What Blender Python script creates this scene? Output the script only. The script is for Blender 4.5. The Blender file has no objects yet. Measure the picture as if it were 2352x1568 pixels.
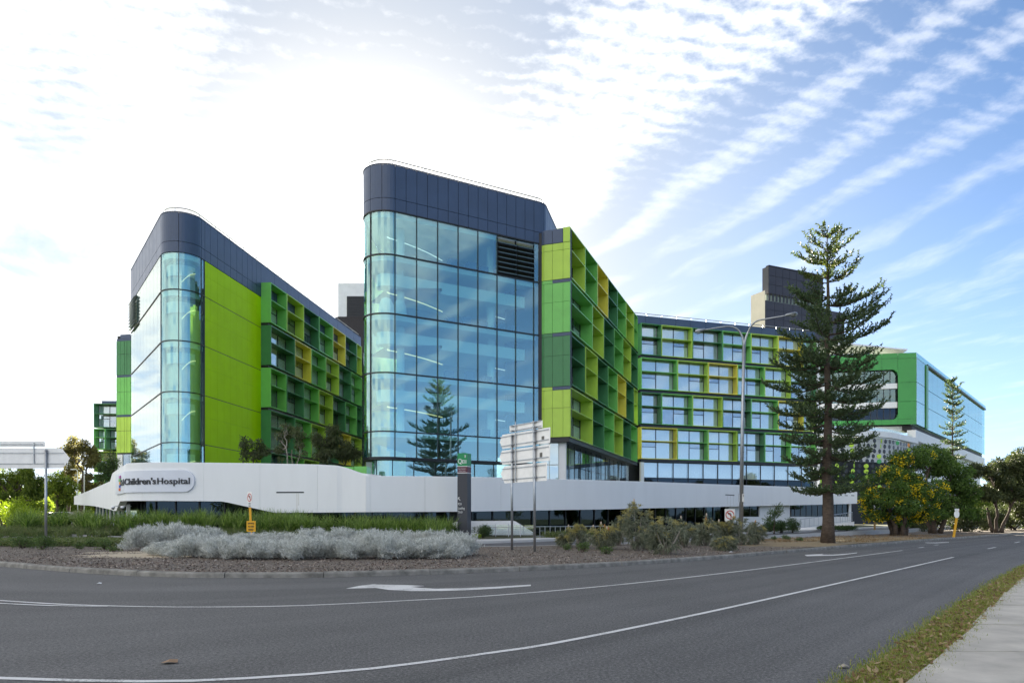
import bpy, math, random
import numpy as np
from mathutils import Vector, Matrix

R = math.radians
sc = bpy.context.scene
COL = sc.collection
rnd = random.Random(7)

# ------------------------------------------------------------------ camera
F, H, HC = 1680.0, 1190.0, 1.6        # focal length and eye line on a 2352 x 1568 frame, eye height in metres
cam = bpy.data.cameras.new('camera')
cam.sensor_width = 36.0
cam.lens = 36.0 * F / 2352.0
cam.shift_y = (H - 784.0) / 2352.0
cam.clip_start = 0.1
cam.clip_end = 6000.0
camo = bpy.data.objects.new('camera', cam)
COL.objects.link(camo)
camo.location = (0, 0, HC)
camo.rotation_euler = (R(90), 0, 0)
sc.camera = camo

# ------------------------------------------------------------------ sky, sun, exposure
SUN_AZ, SUN_EL = R(-11.0), R(16.5)     # azimuth from +Y towards +X
sd = Vector((math.sin(SUN_AZ) * math.cos(SUN_EL), math.cos(SUN_AZ) * math.cos(SUN_EL), math.sin(SUN_EL)))

def N(nt, typ, **kw):
    n = nt.nodes.new(typ)
    for k, v in kw.items():
        setattr(n, k, v)
    return n

def ins(nt, sock, val):
    if isinstance(val, bpy.types.NodeSocket):
        nt.links.new(val, sock)
    elif val is not None:
        sock.default_value = val

def M_(nt, op, a, b=None, c=None, clamp=False):
    n = N(nt, 'ShaderNodeMath', operation=op)
    n.use_clamp = clamp
    ins(nt, n.inputs[0], a)
    if b is not None: ins(nt, n.inputs[1], b)
    if c is not None: ins(nt, n.inputs[2], c)
    return n.outputs[0]

def MR(nt, v, a, b, c=0.0, d=1.0, smooth=True):
    n = N(nt, 'ShaderNodeMapRange')
    n.interpolation_type = 'SMOOTHSTEP' if smooth else 'LINEAR'
    ins(nt, n.inputs[0], v)
    for i, x in enumerate((a, b, c, d)):
        n.inputs[1 + i].default_value = x
    return n.outputs[0]

def MIX(nt, fac, a, b, mode='MIX'):
    n = N(nt, 'ShaderNodeMix', data_type='RGBA', blend_type=mode)
    ins(nt, n.inputs[0], fac); ins(nt, n.inputs[6], a); ins(nt, n.inputs[7], b)
    return n.outputs[2]

def NOISE(nt, vec, scale, detail=3.0, rough=0.5, dim='3D', dist=0.0):
    n = N(nt, 'ShaderNodeTexNoise', noise_dimensions=dim)
    if vec is not None: nt.links.new(vec, n.inputs['Vector'])
    n.inputs['Scale'].default_value = scale
    n.inputs['Detail'].default_value = detail
    n.inputs['Roughness'].default_value = rough
    n.inputs['Distortion'].default_value = dist
    return n.outputs['Fac']

def COMB(nt, x, y, z=0.0):
    n = N(nt, 'ShaderNodeCombineXYZ')
    ins(nt, n.inputs[0], x); ins(nt, n.inputs[1], y); ins(nt, n.inputs[2], z)
    return n.outputs[0]

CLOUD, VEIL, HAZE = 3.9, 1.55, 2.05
world = bpy.data.worlds.new('World')
sc.world = world
world.use_nodes = True
wt = world.node_tree
wt.nodes.clear()
sky = N(wt, 'ShaderNodeTexSky', sky_type='NISHITA')
sky.sun_disc = False
sky.sun_elevation = SUN_EL
sky.sun_rotation = SUN_AZ
sky.altitude = 20
sky.air_density = 0.24
sky.dust_density = 0.25
sky.ozone_density = 3.0
tc = N(wt, 'ShaderNodeTexCoord')
sep = N(wt, 'ShaderNodeSeparateXYZ')
wt.links.new(tc.outputs['Generated'], sep.inputs[0])
dx, dy, dz = sep.outputs
zz = M_(wt, 'MAXIMUM', dz, 0.03)
zc = M_(wt, 'ADD', zz, 0.10)
px_, py_ = M_(wt, 'DIVIDE', dx, zc), M_(wt, 'DIVIDE', dy, zc)
# cloud streets run along one heading on the cloud layer
ST = R(-28)
ax, ay = math.sin(ST), math.cos(ST)
along = M_(wt, 'ADD', M_(wt, 'MULTIPLY', px_, ax), M_(wt, 'MULTIPLY', py_, ay))
across = M_(wt, 'ADD', M_(wt, 'MULTIPLY', px_, ay), M_(wt, 'MULTIPLY', py_, -ax))
warp = NOISE(wt, COMB(wt, along, across), 1.7, 3.0)
acw = M_(wt, 'ADD', across, M_(wt, 'MULTIPLY', M_(wt, 'SUBTRACT', warp, 0.5), 0.30))
cover = N(wt, 'ShaderNodeFloatCurve')
stops = [(-1.5, .95), (-0.6, .92), (-0.12, .85), (0.08, .60), (0.20, .10), (0.52, .0), (0.63, .15), (0.76, .60), (0.93, .66), (1.05, .45), (1.13, .10), (1.21, .66), (1.29, .04), (1.38, .62), (1.46, .02), (1.54, .60), (1.64, .0), (1.77, .62), (1.87, .0), (1.97, .55), (2.08, .05), (2.25, .4), (2.5, .2)]  # first stops raised for fill: extra unseen cloud behind the camera
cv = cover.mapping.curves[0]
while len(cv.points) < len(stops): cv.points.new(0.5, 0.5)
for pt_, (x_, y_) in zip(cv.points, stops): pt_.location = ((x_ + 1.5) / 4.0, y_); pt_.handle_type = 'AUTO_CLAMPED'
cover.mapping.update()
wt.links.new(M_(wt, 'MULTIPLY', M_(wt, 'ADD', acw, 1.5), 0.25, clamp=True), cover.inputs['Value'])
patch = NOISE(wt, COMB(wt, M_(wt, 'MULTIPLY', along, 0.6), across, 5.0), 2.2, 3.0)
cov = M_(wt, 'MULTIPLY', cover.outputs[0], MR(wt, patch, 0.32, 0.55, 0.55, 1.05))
# fine ripples of the mackerel cloud, broken up by small puffs
rip = N(wt, 'ShaderNodeTexWave', wave_type='BANDS', bands_direction='X', wave_profile='SIN')
wt.links.new(COMB(wt, M_(wt, 'ADD', along, M_(wt, 'MULTIPLY', across, 0.25)), across), rip.inputs['Vector'])
rip.inputs['Scale'].default_value = 6.5
rip.inputs['Distortion'].default_value = 6.5
rip.inputs['Detail'].default_value = 3.0
rip.inputs['Detail Scale'].default_value = 1.6
puff = NOISE(wt, COMB(wt, M_(wt, 'MULTIPLY', along, 1.25), across, 1.7), 30.0, 6.0, 0.66)
tex = M_(wt, 'ADD', M_(wt, 'MULTIPLY', rip.outputs['Fac'], 0.22), M_(wt, 'MULTIPLY', puff, 0.88))
soft = NOISE(wt, COMB(wt, M_(wt, 'MULTIPLY', along, 0.45), acw, 9.1), 9.0, 6.0, 0.6)
lowfade = MR(wt, dz, 0.30, 0.50)                       # towards the horizon the ripples run together
texm = MIX(wt, lowfade, soft, tex)
cl = MR(wt, M_(wt, 'ADD', cov, M_(wt, 'MULTIPLY', M_(wt, 'SUBTRACT', texm, 0.5), 1.5)), 0.12, 1.15)
# closeness to the sun
dot = N(wt, 'ShaderNodeVectorMath', operation='DOT_PRODUCT')
wt.links.new(tc.outputs['Generated'], dot.inputs[0])
dot.inputs[1].default_value = sd
near = M_(wt, 'MAXIMUM', dot.outputs['Value'], 0.0)
glow = M_(wt, 'POWER', near, 9.0)
glow2 = M_(wt, 'POWER', near, 70.0)
cl = M_(wt, 'MULTIPLY', cl, MR(wt, dz, 0.0, 0.14))
def vscale(col, val):
    n = N(wt, 'ShaderNodeVectorMath', operation='SCALE')
    n.inputs[0].default_value = col; ins(wt, n.inputs['Scale'], val)
    return n.outputs[0]
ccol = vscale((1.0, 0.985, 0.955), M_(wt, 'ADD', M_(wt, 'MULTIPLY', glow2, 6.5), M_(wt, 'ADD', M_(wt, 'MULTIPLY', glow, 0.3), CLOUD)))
vcol = vscale((1.0, 0.985, 0.96), M_(wt, 'ADD', M_(wt, 'MULTIPLY', glow2, 6.5), VEIL))
hz_ = M_(wt, 'MULTIPLY', M_(wt, 'POWER', M_(wt, 'SUBTRACT', 1.0, M_(wt, 'MAXIMUM', dz, 0.0)), 5.5), 0.85)
hcol = vscale((0.95, 0.99, 1.02), HAZE)
clear = MIX(wt, 1.0, sky.outputs[0], (0.88, 1.04, 0.95, 1.0), 'MULTIPLY')
base = MIX(wt, hz_, clear, hcol)
# high thin veil that whitens the sky round the sun
veil = M_(wt, 'MULTIPLY', M_(wt, 'ADD', M_(wt, 'MULTIPLY', glow, 1.2), M_(wt, 'MULTIPLY', glow2, 0.4)), 0.94, clamp=True)
base = MIX(wt, M_(wt, 'MINIMUM', veil, 0.96), base, vcol)
opac = N(wt, 'ShaderNodeFloatCurve')                    # deck opacity: thin streets ahead, unseen cloud overhead and behind thickened as fill light
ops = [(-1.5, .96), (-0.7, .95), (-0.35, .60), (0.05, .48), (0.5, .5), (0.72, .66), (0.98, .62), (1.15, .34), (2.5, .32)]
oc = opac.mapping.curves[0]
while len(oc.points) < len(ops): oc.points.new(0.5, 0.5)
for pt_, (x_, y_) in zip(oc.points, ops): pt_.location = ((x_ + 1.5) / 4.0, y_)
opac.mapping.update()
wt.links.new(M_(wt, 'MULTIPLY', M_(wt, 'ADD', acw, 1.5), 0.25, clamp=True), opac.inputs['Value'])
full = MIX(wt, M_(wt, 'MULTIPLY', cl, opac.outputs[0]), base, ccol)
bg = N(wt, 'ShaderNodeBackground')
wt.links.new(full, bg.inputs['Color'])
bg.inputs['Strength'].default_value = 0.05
wo = N(wt, 'ShaderNodeOutputWorld')
wt.links.new(bg.outputs[0], wo.inputs[0])

sun = bpy.data.lights.new('sun', 'SUN')
sun.energy = 3.0
sun.angle = R(0.5)
sun.color = (1.0, 0.90, 0.74)
suno = bpy.data.objects.new('sun', sun)
COL.objects.link(suno)
suno.rotation_euler = sd.to_track_quat('Z', 'Y').to_euler()
suno.location = (-60, 150, 90)

sc.view_settings.view_transform = 'Standard'
sc.view_settings.look = 'None'
sc.view_settings.gamma = 1.0
sc.view_settings.exposure = 3.25
sc.view_settings.use_curve_mapping = False
sc.cycles.use_denoising = True
sc.cycles.max_bounces = 7
sc.cycles.diffuse_bounces = 3
sc.cycles.glossy_bounces = 4
sc.cycles.transparent_max_bounces = 16
sc.cycles.transmission_bounces = 6
sc.cycles.sample_clamp_indirect = 6.0
sc.cycles.caustics_reflective = False
sc.cycles.caustics_refractive = False

# ------------------------------------------------------------------ helpers
def W(u, v, d):
    return Vector(((u - 1176.0) * d / F, d, HC + (H - v) * d / F))

def XY(u, d):
    return ((u - 1176.0) * d / F, d)

def G(u, v, z=0.0):
    d = F * (HC - z) / (v - H)
    return Vector(((u - 1176.0) * d / F, d, z))

class MB:
    def __init__(s):
        s.v = []; s.f = []; s.m = []
    def add(s, vs, fs, mi=0):
        o = len(s.v)
        s.v += [tuple(p) for p in vs]
        s.f += [tuple(i + o for i in f) for f in fs]
        s.m += [mi] * len(fs)
        return s
    def obox(s, o, a, b, c, mi=0):
        o, a, b, c = Vector(o), Vector(a), Vector(b), Vector(c)
        vs = [o, o + a, o + a + b, o + b, o + c, o + a + c, o + a + b + c, o + b + c]
        fs = [(0, 3, 2, 1), (4, 5, 6, 7), (0, 1, 5, 4), (1, 2, 6, 5), (2, 3, 7, 6), (3, 0, 4, 7)]
        if a.cross(b).dot(c) < 0:
            fs = [tuple(reversed(f)) for f in fs]
        return s.add(vs, fs, mi)
    def box(s, c, size, rz=0.0, mi=0):
        x, y, z = size
        ca, sa = math.cos(rz), math.sin(rz)
        a = Vector((ca * x, sa * x, 0)); b = Vector((-sa * y, ca * y, 0)); k = Vector((0, 0, z))
        return s.obox(Vector(c) - a / 2 - b / 2, a, b, k, mi)          # c is the middle of the base
    def slab(s, pts, vec, mi=0):
        n = len(pts); vec = Vector(vec)
        p = [Vector(q) for q in pts]
        nrm = Vector((0, 0, 0))
        for i in range(n):
            nrm += p[i].cross(p[(i + 1) % n])
        if nrm.dot(vec) > 0:
            p.reverse()
        q = [a + vec for a in p]
        fs = [tuple(range(n)), tuple(range(2 * n - 1, n - 1, -1))]
        fs += [(i, i + n, (i + 1) % n + n, (i + 1) % n) for i in range(n)]
        return s.add(p + q, fs, mi)
    def tube(s, pts, rad, n=8, mi=0, cap=True):
        pts = [Vector(p) for p in pts]
        m = len(pts)
        if not hasattr(rad, '__len__'): rad = [rad] * m
        vs = []; prev = None
        for i, p in enumerate(pts):
            t = (pts[min(i + 1, m - 1)] - pts[max(i - 1, 0)]).normalized()
            if prev is None:
                ref = Vector((1, 0, 0)) if abs(t.x) < 0.8 else Vector((0, 1, 0))
            else:
                ref = prev
            b = t.cross(ref)
            if b.length < 1e-6: b = t.cross(Vector((0, 0, 1)))
            b.normalize(); a = b.cross(t).normalized(); prev = a
            for k in range(n):
                an = 2 * math.pi * k / n
                vs.append(p + a * (math.cos(an) * rad[i]) + b * (math.sin(an) * rad[i]))
        fs = []
        for i in range(m - 1):
            for k in range(n):
                k2 = (k + 1) % n
                fs.append((i * n + k, i * n + k2, (i + 1) * n + k2, (i + 1) * n + k))
        if cap:
            fs.append(tuple(range(n - 1, -1, -1)))
            fs.append(tuple((m - 1) * n + k for k in range(n)))
        return s.add(vs, fs, mi)
    def lathe(s, prof, c=(0, 0, 0), n=12, mi=0, sx=1.0, sy=1.0):
        vs = []
        for r, z in prof:
            for k in range(n):
                a = 2 * math.pi * k / n
                vs.append((c[0] + r * sx * math.cos(a), c[1] + r * sy * math.sin(a), c[2] + z))
        fs = []
        for i in range(len(prof) - 1):
            for k in range(n):
                k2 = (k + 1) % n
                fs.append((i * n + k, i * n + k2, (i + 1) * n + k2, (i + 1) * n + k))
        fs.append(tuple(range(n - 1, -1, -1)))
        fs.append(tuple((len(prof) - 1) * n + k for k in range(n)))
        return s.add(vs, fs, mi)
    def build(s, name, mat, parent=None, smooth=False):
        me = bpy.data.meshes.new(name)
        off = origin(parent)
        me.from_pydata([(x - off[0], y - off[1], z - off[2]) for x, y, z in s.v], [], s.f)
        mats = mat if isinstance(mat, (list, tuple)) else [mat]
        for m in mats: me.materials.append(m)
        if len(mats) > 1: me.polygons.foreach_set('material_index', s.m)
        if smooth: me.polygons.foreach_set('use_smooth', [True] * len(me.polygons))
        return link(name, me, parent)

def origin(p):
    o = Vector((0, 0, 0))
    while p is not None:
        o += p.location; p = p.parent
    return o

def link(name, data, parent=None):
    o = bpy.data.objects.new(name, data)
    COL.objects.link(o)
    if parent is not None: o.parent = parent
    return o

def tag(o, label=None, cat=None, group=None, kind=None):
    if label: o['label'] = label
    if cat: o['category'] = cat
    if group: o['group'] = group
    if kind: o['kind'] = kind
    return o

def thing(name, loc, label, cat, group=None):
    e = bpy.data.objects.new(name, None)
    e.empty_display_size = 0.3
    COL.objects.link(e)
    e.location = loc
    return tag(e, label, cat, group)

def copy_tree(o, parent=None):
    c = o.copy(); COL.objects.link(c); c.parent = parent
    for ch in list(o.children): copy_tree(ch, c)
    return c

def quads_mesh(name, V, mats, parent=None, smooth=False, nper=4):
    """V: (n, nper, 3) array of separate faces"""
    n = V.shape[0]
    me = bpy.data.meshes.new(name)
    off = np.array(origin(parent))
    co = (V.reshape(-1, 3) - off).astype(np.float32)
    me.vertices.add(n * nper); me.vertices.foreach_set('co', co.ravel())
    me.loops.add(n * nper); me.loops.foreach_set('vertex_index', np.arange(n * nper, dtype=np.int32))
    me.polygons.add(n); me.polygons.foreach_set('loop_start', np.arange(0, n * nper, nper, dtype=np.int32))
    me.update(calc_edges=True)
    for m in (mats if isinstance(mats, (list, tuple)) else [mats]): me.materials.append(m)
    return link(name, me, parent)

def leaves(P, D, L, Wd, rs, bend=0.0):
    """diamond leaves: P bases (n,3), D unit directions, L lengths, Wd widths -> (n,4,3)"""
    n = len(P)
    L = np.broadcast_to(L, (n,))[:, None]; Wd = np.broadcast_to(Wd, (n,))[:, None]
    ref = rs.normal(size=(n, 3))
    S = np.cross(D, ref); S /= np.linalg.norm(S, axis=1, keepdims=True) + 1e-9
    mid = P + D * L * 0.45
    tip = P + D * L
    tip[:, 2] -= (bend * L[:, 0])
    return np.stack([P, mid + S * Wd * 0.5, tip, mid - S * Wd * 0.5], axis=1)

def unit(a):
    return a / (np.linalg.norm(a, axis=-1, keepdims=True) + 1e-9)

# ------------------------------------------------------------------ materials
def mat(name, col, rough=0.6, metal=0.0, var=0.0, vscale=3.0, bump=0.0, bscale=20.0, spec=0.5, coat=0.0, stretch=None, detail=4.0):
    m = bpy.data.materials.new(name); m.use_nodes = True
    nt = m.node_tree; b = nt.nodes['Principled BSDF']
    c = (*col, 1.0)
    b.inputs['Base Color'].default_value = c
    b.inputs['Roughness'].default_value = rough
    b.inputs['Metallic'].default_value = metal
    b.inputs['Specular IOR Level'].default_value = spec
    b.inputs['Coat Weight'].default_value = coat
    b.inputs['Coat Roughness'].default_value = 0.08
    if var or bump:
        co = N(nt, 'ShaderNodeTexCoord').outputs['Object']
        if stretch:
            mp = N(nt, 'ShaderNodeMapping'); mp.inputs['Scale'].default_value = stretch
            nt.links.new(co, mp.inputs[0]); co = mp.outputs[0]
        if var:
            f = NOISE(nt, co, vscale, detail, 0.6)
            f = MR(nt, f, 0.3, 0.7, 1.0 - var, 1.0 + var, False)
            sc_ = N(nt, 'ShaderNodeVectorMath', operation='SCALE')
            sc_.inputs[0].default_value = col
            nt.links.new(f, sc_.inputs['Scale'])
            nt.links.new(sc_.outputs[0], b.inputs['Base Color'])
            r2 = MR(nt, NOISE(nt, co, vscale * 2.3, 3.0), 0.3, 0.7, max(0.02, rough - 0.5 * var * 0.5), min(1, rough + 0.5 * var * 0.5), False)
            nt.links.new(r2, b.inputs['Roughness'])
        if bump:
            bp = N(nt, 'ShaderNodeBump'); bp.inputs['Strength'].default_value = bump
            bp.inputs['Distance'].default_value = 0.02
            nt.links.new(NOISE(nt, co, bscale, 4.0, 0.6), bp.inputs['Height'])
            nt.links.new(bp.outputs[0], b.inputs['Normal'])
    return m

def leafmat(name, cols, trans=0.35, rough=0.5):
    m = bpy.data.materials.new(name); m.use_nodes = True
    nt = m.node_tree; b = nt.nodes['Principled BSDF']
    geo = N(nt, 'ShaderNodeNewGeometry')
    ramp = N(nt, 'ShaderNodeValToRGB')
    el = ramp.color_ramp.elements
    while len(el) < len(cols): el.new(0.5)
    for i, c in enumerate(cols):
        el[i].position = i / max(1, len(cols) - 1); el[i].color = (*c, 1)
    nt.links.new(geo.outputs['Random Per Island'], ramp.inputs[0])
    nt.links.new(ramp.outputs[0], b.inputs['Base Color'])
    b.inputs['Roughness'].default_value = rough
    b.inputs['Specular IOR Level'].default_value = 0.3
    tr = N(nt, 'ShaderNodeBsdfTranslucent')
    hs = N(nt, 'ShaderNodeHueSaturation'); hs.inputs['Saturation'].default_value = 1.15; hs.inputs['Value'].default_value = 1.5
    nt.links.new(ramp.outputs[0], hs.inputs['Color'])
    nt.links.new(hs.outputs[0], tr.inputs[0])
    mx = N(nt, 'ShaderNodeMixShader'); mx.inputs[0].default_value = trans
    nt.links.new(b.outputs[0], mx.inputs[1]); nt.links.new(tr.outputs[0], mx.inputs[2])
    nt.links.new(mx.outputs[0], nt.nodes['Material Output'].inputs[0])
    return m

def glassmat(name, tint, refl=0.2, rcol=(1, 1, 1), rough=0.0, wavy=0.0, edge=0.9):
    m = bpy.data.materials.new(name); m.use_nodes = True
    nt = m.node_tree; nt.nodes.remove(nt.nodes['Principled BSDF'])
    out = nt.nodes['Material Output']
    tr = N(nt, 'ShaderNodeBsdfTransparent'); tr.inputs[0].default_value = (*tint, 1)
    gl = N(nt, 'ShaderNodeBsdfGlossy'); gl.inputs['Color'].default_value = (*rcol, 1); gl.inputs['Roughness'].default_value = rough
    lw = N(nt, 'ShaderNodeLayerWeight'); lw.inputs['Blend'].default_value = 0.25
    fac = MR(nt, lw.outputs['Facing'], 0.0, 1.0, refl, edge, False)
    f3 = M_(nt, 'POWER', lw.outputs['Facing'], 3.0)
    fac = M_(nt, 'ADD', M_(nt, 'MULTIPLY', f3, edge - refl), refl, clamp=True)
    if wavy:
        co = N(nt, 'ShaderNodeTexCoord').outputs['Object']
        bp = N(nt, 'ShaderNodeBump'); bp.inputs['Strength'].default_value = wavy; bp.inputs['Distance'].default_value = 0.05
        nt.links.new(NOISE(nt, co, 0.6, 1.0), bp.inputs['Height'])
        nt.links.new(bp.outputs[0], gl.inputs['Normal'])
    mx = N(nt, 'ShaderNodeMixShader')
    nt.links.new(fac, mx.inputs[0]); nt.links.new(tr.outputs[0], mx.inputs[1]); nt.links.new(gl.outputs[0], mx.inputs[2])
    nt.links.new(mx.outputs[0], out.inputs[0])
    return m

def emat(name, col, s):
    m = bpy.data.materials.new(name); m.use_nodes = True
    b = m.node_tree.nodes['Principled BSDF']
    b.inputs['Base Color'].default_value = (*col, 1)
    b.inputs['Emission Color'].default_value = (*col, 1); b.inputs['Emission Strength'].default_value = s
    return m

m_navy = mat('navy_metal_panel', (0.040, 0.070, 0.140), 0.38, 0.0, 0.10, 0.5, spec=0.6)
m_lime = mat('lime_gloss_panel', (0.50, 0.76, 0.006), 0.35, 0.0, 0.06, 0.5, spec=0.04)
GREEN = {
    'lime': mat('lime_panel', (0.48, 0.70, 0.09), 0.32, 0, 0.07, 0.7, spec=0.35),
    'mid': mat('mid_green_panel', (0.20, 0.58, 0.13), 0.32, 0, 0.07, 0.7, spec=0.35),
    'dark': mat('dark_green_panel', (0.07, 0.245, 0.095), 0.32, 0, 0.07, 0.7, spec=0.35),
    'yellow': mat('yellow_panel', (0.82, 0.74, 0.10), 0.32, 0, 0.07, 0.7, spec=0.35),
}
m_black = mat('black_frame', (0.012, 0.014, 0.018), 0.4)
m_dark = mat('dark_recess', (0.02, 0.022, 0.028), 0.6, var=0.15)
m_white = mat('white_render', (0.84, 0.85, 0.85), 0.5, 0, 0.028, 0.9, 0.0, spec=0.3, stretch=(1, 1, 0.2), detail=6.0)
m_white2 = mat('white_paint', (0.78, 0.79, 0.80), 0.5, 0, 0.05, 1.2)
m_glassB = glassmat('blue_curtain_glass', (0.76, 0.95, 0.93), 0.22, (0.76, 0.98, 0.98), 0.0, 0.015, 0.95)
m_glassA = glassmat('silver_curtain_glass', (0.60, 0.70, 0.70), 0.36, (0.95, 1.0, 0.95), 0.03, 0.02, 1.0)
m_glassW = glassmat('window_glass', (0.92, 0.97, 0.98), 0.22, (0.9, 0.98, 1.0), 0.0, 0.02, 0.9)
m_glassD = glassmat('dark_window_glass', (0.10, 0.14, 0.17), 0.05, (0.6, 0.8, 1.0), 0.0, 0.02, 0.5)
m_glassE = glassmat('mint_glass', (0.35, 0.55, 0.52), 0.45, (0.80, 1.0, 0.96), 0.04, 0.02, 0.95)
m_glassT = glassmat('teal_window_glass', (0.42, 0.58, 0.58), 0.12, (0.8, 1.0, 1.0), 0.0, 0.02, 0.7)
m_blind = mat('white_blind', (0.86, 0.87, 0.85), 0.8, 0, 0.06, 0.8)
m_room = mat('dim_room', (0.12, 0.16, 0.20), 0.9, 0, 0.3, 0.7)
m_ceil = mat('interior_white', (0.80, 0.84, 0.84), 0.8)
m_inwall = mat('interior_wall', (0.42, 0.50, 0.46), 0.9, 0, 0.15, 0.4)
m_carpet = mat('interior_floor', (0.20, 0.23, 0.25), 0.9)
m_warm = emat('warm_light_strip', (1.0, 0.82, 0.42), 0.11)
m_cool = emat('white_light_strip', (1.0, 0.97, 0.9), 0.10)
m_steel = mat('galvanised_steel', (0.42, 0.44, 0.46), 0.42, 0.85, 0.12, 6)
m_rail = mat('rail_steel', (0.50, 0.52, 0.54), 0.3, 0.8)
m_alu = mat('sign_back_aluminium', (0.90, 0.89, 0.86), 0.45, 0.10, 0.07, 2.5)
m_conc = mat('concrete', (0.45, 0.44, 0.41), 0.85, 0, 0.16, 2.2, 0.25, 60)
m_bark = mat('bark', (0.085, 0.062, 0.045), 0.95, 0, 0.4, 5, 0.9, 14, stretch=(1, 1, 2.2))
m_barkp = mat('pale_bark', (0.34, 0.30, 0.25), 0.9, 0, 0.3, 4, 0.4, 12)

# ------------------------------------------------------------------ plan paths
class Path:
    def __init__(s, pts, fillet=None, seg=14):
        """pts plan points left to right; fillet {index: radius}"""
        out = []
        fillet = fillet or {}
        for i, p in enumerate(pts):
            p = Vector(p)
            if i in fillet:
                a = (Vector(pts[i - 1]) - p).normalized(); b = (Vector(pts[i + 1]) - p).normalized()
                th = a.angle(b); r = fillet[i]; t = r / math.tan(th / 2)
                c = p + (a + b).normalized() * (r / math.sin(th / 2))
                s0, s1 = p + a * t, p + b * t
                a0 = math.atan2(s0.y - c.y, s0.x - c.x); a1 = math.atan2(s1.y - c.y, s1.x - c.x)
                dd = (a1 - a0 + math.pi) % (2 * math.pi) - math.pi
                for k in range(seg + 1):
                    an = a0 + dd * k / seg
                    out.append(Vector((c.x + r * math.cos(an), c.y + r * math.sin(an))))
            else:
                out.append(p)
        s.p = out
        s.s = [0.0]
        for i in range(1, len(out)):
            s.s.append(s.s[-1] + (out[i] - out[i - 1]).length)
        s.len = s.s[-1]
        s.n = []
        for i in range(len(out)):
            def nn(t): return Vector((t.y, -t.x)).normalized()
            if i == 0: s.n.append(nn(out[1] - out[0]))
            elif i == len(out) - 1: s.n.append(nn(out[-1] - out[-2]))
            else:
                a = nn(out[i] - out[i - 1]); b = nn(out[i + 1] - out[i])
                m = (a + b); m = m / max(0.3, (1 + a.dot(b)))
                s.n.append(m)
    def at(s, q, out=0.0):
        q = min(max(q, 0.0), s.len)
        for i in range(1, len(s.s)):
            if q <= s.s[i] + 1e-9:
                f = (q - s.s[i - 1]) / max(1e-9, s.s[i] - s.s[i - 1])
                p = s.p[i - 1].lerp(s.p[i], f); n = s.n[i - 1].lerp(s.n[i], f)
                return p + n * out
        return s.p[-1] + s.n[-1] * out
    def near(s, xy):
        best = (1e9, 0)
        xy = Vector(xy)
        for i in range(1, len(s.p)):
            a, b = s.p[i - 1], s.p[i]
            f = max(0, min(1, (xy - a).dot(b - a) / max(1e-9, (b - a).length_squared)))
            d = (a.lerp(b, f) - xy).length
            if d < best[0]: best = (d, s.s[i - 1] + f * (s.s[i] - s.s[i - 1]))
        return best[1]
    def samples(s, a, b):
        return [a] + [q for q in s.s if a + 0.02 < q < b - 0.02] + [b]
    def at_u(s, u):
        """arc length at which the path crosses the sight line through column u"""
        k = (u - 1176.0) / F
        prev = None
        for i in range(1, len(s.p)):
            a, b = s.p[i - 1], s.p[i]
            fa, fb = a.x - k * a.y, b.x - k * b.y
            if fa <= 0 <= fb:
                f = fa / (fa - fb) if fa != fb else 0
                prev = s.s[i - 1] + f * (s.s[i] - s.s[i - 1])
        return prev

def band(mb, path, a, b, z0, z1, o0, o1, mi=0, cap=True):
    """solid strip along the path from arc a to b; z0/z1 numbers or functions of arc"""
    q = path.samples(a, b)
    f0 = z0 if callable(z0) else (lambda s: z0)
    f1 = z1 if callable(z1) else (lambda s: z1)
    vs = []
    for s in q:
        i = path.at(s, o0); o = path.at(s, o1)
        vs += [(o.x, o.y, f0(s)), (o.x, o.y, f1(s)), (i.x, i.y, f1(s)), (i.x, i.y, f0(s))]
    fs = []
    for k in range(len(q) - 1):
        c, d = 4 * k, 4 * k + 4
        fs += [(c, d, d + 1, c + 1), (c + 1, d + 1, d + 2, c + 2), (c + 2, d + 2, d + 3, c + 3), (c + 3, d + 3, d, c)]
    e = 4 * (len(q) - 1)
    fs += [(0, 1, 2, 3), (e + 3, e + 2, e + 1, e)]
    return mb.add(vs, fs, mi)

def poly_cap(path, a, b, z, back):
    q = path.samples(a, b)
    pts = [path.at(s, -0.05) for s in q]
    vs = [(p.x, p.y, z) for p in pts] + [(x, y, z) for x, y in back]
    return MB().slab(vs, (0, 0, 0.25))

# ------------------------------------------------------------------ ground, road, paths
def sm(x):
    x = max(0.0, min(1.0, x)); return x * x * (3 - 2 * x)

def zg(x, y):
    """height of the land beyond the median"""
    return 0.10 + sm((y - 37) / 12) * (0.22 + 0.50 * sm((-x - 4) / 15) + 0.15 * sm((x - 15) / 20))

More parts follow.
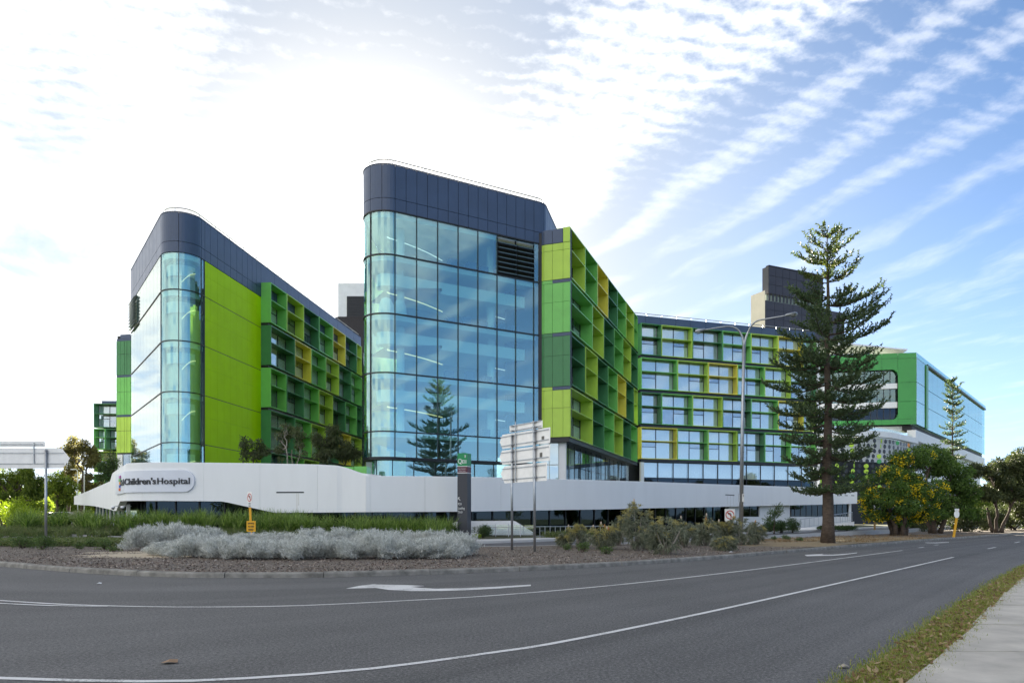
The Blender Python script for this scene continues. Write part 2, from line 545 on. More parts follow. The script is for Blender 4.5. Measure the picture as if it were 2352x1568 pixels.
def asphalt():
    m = bpy.data.materials.new('asphalt'); m.use_nodes = True
    nt = m.node_tree; b = nt.nodes['Principled BSDF']
    co = N(nt, 'ShaderNodeTexCoord').outputs['Object']
    fine = NOISE(nt, co, 95.0, 2.0, 0.7)
    vor = N(nt, 'ShaderNodeTexVoronoi'); nt.links.new(co, vor.inputs['Vector']); vor.inputs['Scale'].default_value = 70.0
    big = NOISE(nt, co, 0.22, 4.0, 0.6)
    uvn = N(nt, 'ShaderNodeUVMap'); uvn.uv_map = 'UVMap'
    mp = N(nt, 'ShaderNodeMapping'); mp.inputs['Scale'].default_value = (11.0, 0.02, 1)
    nt.links.new(uvn.outputs[0], mp.inputs[0])
    tracks = NOISE(nt, mp.outputs[0], 1.0, 4.0, 0.55)
    grain = NOISE(nt, co, 26.0, 3.0, 0.75)
    val = M_(nt, 'ADD', M_(nt, 'MULTIPLY', MR(nt, fine, 0.3, 0.72, 0.55, 1.5, False), MR(nt, big, 0.3, 0.7, 0.86, 1.12, False)), 0.0)
    val = M_(nt, 'MULTIPLY', val, MR(nt, tracks, 0.32, 0.68, 0.74, 1.18, False))
    val = M_(nt, 'MULTIPLY', val, MR(nt, grain, 0.36, 0.64, 0.55, 1.45, False))
    spk = N(nt, 'ShaderNodeSeparateXYZ'); nt.links.new(vor.outputs['Color'], spk.inputs[0])
    val = M_(nt, 'ADD', val, M_(nt, 'MULTIPLY', MR(nt, spk.outputs[0], 0.86, 0.97), 0.75))
    scl = N(nt, 'ShaderNodeVectorMath', operation='SCALE'); scl.inputs[0].default_value = (0.114, 0.111, 0.107)
    nt.links.new(val, scl.inputs['Scale']); nt.links.new(scl.outputs[0], b.inputs['Base Color'])
    b.inputs['Roughness'].default_value = 0.82
    b.inputs['Specular IOR Level'].default_value = 0.35
    bp = N(nt, 'ShaderNodeBump'); bp.inputs['Strength'].default_value = 0.5; bp.inputs['Distance'].default_value = 0.006
    nt.links.new(fine, bp.inputs['Height']); nt.links.new(bp.outputs[0], b.inputs['Normal'])
    return m
m_asph = asphalt()

def soil(name, ca, cb, cc, scale=9.0, sandpos=None):
    m = bpy.data.materials.new(name); m.use_nodes = True
    nt = m.node_tree; b = nt.nodes['Principled BSDF']
    co = N(nt, 'ShaderNodeTexCoord').outputs['Object']
    n1 = NOISE(nt, co, scale, 6.0, 0.72)
    n2 = NOISE(nt, co, 0.35, 4.0, 0.6)
    c = MIX(nt, MR(nt, n1, 0.35, 0.65), (*ca, 1), (*cb, 1))
    c = MIX(nt, MR(nt, n2, 0.56, 0.68), c, (*cc, 1))
    for (sx_, sy_, rx_, ry_, col_) in (sandpos or ()):
        sp_ = N(nt, 'ShaderNodeSeparateXYZ'); nt.links.new(co, sp_.inputs[0])
        ex2 = M_(nt, 'POWER', M_(nt, 'DIVIDE', M_(nt, 'SUBTRACT', sp_.outputs[0], sx_), rx_), 2.0)
        ey2 = M_(nt, 'POWER', M_(nt, 'DIVIDE', M_(nt, 'SUBTRACT', sp_.outputs[1], sy_), ry_), 2.0)
        rr2 = M_(nt, 'ADD', M_(nt, 'ADD', ex2, ey2), M_(nt, 'MULTIPLY', M_(nt, 'SUBTRACT', NOISE(nt, co, 1.3, 5.0, 0.65), 0.5), 3.2))
        c = MIX(nt, MR(nt, rr2, 0.55, 1.0, 0.92, 0.0), c, (*col_, 1))
    nt.links.new(c, b.inputs['Base Color'])
    b.inputs['Roughness'].default_value = 0.95
    bp = N(nt, 'ShaderNodeBump'); bp.inputs['Strength'].default_value = 0.9; bp.inputs['Distance'].default_value = 0.05
    nt.links.new(n1, bp.inputs['Height']); nt.links.new(bp.outputs[0], b.inputs['Normal'])
    return m
m_mulch = soil('mulch_soil', (0.10, 0.080, 0.062), (0.21, 0.175, 0.14), (0.20, 0.155, 0.12), 12.0, [(-14.8, 29.0, 2.6, 1.9, (0.55, 0.46, 0.33)), (-16.5, 31.5, 1.8, 1.2, (0.50, 0.42, 0.30)), (26, 48, 11, 9, (0.34, 0.26, 0.14)), (17, 41, 6, 5, (0.30, 0.23, 0.13))])
m_dry = soil('dry_ground', (0.16, 0.125, 0.075), (0.30, 0.24, 0.14), (0.36, 0.30, 0.20), 6.0)
m_land = soil('green_land', (0.06, 0.085, 0.03), (0.11, 0.13, 0.05), (0.20, 0.17, 0.09), 1.2)
m_paint = mat('road_paint', (0.66, 0.66, 0.64), 0.7, 0, 0.14, 18)
def worn_paint():
    m = bpy.data.materials.new('worn_paint'); m.use_nodes = True
    nt = m.node_tree; b = nt.nodes['Principled BSDF']
    co = N(nt, 'ShaderNodeTexCoord').outputs['Object']
    w = M_(nt, 'ADD', M_(nt, 'MULTIPLY', NOISE(nt, co, 38.0, 4.0, 0.7), 0.6), M_(nt, 'MULTIPLY', NOISE(nt, co, 1.1, 3.0, 0.6), 0.4))
    nt.links.new(MIX(nt, MR(nt, w, 0.50, 0.62), (0.68, 0.67, 0.65, 1), (0.30, 0.295, 0.285, 1)), b.inputs['Base Color'])
    b.inputs['Roughness'].default_value = 0.75
    return m
m_paint = worn_paint()
m_path = mat('path_concrete', (0.48, 0.445, 0.385), 0.88, 0, 0.22, 1.6, 0.25, 120, detail=8.0)
m_path2 = mat('pale_path', (0.50, 0.50, 0.49), 0.85, 0, 0.08, 1.0)
m_kerb = mat('kerb_concrete', (0.235, 0.225, 0.20), 0.9, 0, 0.42, 3.0, 0.4, 40, detail=8.0)

def gridsheet(name, pts_a, pts_b, zf, material, n=6, uv=False):
    """sheet between two plan lines with the same number of points"""
    mb = MB(); m = len(pts_a)
    vs = []
    for i in range(m):
        for k in range(n + 1):
            f = k / n
            x = pts_a[i][0] * (1 - f) + pts_b[i][0] * f; y = pts_a[i][1] * (1 - f) + pts_b[i][1] * f
            vs.append((x, y, zf(x, y)))
    fs = []
    for i in range(m - 1):
        for k in range(n):
            a = i * (n + 1) + k
            fs.append((a, a + n + 1, a + n + 2, a + 1))
    mb.add(vs, fs)
    o = mb.build(name, material)
    if uv:
        lay = o.data.uv_layers.new(name='UVMap')
        for lp_ in o.data.loops:
            i, k = divmod(lp_.vertex_index, n + 1)
            lay.data[lp_.index].uv = (k / n, i * 2.0)
    # faces up
    if o.data.polygons[0].normal.z < 0:
        o.data.flip_normals()
    return o

def smooth_line(pts, step=0.8):
    """Catmull-Rom through plan points"""
    P = [Vector(p[:2]) for p in pts]
    P = [P[0] * 2 - P[1]] + P + [P[-1] * 2 - P[-2]]
    out = []
    for i in range(1, len(P) - 2):
        a, b, c, d = P[i - 1], P[i], P[i + 1], P[i + 2]
        k = max(2, int((c - b).length / step))
        for j in range(k):
            t = j / k
            out.append(0.5 * ((2 * b) + (c - a) * t + (2 * a - 5 * b + 4 * c - d) * t * t + (3 * b - a - 3 * c + d) * t ** 3))
    out.append(P[-2])
    return out

def resample(pts, n):
    s = [0]
    for i in range(1, len(pts)): s.append(s[-1] + (pts[i] - pts[i - 1]).length)
    out = []; j = 1
    for k in range(n):
        q = s[-1] * k / (n - 1)
        while j < len(s) - 1 and s[j] < q: j += 1
        f = (q - s[j - 1]) / max(1e-9, s[j] - s[j - 1])
        out.append(pts[j - 1].lerp(pts[j], f))
    return out

gnd = MB().add([(-1500, -600, -0.06), (1500, -600, -0.06), (1500, 2500, -0.06), (-1500, 2500, -0.06)], [(0, 1, 2, 3)]).build('ground', m_land)
tag(gnd, 'wide flat land under and round the whole site', 'ground', kind='structure')

kerb_px = [(-900, 1250), (-500, 1265), (-200, 1284), (0, 1300), (200, 1316), (402, 1325), (600, 1326.5), (780, 1325), (960, 1320), (1148, 1313), (1300, 1306), (1455, 1297), (1660, 1282), (1890, 1262), (2120, 1243), (2352, 1225.5)]
kerb_pts = [tuple(G(u, v)[:2]) for u, v in kerb_px]
last = Vector(kerb_pts[-1]); dr = (last - Vector(kerb_pts[-2])).normalized()
kerb_pts += [tuple(last + dr * 60), tuple(last + dr * 200)]
kerb_line = smooth_line(kerb_pts, 0.6)
verge_pts = [(-60, -60), (-22, -24), (-9.5, -9.3), (-2.5, 0.2)] + [tuple(G(u, v)[:2]) for u, v in ((1947, 1568), (2085, 1470), (2200, 1395), (2352, 1303))]
verge_pts += [(29.5, 38.5), (45, 55.5), (68, 80), (135, 148), (230, 240)]
verge_line = smooth_line(verge_pts, 0.8)
ka, va = resample(kerb_line, 120), resample(verge_line, 120)
rd = gridsheet('road', ka, va, lambda x, y: 0.0, m_asph, 8, True)
tag(rd, 'grey asphalt road sweeping past the hospital', 'road', kind='structure')

# ---- kerb stones, each one a piece
kerb = thing('kerb', (0, 20, 0), 'weathered grey concrete kerb along the far edge of the road', 'kerb')
kerb['kind'] = 'structure'
kp = Path([tuple(p) for p in kerb_line])
s = 0.0
kr = random.Random(3)
while s < kp.len - 1 and kp.at(s).y < 150:
    L = 2.45 + kr.uniform(-0.5, 0.7)
    e = min(s + L, kp.len)
    h = 0.142 + kr.uniform(-0.008, 0.008); o = kr.uniform(-0.014, 0.014)
    mb = MB(); q = kp.samples(s, e - 0.018)
    sec = [(o + 0.00, -0.04), (o - 0.012, h * 0.72), (o - 0.05, h), (o - 0.19, h + 0.004), (o - 0.20, -0.04)]
    vs = []
    for a in q:
        for (d, z) in sec:
            p = kp.at(a, d); vs.append((p.x, p.y, z))
    fs = []; ns = len(sec)
    for i in range(len(q) - 1):
        for k in range(ns):
            k2 = (k + 1) % ns
            fs.append((i * ns + k, (i + 1) * ns + k, (i + 1) * ns + k2, i * ns + k2))
    fs += [tuple(range(ns)), tuple(range((len(q) - 1) * ns + ns - 1, (len(q) - 1) * ns - 1, -1))]
    mb.add(vs, fs).build('kerb_stone', m_kerb, kerb)
    s = e

# ---- median with mulch
back_ud = [(-900, 60), (-500, 55), (-200, 50), (0, 46), (150, 44.5), (300, 43), (500, 41), (700, 39.5), (900, 38.2), (1083, 37.6), (1284, 39.2), (1500, 43.5), (1740, 51), (1900, 59), (2009, 67), (2120, 82), (2250, 112)]
back_line = smooth_line([XY(u, d) for u, d in back_ud] + [(150, 190)], 1.0)
def at_bearing(line, k):
    for i in range(1, len(line)):
        a, b = line[i - 1], line[i]
        fa, fb = a.x - k * a.y, b.x - k * b.y
        if fa <= 0 <= fb:
            return a.lerp(b, fa / (fa - fb) if fa != fb else 0.0)
    return None
kin = [Vector(kp.at(q, -0.19)) for q in kp.s]
mka, mkb = [], []
for i_ in range(200):
    k_ = (-850 + (2700 + 850) * i_ / 199 - 1176) / F
    a_, b_ = at_bearing(kin, k_), at_bearing(back_line, k_)
    if a_ is not None and b_ is not None and b_.y > a_.y + 0.3: mka.append(a_); mkb.append(b_)
# pair the two edges by bearing so that the sheet does not shear
_ks = sorted((p.x, p.y) for p in kerb_line)
_kx, _ky = [p[0] for p in _ks], [p[1] for p in _ks]
def zm(x, y):
    return 0.125 + 0.20 * math.exp(-((x - 17.7) ** 2 + (y - 41.2) ** 2) / 4.0) * sm((y - float(np.interp(x, _kx, _ky)) - 0.3) / 2.2) + 0.05 * math.sin(x * 0.7) * math.sin(y * 0.5) * 0.5 + 0.03 * sm((y - 26) / 10)
med = gridsheet('median_bed', mka, mkb, zm, m_mulch, 10)
tag(med, 'mulched garden strip between the road and the slip road', 'garden bed', kind='structure')

# ---- slip road, footpath and the land up to the building
def offs(line, d):
    out = []
    for i, p in enumerate(line):
        t = (line[min(i + 1, len(line) - 1)] - line[max(i - 1, 0)]).normalized()
        out.append(p + Vector((-t.y, t.x)) * d)
    return out
bl = resample(back_line, 140)
sr = gridsheet('slip_road', offs(bl, 0.12), offs(bl, 5.2), lambda x, y: zg(x, y) - 0.08, mat('slip_asphalt', (0.10, 0.10, 0.105), 0.85, 0, 0.15, 2.0), 3)
tag(sr, 'narrow slip road behind the mulched median', 'road', kind='structure')
bk = MB()
for seg, dd in ((offs(bl, 0.0), 0.14), ):
    pp = Path([tuple(p) for p in seg])
    band(bk, pp, 0, pp.len, -0.05, lambda s_: zg(*pp.at(s_)) + 0.06, -0.14, 0.02)
o = bk.build('slip_kerb', m_path2); tag(o, 'pale kerb between mulch bed and slip road', 'kerb', kind='structure')
fk = MB(); pp2 = Path([tuple(p) for p in offs(bl, 5.25)])
band(fk, pp2, 0, pp2.len, -0.05, lambda s_: zg(*pp2.at(s_)) + 0.06, -0.16, 0.02)
o = fk.build('far_kerb', m_path2); tag(o, 'pale kerb along the far side of the slip road', 'kerb', kind='structure')
fp = gridsheet('footpath', offs(bl, 5.42), offs(bl, 7.6), lambda x, y: zg(x, y) + 0.035, m_path2, 2)
tag(fp, 'pale concrete footpath in front of the podium', 'path', kind='structure')
la = resample(offs(bl, 7.55), 140)
lb = [Vector((p.x * 1.0 + (p.x) * 0.55, p.y + 75)) for p in la]
ld = gridsheet('forecourt', la, lb, lambda x, y: zg(x, y), soil('forecourt_soil', (0.06, 0.07, 0.03), (0.12, 0.12, 0.06), (0.16, 0.15, 0.10), 3.0), 8)
tag(ld, 'planted ground between footpath and hospital podium', 'ground', kind='structure')

# ---- near verge and footpath slabs
pe = smooth_line([(-58, -62.5), (-20, -26), (-7.6, -10.8), (-0.9, 0.9)] + [tuple(G(u, v)[:2]) for u, v in ((2095, 1568), (2172, 1508), (2352, 1331))] + [(25.5, 33.5), (42, 52.5), (65, 77), (132, 145)], 0.8)
pe_path = Path([tuple(p) for p in pe])
def x_at(line, y):
    for i in range(1, len(line)):
        if line[i - 1].y <= y <= line[i].y:
            f = (y - line[i - 1].y) / max(1e-6, line[i].y - line[i - 1].y)
            return line[i - 1].x * (1 - f) + line[i].x * f
    return line[-1].x
vys = [-20 + 160 * (i_ / 159) ** 1.4 for i_ in range(160)]
vg_a, vg_b = [Vector((x_at(verge_line, y_), y_)) for y_ in vys], [Vector((x_at(pe, y_), y_)) for y_ in vys]
vg = gridsheet('verge', [p for p in vg_a], [p for p in vg_b], lambda x, y: 0.035 + 0.02 * math.sin(3 * x + 2 * y), soil('verge_soil', (0.10, 0.075, 0.045), (0.20, 0.16, 0.09), (0.13, 0.14, 0.05), 14.0), 4)
tag(vg, 'thin strip of grass and dead leaves beside the near footpath', 'verge', kind='structure')
walk = thing('near_footpath', (6, 9, 0), 'pale concrete slab footpath along the near verge', 'path')
walk['kind'] = 'structure'
def pe_x(y):
    for i in range(1, len(pe)):
        if pe[i - 1].y <= y <= pe[i].y:
            f = (y - pe[i - 1].y) / max(1e-6, pe[i].y - pe[i - 1].y)
            return pe[i - 1].x * (1 - f) + pe[i].x * f
    return pe[-1].x
ys = [-6.0, -3.8, -1.6, 0.6, 2.6, 4.5, 6.4, 8.42, 10.55, 12.95, 15.2, 17.5, 20, 22.6, 25.4, 28.4, 31.6, 35, 38.6, 42.4, 46.4]
for i in range(len(ys) - 1):
    y0, y1 = ys[i] + 0.032, ys[i + 1] - 0.032
    wv = 2.7
    j = [rnd.uniform(-0.05, 0.05) for _ in range(2)]
    pts = [(pe_x(y0) + 0.02 + j[0], y0), (pe_x(y0) + wv, y0 - 0.14), (pe_x(y1) + wv, y1 - 0.14), (pe_x(y1) + 0.02 + j[1], y1)]
    zt = 0.075 + rnd.uniform(-0.004, 0.004)
    MB().slab([(x, y, -0.02) for x, y in pts], (0, 0, zt + 0.02)).build('slab', m_path, walk)
nl = gridsheet('near_lawn', [Vector((p.x + 2.66, p.y - 0.1)) for p in vg_b], [Vector((p.x + 60, p.y - 40)) for p in vg_b], lambda x, y: 0.03, m_land, 3)
tag(nl, 'rough grass beyond the near footpath', 'lawn', kind='structure')

# ---- painted lines and arrows
def paint(name, pts, label, z=0.006):
    mb = MB(); mb.add([(*p, z) for p in pts], [tuple(range(len(pts)))])
    o = mb.build(name, m_paint)
    if o.data.polygons[0].normal.z < 0: o.data.flip_normals()
    return tag(o, label, 'road marking', kind='structure')

def line_marking(name, px, w, label, z=0.006):
    ln = smooth_line([tuple(G(u, v)[:2]) for u, v in px], 0.5)
    pth = Path([tuple(p) for p in ln])
    mb = MB(); vs = []
    for q in pth.s:
        a, b = pth.at(q, -w / 2), pth.at(q, w / 2)
        vs += [(a.x, a.y, z), (b.x, b.y, z)]
    mb.add(vs, [(2 * i, 2 * i + 1, 2 * i + 3, 2 * i + 2) for i in range(len(pth.s) - 1)])
    o = mb.build(name, m_paint)
    if o.data.polygons[0].normal.z < 0: o.data.flip_normals()
    return tag(o, label, 'road marking', kind='structure')
line_marking('lane_line', [(-400, 1352), (-200, 1364), (0, 1378.5), (161, 1388), (330, 1392.5), (483, 1393.5), (698, 1390), (967, 1377), (1148, 1366), (1404, 1344), (1660, 1316), (1916, 1284), (2073, 1263.5)], 0.105, 'white line between the two far lanes')
line_marking('lane_line', [(-400, 1364), (-200, 1374), (0, 1385.5), (120, 1390.6), (200, 1391.8), (250, 1391.8)], 0.10, 'short second white line merging into the far lane line', 0.009)
line_marking('lane_line', [(-500, 1522), (-200, 1545), (0, 1557), (322, 1564.5), (564, 1557.5), (860, 1534.5), (1148, 1496), (1263, 1478.5), (1455, 1441), (1660, 1398), (1916, 1341), (2190, 1279)], 0.105, 'white line nearest to the camera across the road')
for a, b, lb_ in (((2269, 1259.6), (2287, 1256), 'short white dash beyond the end of the near lane line'), ((2331, 1246), (2342, 1243.4), 'farthest white dash by the right edge'), ((2110, 1257.3), (2122, 1255.6), 'small white dash just past the far lane line'), ((2146, 1251.5), (2156, 1250.2), 'second small white dash past the far lane line')):
    line_marking('lane_dash', [a, ((a[0] + b[0]) / 2, (a[1] + b[1]) / 2), b], 0.12, lb_)
A1 = [(793.5, 1351.4), (826, 1344.7), (862, 1340.6), (864, 1341.8), (935, 1343.2), (976, 1345.2), (944, 1347.2), (965, 1349.5), (1000, 1351.6), (1060, 1350.5), (1148.5, 1346.5), (1219, 1342.2), (1219.5, 1345.2), (1148, 1350.8), (1070, 1355), (1013, 1356.8), (946, 1357), (893, 1354.4), (863, 1349.8)]
paint('turn_arrow', [tuple(G(u, v)[:2]) for u, v in A1], 'large white lane arrow on the near part of the kerb lane')
A2 = [(1848, 1273.6), (1878, 1272.2), (1892, 1271.4), (1886, 1273), (1912, 1273.2), (1940, 1271.4), (1968, 1268.4), (1969.5, 1269.6), (1940, 1273.6), (1915, 1275.3), (1880, 1276.0), (1853, 1276.8)]
paint('turn_arrow', [tuple(G(u, v)[:2]) for u, v in A2], 'white lane arrow farther along beside the kerb')
A3 = [(2123, 1245.4), (2150, 1245.2), (2179, 1243.8), (2180, 1244.8), (2150, 1246.8), (2130, 1246.6)]
paint('turn_arrow', [tuple(G(u, v)[:2]) for u, v in A3], 'faint farthest white lane arrow near the shrubs')

# ------------------------------------------------------------------ buildings
Z = lambda r: HC + r           # level above the eye line
TOP, GT, L1, L2, L3, L4, L5, L6 = [Z(a) for a in (26.8, 23.3, 20.0, 15.52, 11.05, 6.6, 4.63, 2.4)]

def rail_along(th, path, a, b, z, step=2.6, out=-0.25, h=0.42):
    q = path.samples(a, b)
    pts = [Vector((*path.at(s, out), z + h)) for s in q]
    MB().tube(pts, 0.045, 6).build('roof_rail', m_rail, th)
    s = a + 0.3
    while s < b:
        p = path.at(s, out)
        MB().tube([(p.x, p.y, z - 0.1), (p.x, p.y, z + h)], 0.03, 5).build('rail_post', m_rail, th)
        s += step

def panel_run(th, path, cuts, z0, z1, material, name='panel', gap=0.018, o=(0.0, 0.06)):
    for a, b in zip(cuts[:-1], cuts[1:]):
        mb = MB(); band(mb, path, a + gap, b - gap, z0 + gap, z1 - gap, o[0], o[1])
        mb.build(name, material, th)

def mullion(th, path, s, z0, z1, w=0.055, o=(-0.06, 0.075)):
    a, b = path.at(s - w / 2, o[1]), path.at(s + w / 2, o[1])
    c, d = path.at(s + w / 2, o[0]), path.at(s - w / 2, o[0])
    MB().slab([(p.x, p.y, z0) for p in (a, b, c, d)], (0, 0, z1 - z0)).build('mullion', m_black, th)

def transom(th, path, a, b, z, h=0.09, o=(-0.06, 0.085)):
    mb = MB(); band(mb, path, a, b, z - h / 2, z + h / 2, o[0], o[1]); mb.build('transom', m_black, th)

# ======== centre glass tower
B0, BC, BC2, B3 = (-12.2, 85), (-11.46, 54.1), (2.76, 62.41), (7.0, 80)
pB = Path([B0, BC, BC2, B3], {1: 1.8, 2: 1.35}, 16)
tB = thing('glass_tower', (-3, 62, 0), 'tall blue glass tower with navy metal crown and rounded corners in the middle', 'building', 'hospital buildings')
sT = pB.near((-8.9, 55.6))
cutsB = [sT - 4.4, sT - 1.95] + [sT + 1.775 * k for k in range(8)]
sE = pB.near((3.9, 67.0))
cutsB.append(cutsB[-1] + 2.1)
sB0 = cutsB[0]
lev = [L6 - 2.6, L5, L4, L3, L2, L1, GT]
# navy crown: tall panels above a low course
fineB = []
for a, b in zip(cutsB[:-1], cutsB[1:]):
    fineB += [a, (a + b) / 2]
fineB += [cutsB[-1], cutsB[-1] + 1.2, cutsB[-1] + 2.6, cutsB[-1] + 4.0, cutsB[-1] + 5.4, cutsB[-1] + 7]
fineB = [sB0 - 9, sB0 - 4, sB0 - 2] + fineB
panel_run(tB, pB, fineB, GT + 0.95, TOP, m_navy, 'crown_panel')
panel_run(tB, pB, fineB, GT, GT + 0.95, m_navy, 'crown_panel')
mb = MB(); band(mb, pB, fineB[0], fineB[-1], GT + 0.05, TOP - 0.08, -0.3, -0.03); mb.build('crown_backing', m_dark, tB)
mb = MB(); band(mb, pB, fineB[0], fineB[-1], TOP, TOP + 0.06, -0.35, 0.09); mb.build('coping', m_navy, tB)
rail_along(tB, pB, fineB[0], fineB[-1], TOP + 0.06)
# panes
lou = (cutsB[7], cutsB[9])
for zi in range(len(lev) - 1):
    z0, z1 = lev[zi], lev[zi + 1]
    for ci, (a, b) in enumerate(zip(cutsB[:-1], cutsB[1:])):
        if zi == 5 and ci in (7, 8):
            continue
        ga = m_glassB
        o = (-0.02, 0.012) if zi > 0 else (-0.62, -0.588)
        mb = MB(); band(mb, pB, a + 0.03, b - 0.03, z0 + 0.045, z1 - 0.045, o[0], o[1])
        mb.build('glass_pane', ga, tB)
for s in cutsB:
    mullion(tB, pB, s, L5, GT)
    mullion(tB, pB, s, L6 - 2.6, L5 - 0.05, o=(-0.66, -0.55))
for z in lev[1:]:
    transom(tB, pB, sB0 - 0.02, cutsB[-1] + 0.02, z)
mb = MB(); band(mb, pB, sB0, cutsB[-1], L5 - 0.16, L5 - 0.05, -0.7, 0.03); mb.build('soffit', m_black, tB)
# louvres at the top right of the glass
for half in range(2):
    a, b = cutsB[7 + half], cutsB[8 + half]
    for k in range(8):
        z = L1 + 0.15 + k * (GT - L1 - 0.1) / 8
        p0, p1 = pB.at(a + 0.05, 0.02), pB.at(b - 0.05, 0.02); q0, q1 = pB.at(a + 0.05, 0.34), pB.at(b - 0.05, 0.34)
        MB().slab([(p0.x, p0.y, z + 0.16), (p1.x, p1.y, z + 0.16), (q1.x, q1.y, z), (q0.x, q0.y, z)], (0, 0, 0.05)).build('louvre', mat('louvre_metal', (0.10, 0.16, 0.17), 0.35, 0.4) if k == 0 and half == 0 else bpy.data.materials['louvre_metal'], tB)
mb = MB(); band(mb, pB, lou[0], lou[1], L1 + 0.05, GT - 0.05, -0.35, -0.25); mb.build('louvre_backing', m_dark, tB)
# left side: green reflecting return wall behind the corner
panel_run(tB, pB, [sB0 - 26, sB0 - 18, sB0 - 10, sB0 - 5, sB0 - 2.2, sB0], L6 - 2.6, GT, GREEN['lime'], 'side_panel')
panel_run(tB, pB, [cutsB[-1] + 0.02, cutsB[-1] + 3, cutsB[-1] + 7, cutsB[-1] + 12], L6 - 2.6, GT, m_navy, 'side_panel')
# interior floors, bulkheads, columns and light strips
backB = [(5.0, 79), (-10.5, 84)]
for z in (L4, L3, L2, L1, GT):
    q = pB.samples(sB0 - 3, cutsB[-1] + 2)
    pts = [pB.at(s, -0.22) for s in q]
    MB().slab([(p.x, p.y, z - 0.40) for p in pts] + [(5.5, 74, z - 0.40), (-9.5, 76, z - 0.40)], (0, 0, 0.36)).build('floor_slab', m_ceil, tB)
for i, (z0, z1) in enumerate(((L4, L3), (L3, L2), (L2, L1), (L1, GT))):
    if i < 3:
        mb = MB(); band(mb, pB, sB0 + 0.3, cutsB[-1] - 0.2, z1 - 2.05, z1 - 1.12, -1.15, -0.95); mb.build('bulkhead', m_ceil, tB)
        mb = MB(); band(mb, pB, sB0 + 0.3, cutsB[-1] - 0.2, z1 - 2.05, z1 - 1.95, -6.0, -1.16); mb.build('ceiling', m_ceil, tB)
    # curved light cove
    pts = []
    for k in range(15):
        f = k / 14
        p = pB.at(sT - 1.4 + 7.2 * f, -1.9 - 2.2 * f * f)
        pts.append((p.x, p.y, (z1 - 2.28 if i < 3 else z1 - 1.25) - 0.2 * f))
    MB().tube(pts, 0.045 if i < 3 else 0.035, 6).build('light_strip', m_warm if i < 3 else m_cool, tB)
    pts = [pB.at(sT + 10.4 + 0.9 * k, -3.0 - 0.3 * k) for k in range(3)]
    MB().tube([(p.x, p.y, z1 - 2.5) for p in pts], 0.035, 6).build('light_strip', m_cool, tB)
    for s_, w_ in ((sT + 9.4, 0.33), (sT + 1.2, 0.30)):
        p = pB.at(s_, -2.0)
        MB().tube([(p.x, p.y, z0), (p.x, p.y, z1 - 0.4)], w_, 14).build('column', m_ceil, tB)
    # back wall and a few bits of furniture
    a, b = pB.at(sT - 1, -7.5), pB.at(sT + 12.2, -7.5) + Vector((6.0, 3.5))
    MB().slab([(a.x, a.y, z0), (b.x, b.y, z0), (b.x, b.y, z1 - 0.4), (a.x, a.y, z1 - 0.4)], (-0.1, 0.15, 0)).build('back_wall', m_inwall, tB)
    for k in range(5):
        s_ = sT + 5.2 + 1.5 * k + rnd.uniform(-0.3, 0.3)
        p = pB.at(s_, -0.9)
        MB().box((p.x, p.y, z0), (0.7, 0.6, 0.55 + 0.35 * rnd.random()), R(30)).build('seat', mat('seat_fabric', (0.03, 0.08, 0.16), 0.9) if 'seat_fabric' not in bpy.data.materials else bpy.data.materials['seat_fabric'], tB)
    p = pB.at(sT + 3.4, -6.8)
    MB().box((p.x, p.y, z0), (4.2, 0.3, 1.1), R(30)).build('counter', GREEN['lime'], tB)
# play pods on the second glazed floor
for k, (ds, oo, rr) in enumerate(((-0.9, -1.3, 0.62), (0.9, -1.4, 0.55))):
    p = pB.at(sT + ds, oo)
    MB().lathe([(rr * 0.75, 0), (rr, 0.4), (rr * 0.92, 1.0), (rr * 0.6, 1.45), (rr * 0.15, 1.6)], (p.x, p.y, L2), 14).build('play_pod', m_ceil, tB, True)
poly_cap(pB, fineB[0], fineB[-1], TOP - 1.0, [(6, 80), (-12, 84)]).build('roof', m_dark, tB)
p = pB.at(sT - 0.6, -1.2)
MB().tube([(p.x, p.y, TOP - 1), (p.x, p.y, TOP + 1.6)], 0.02, 5).build('mast', m_steel, tB)

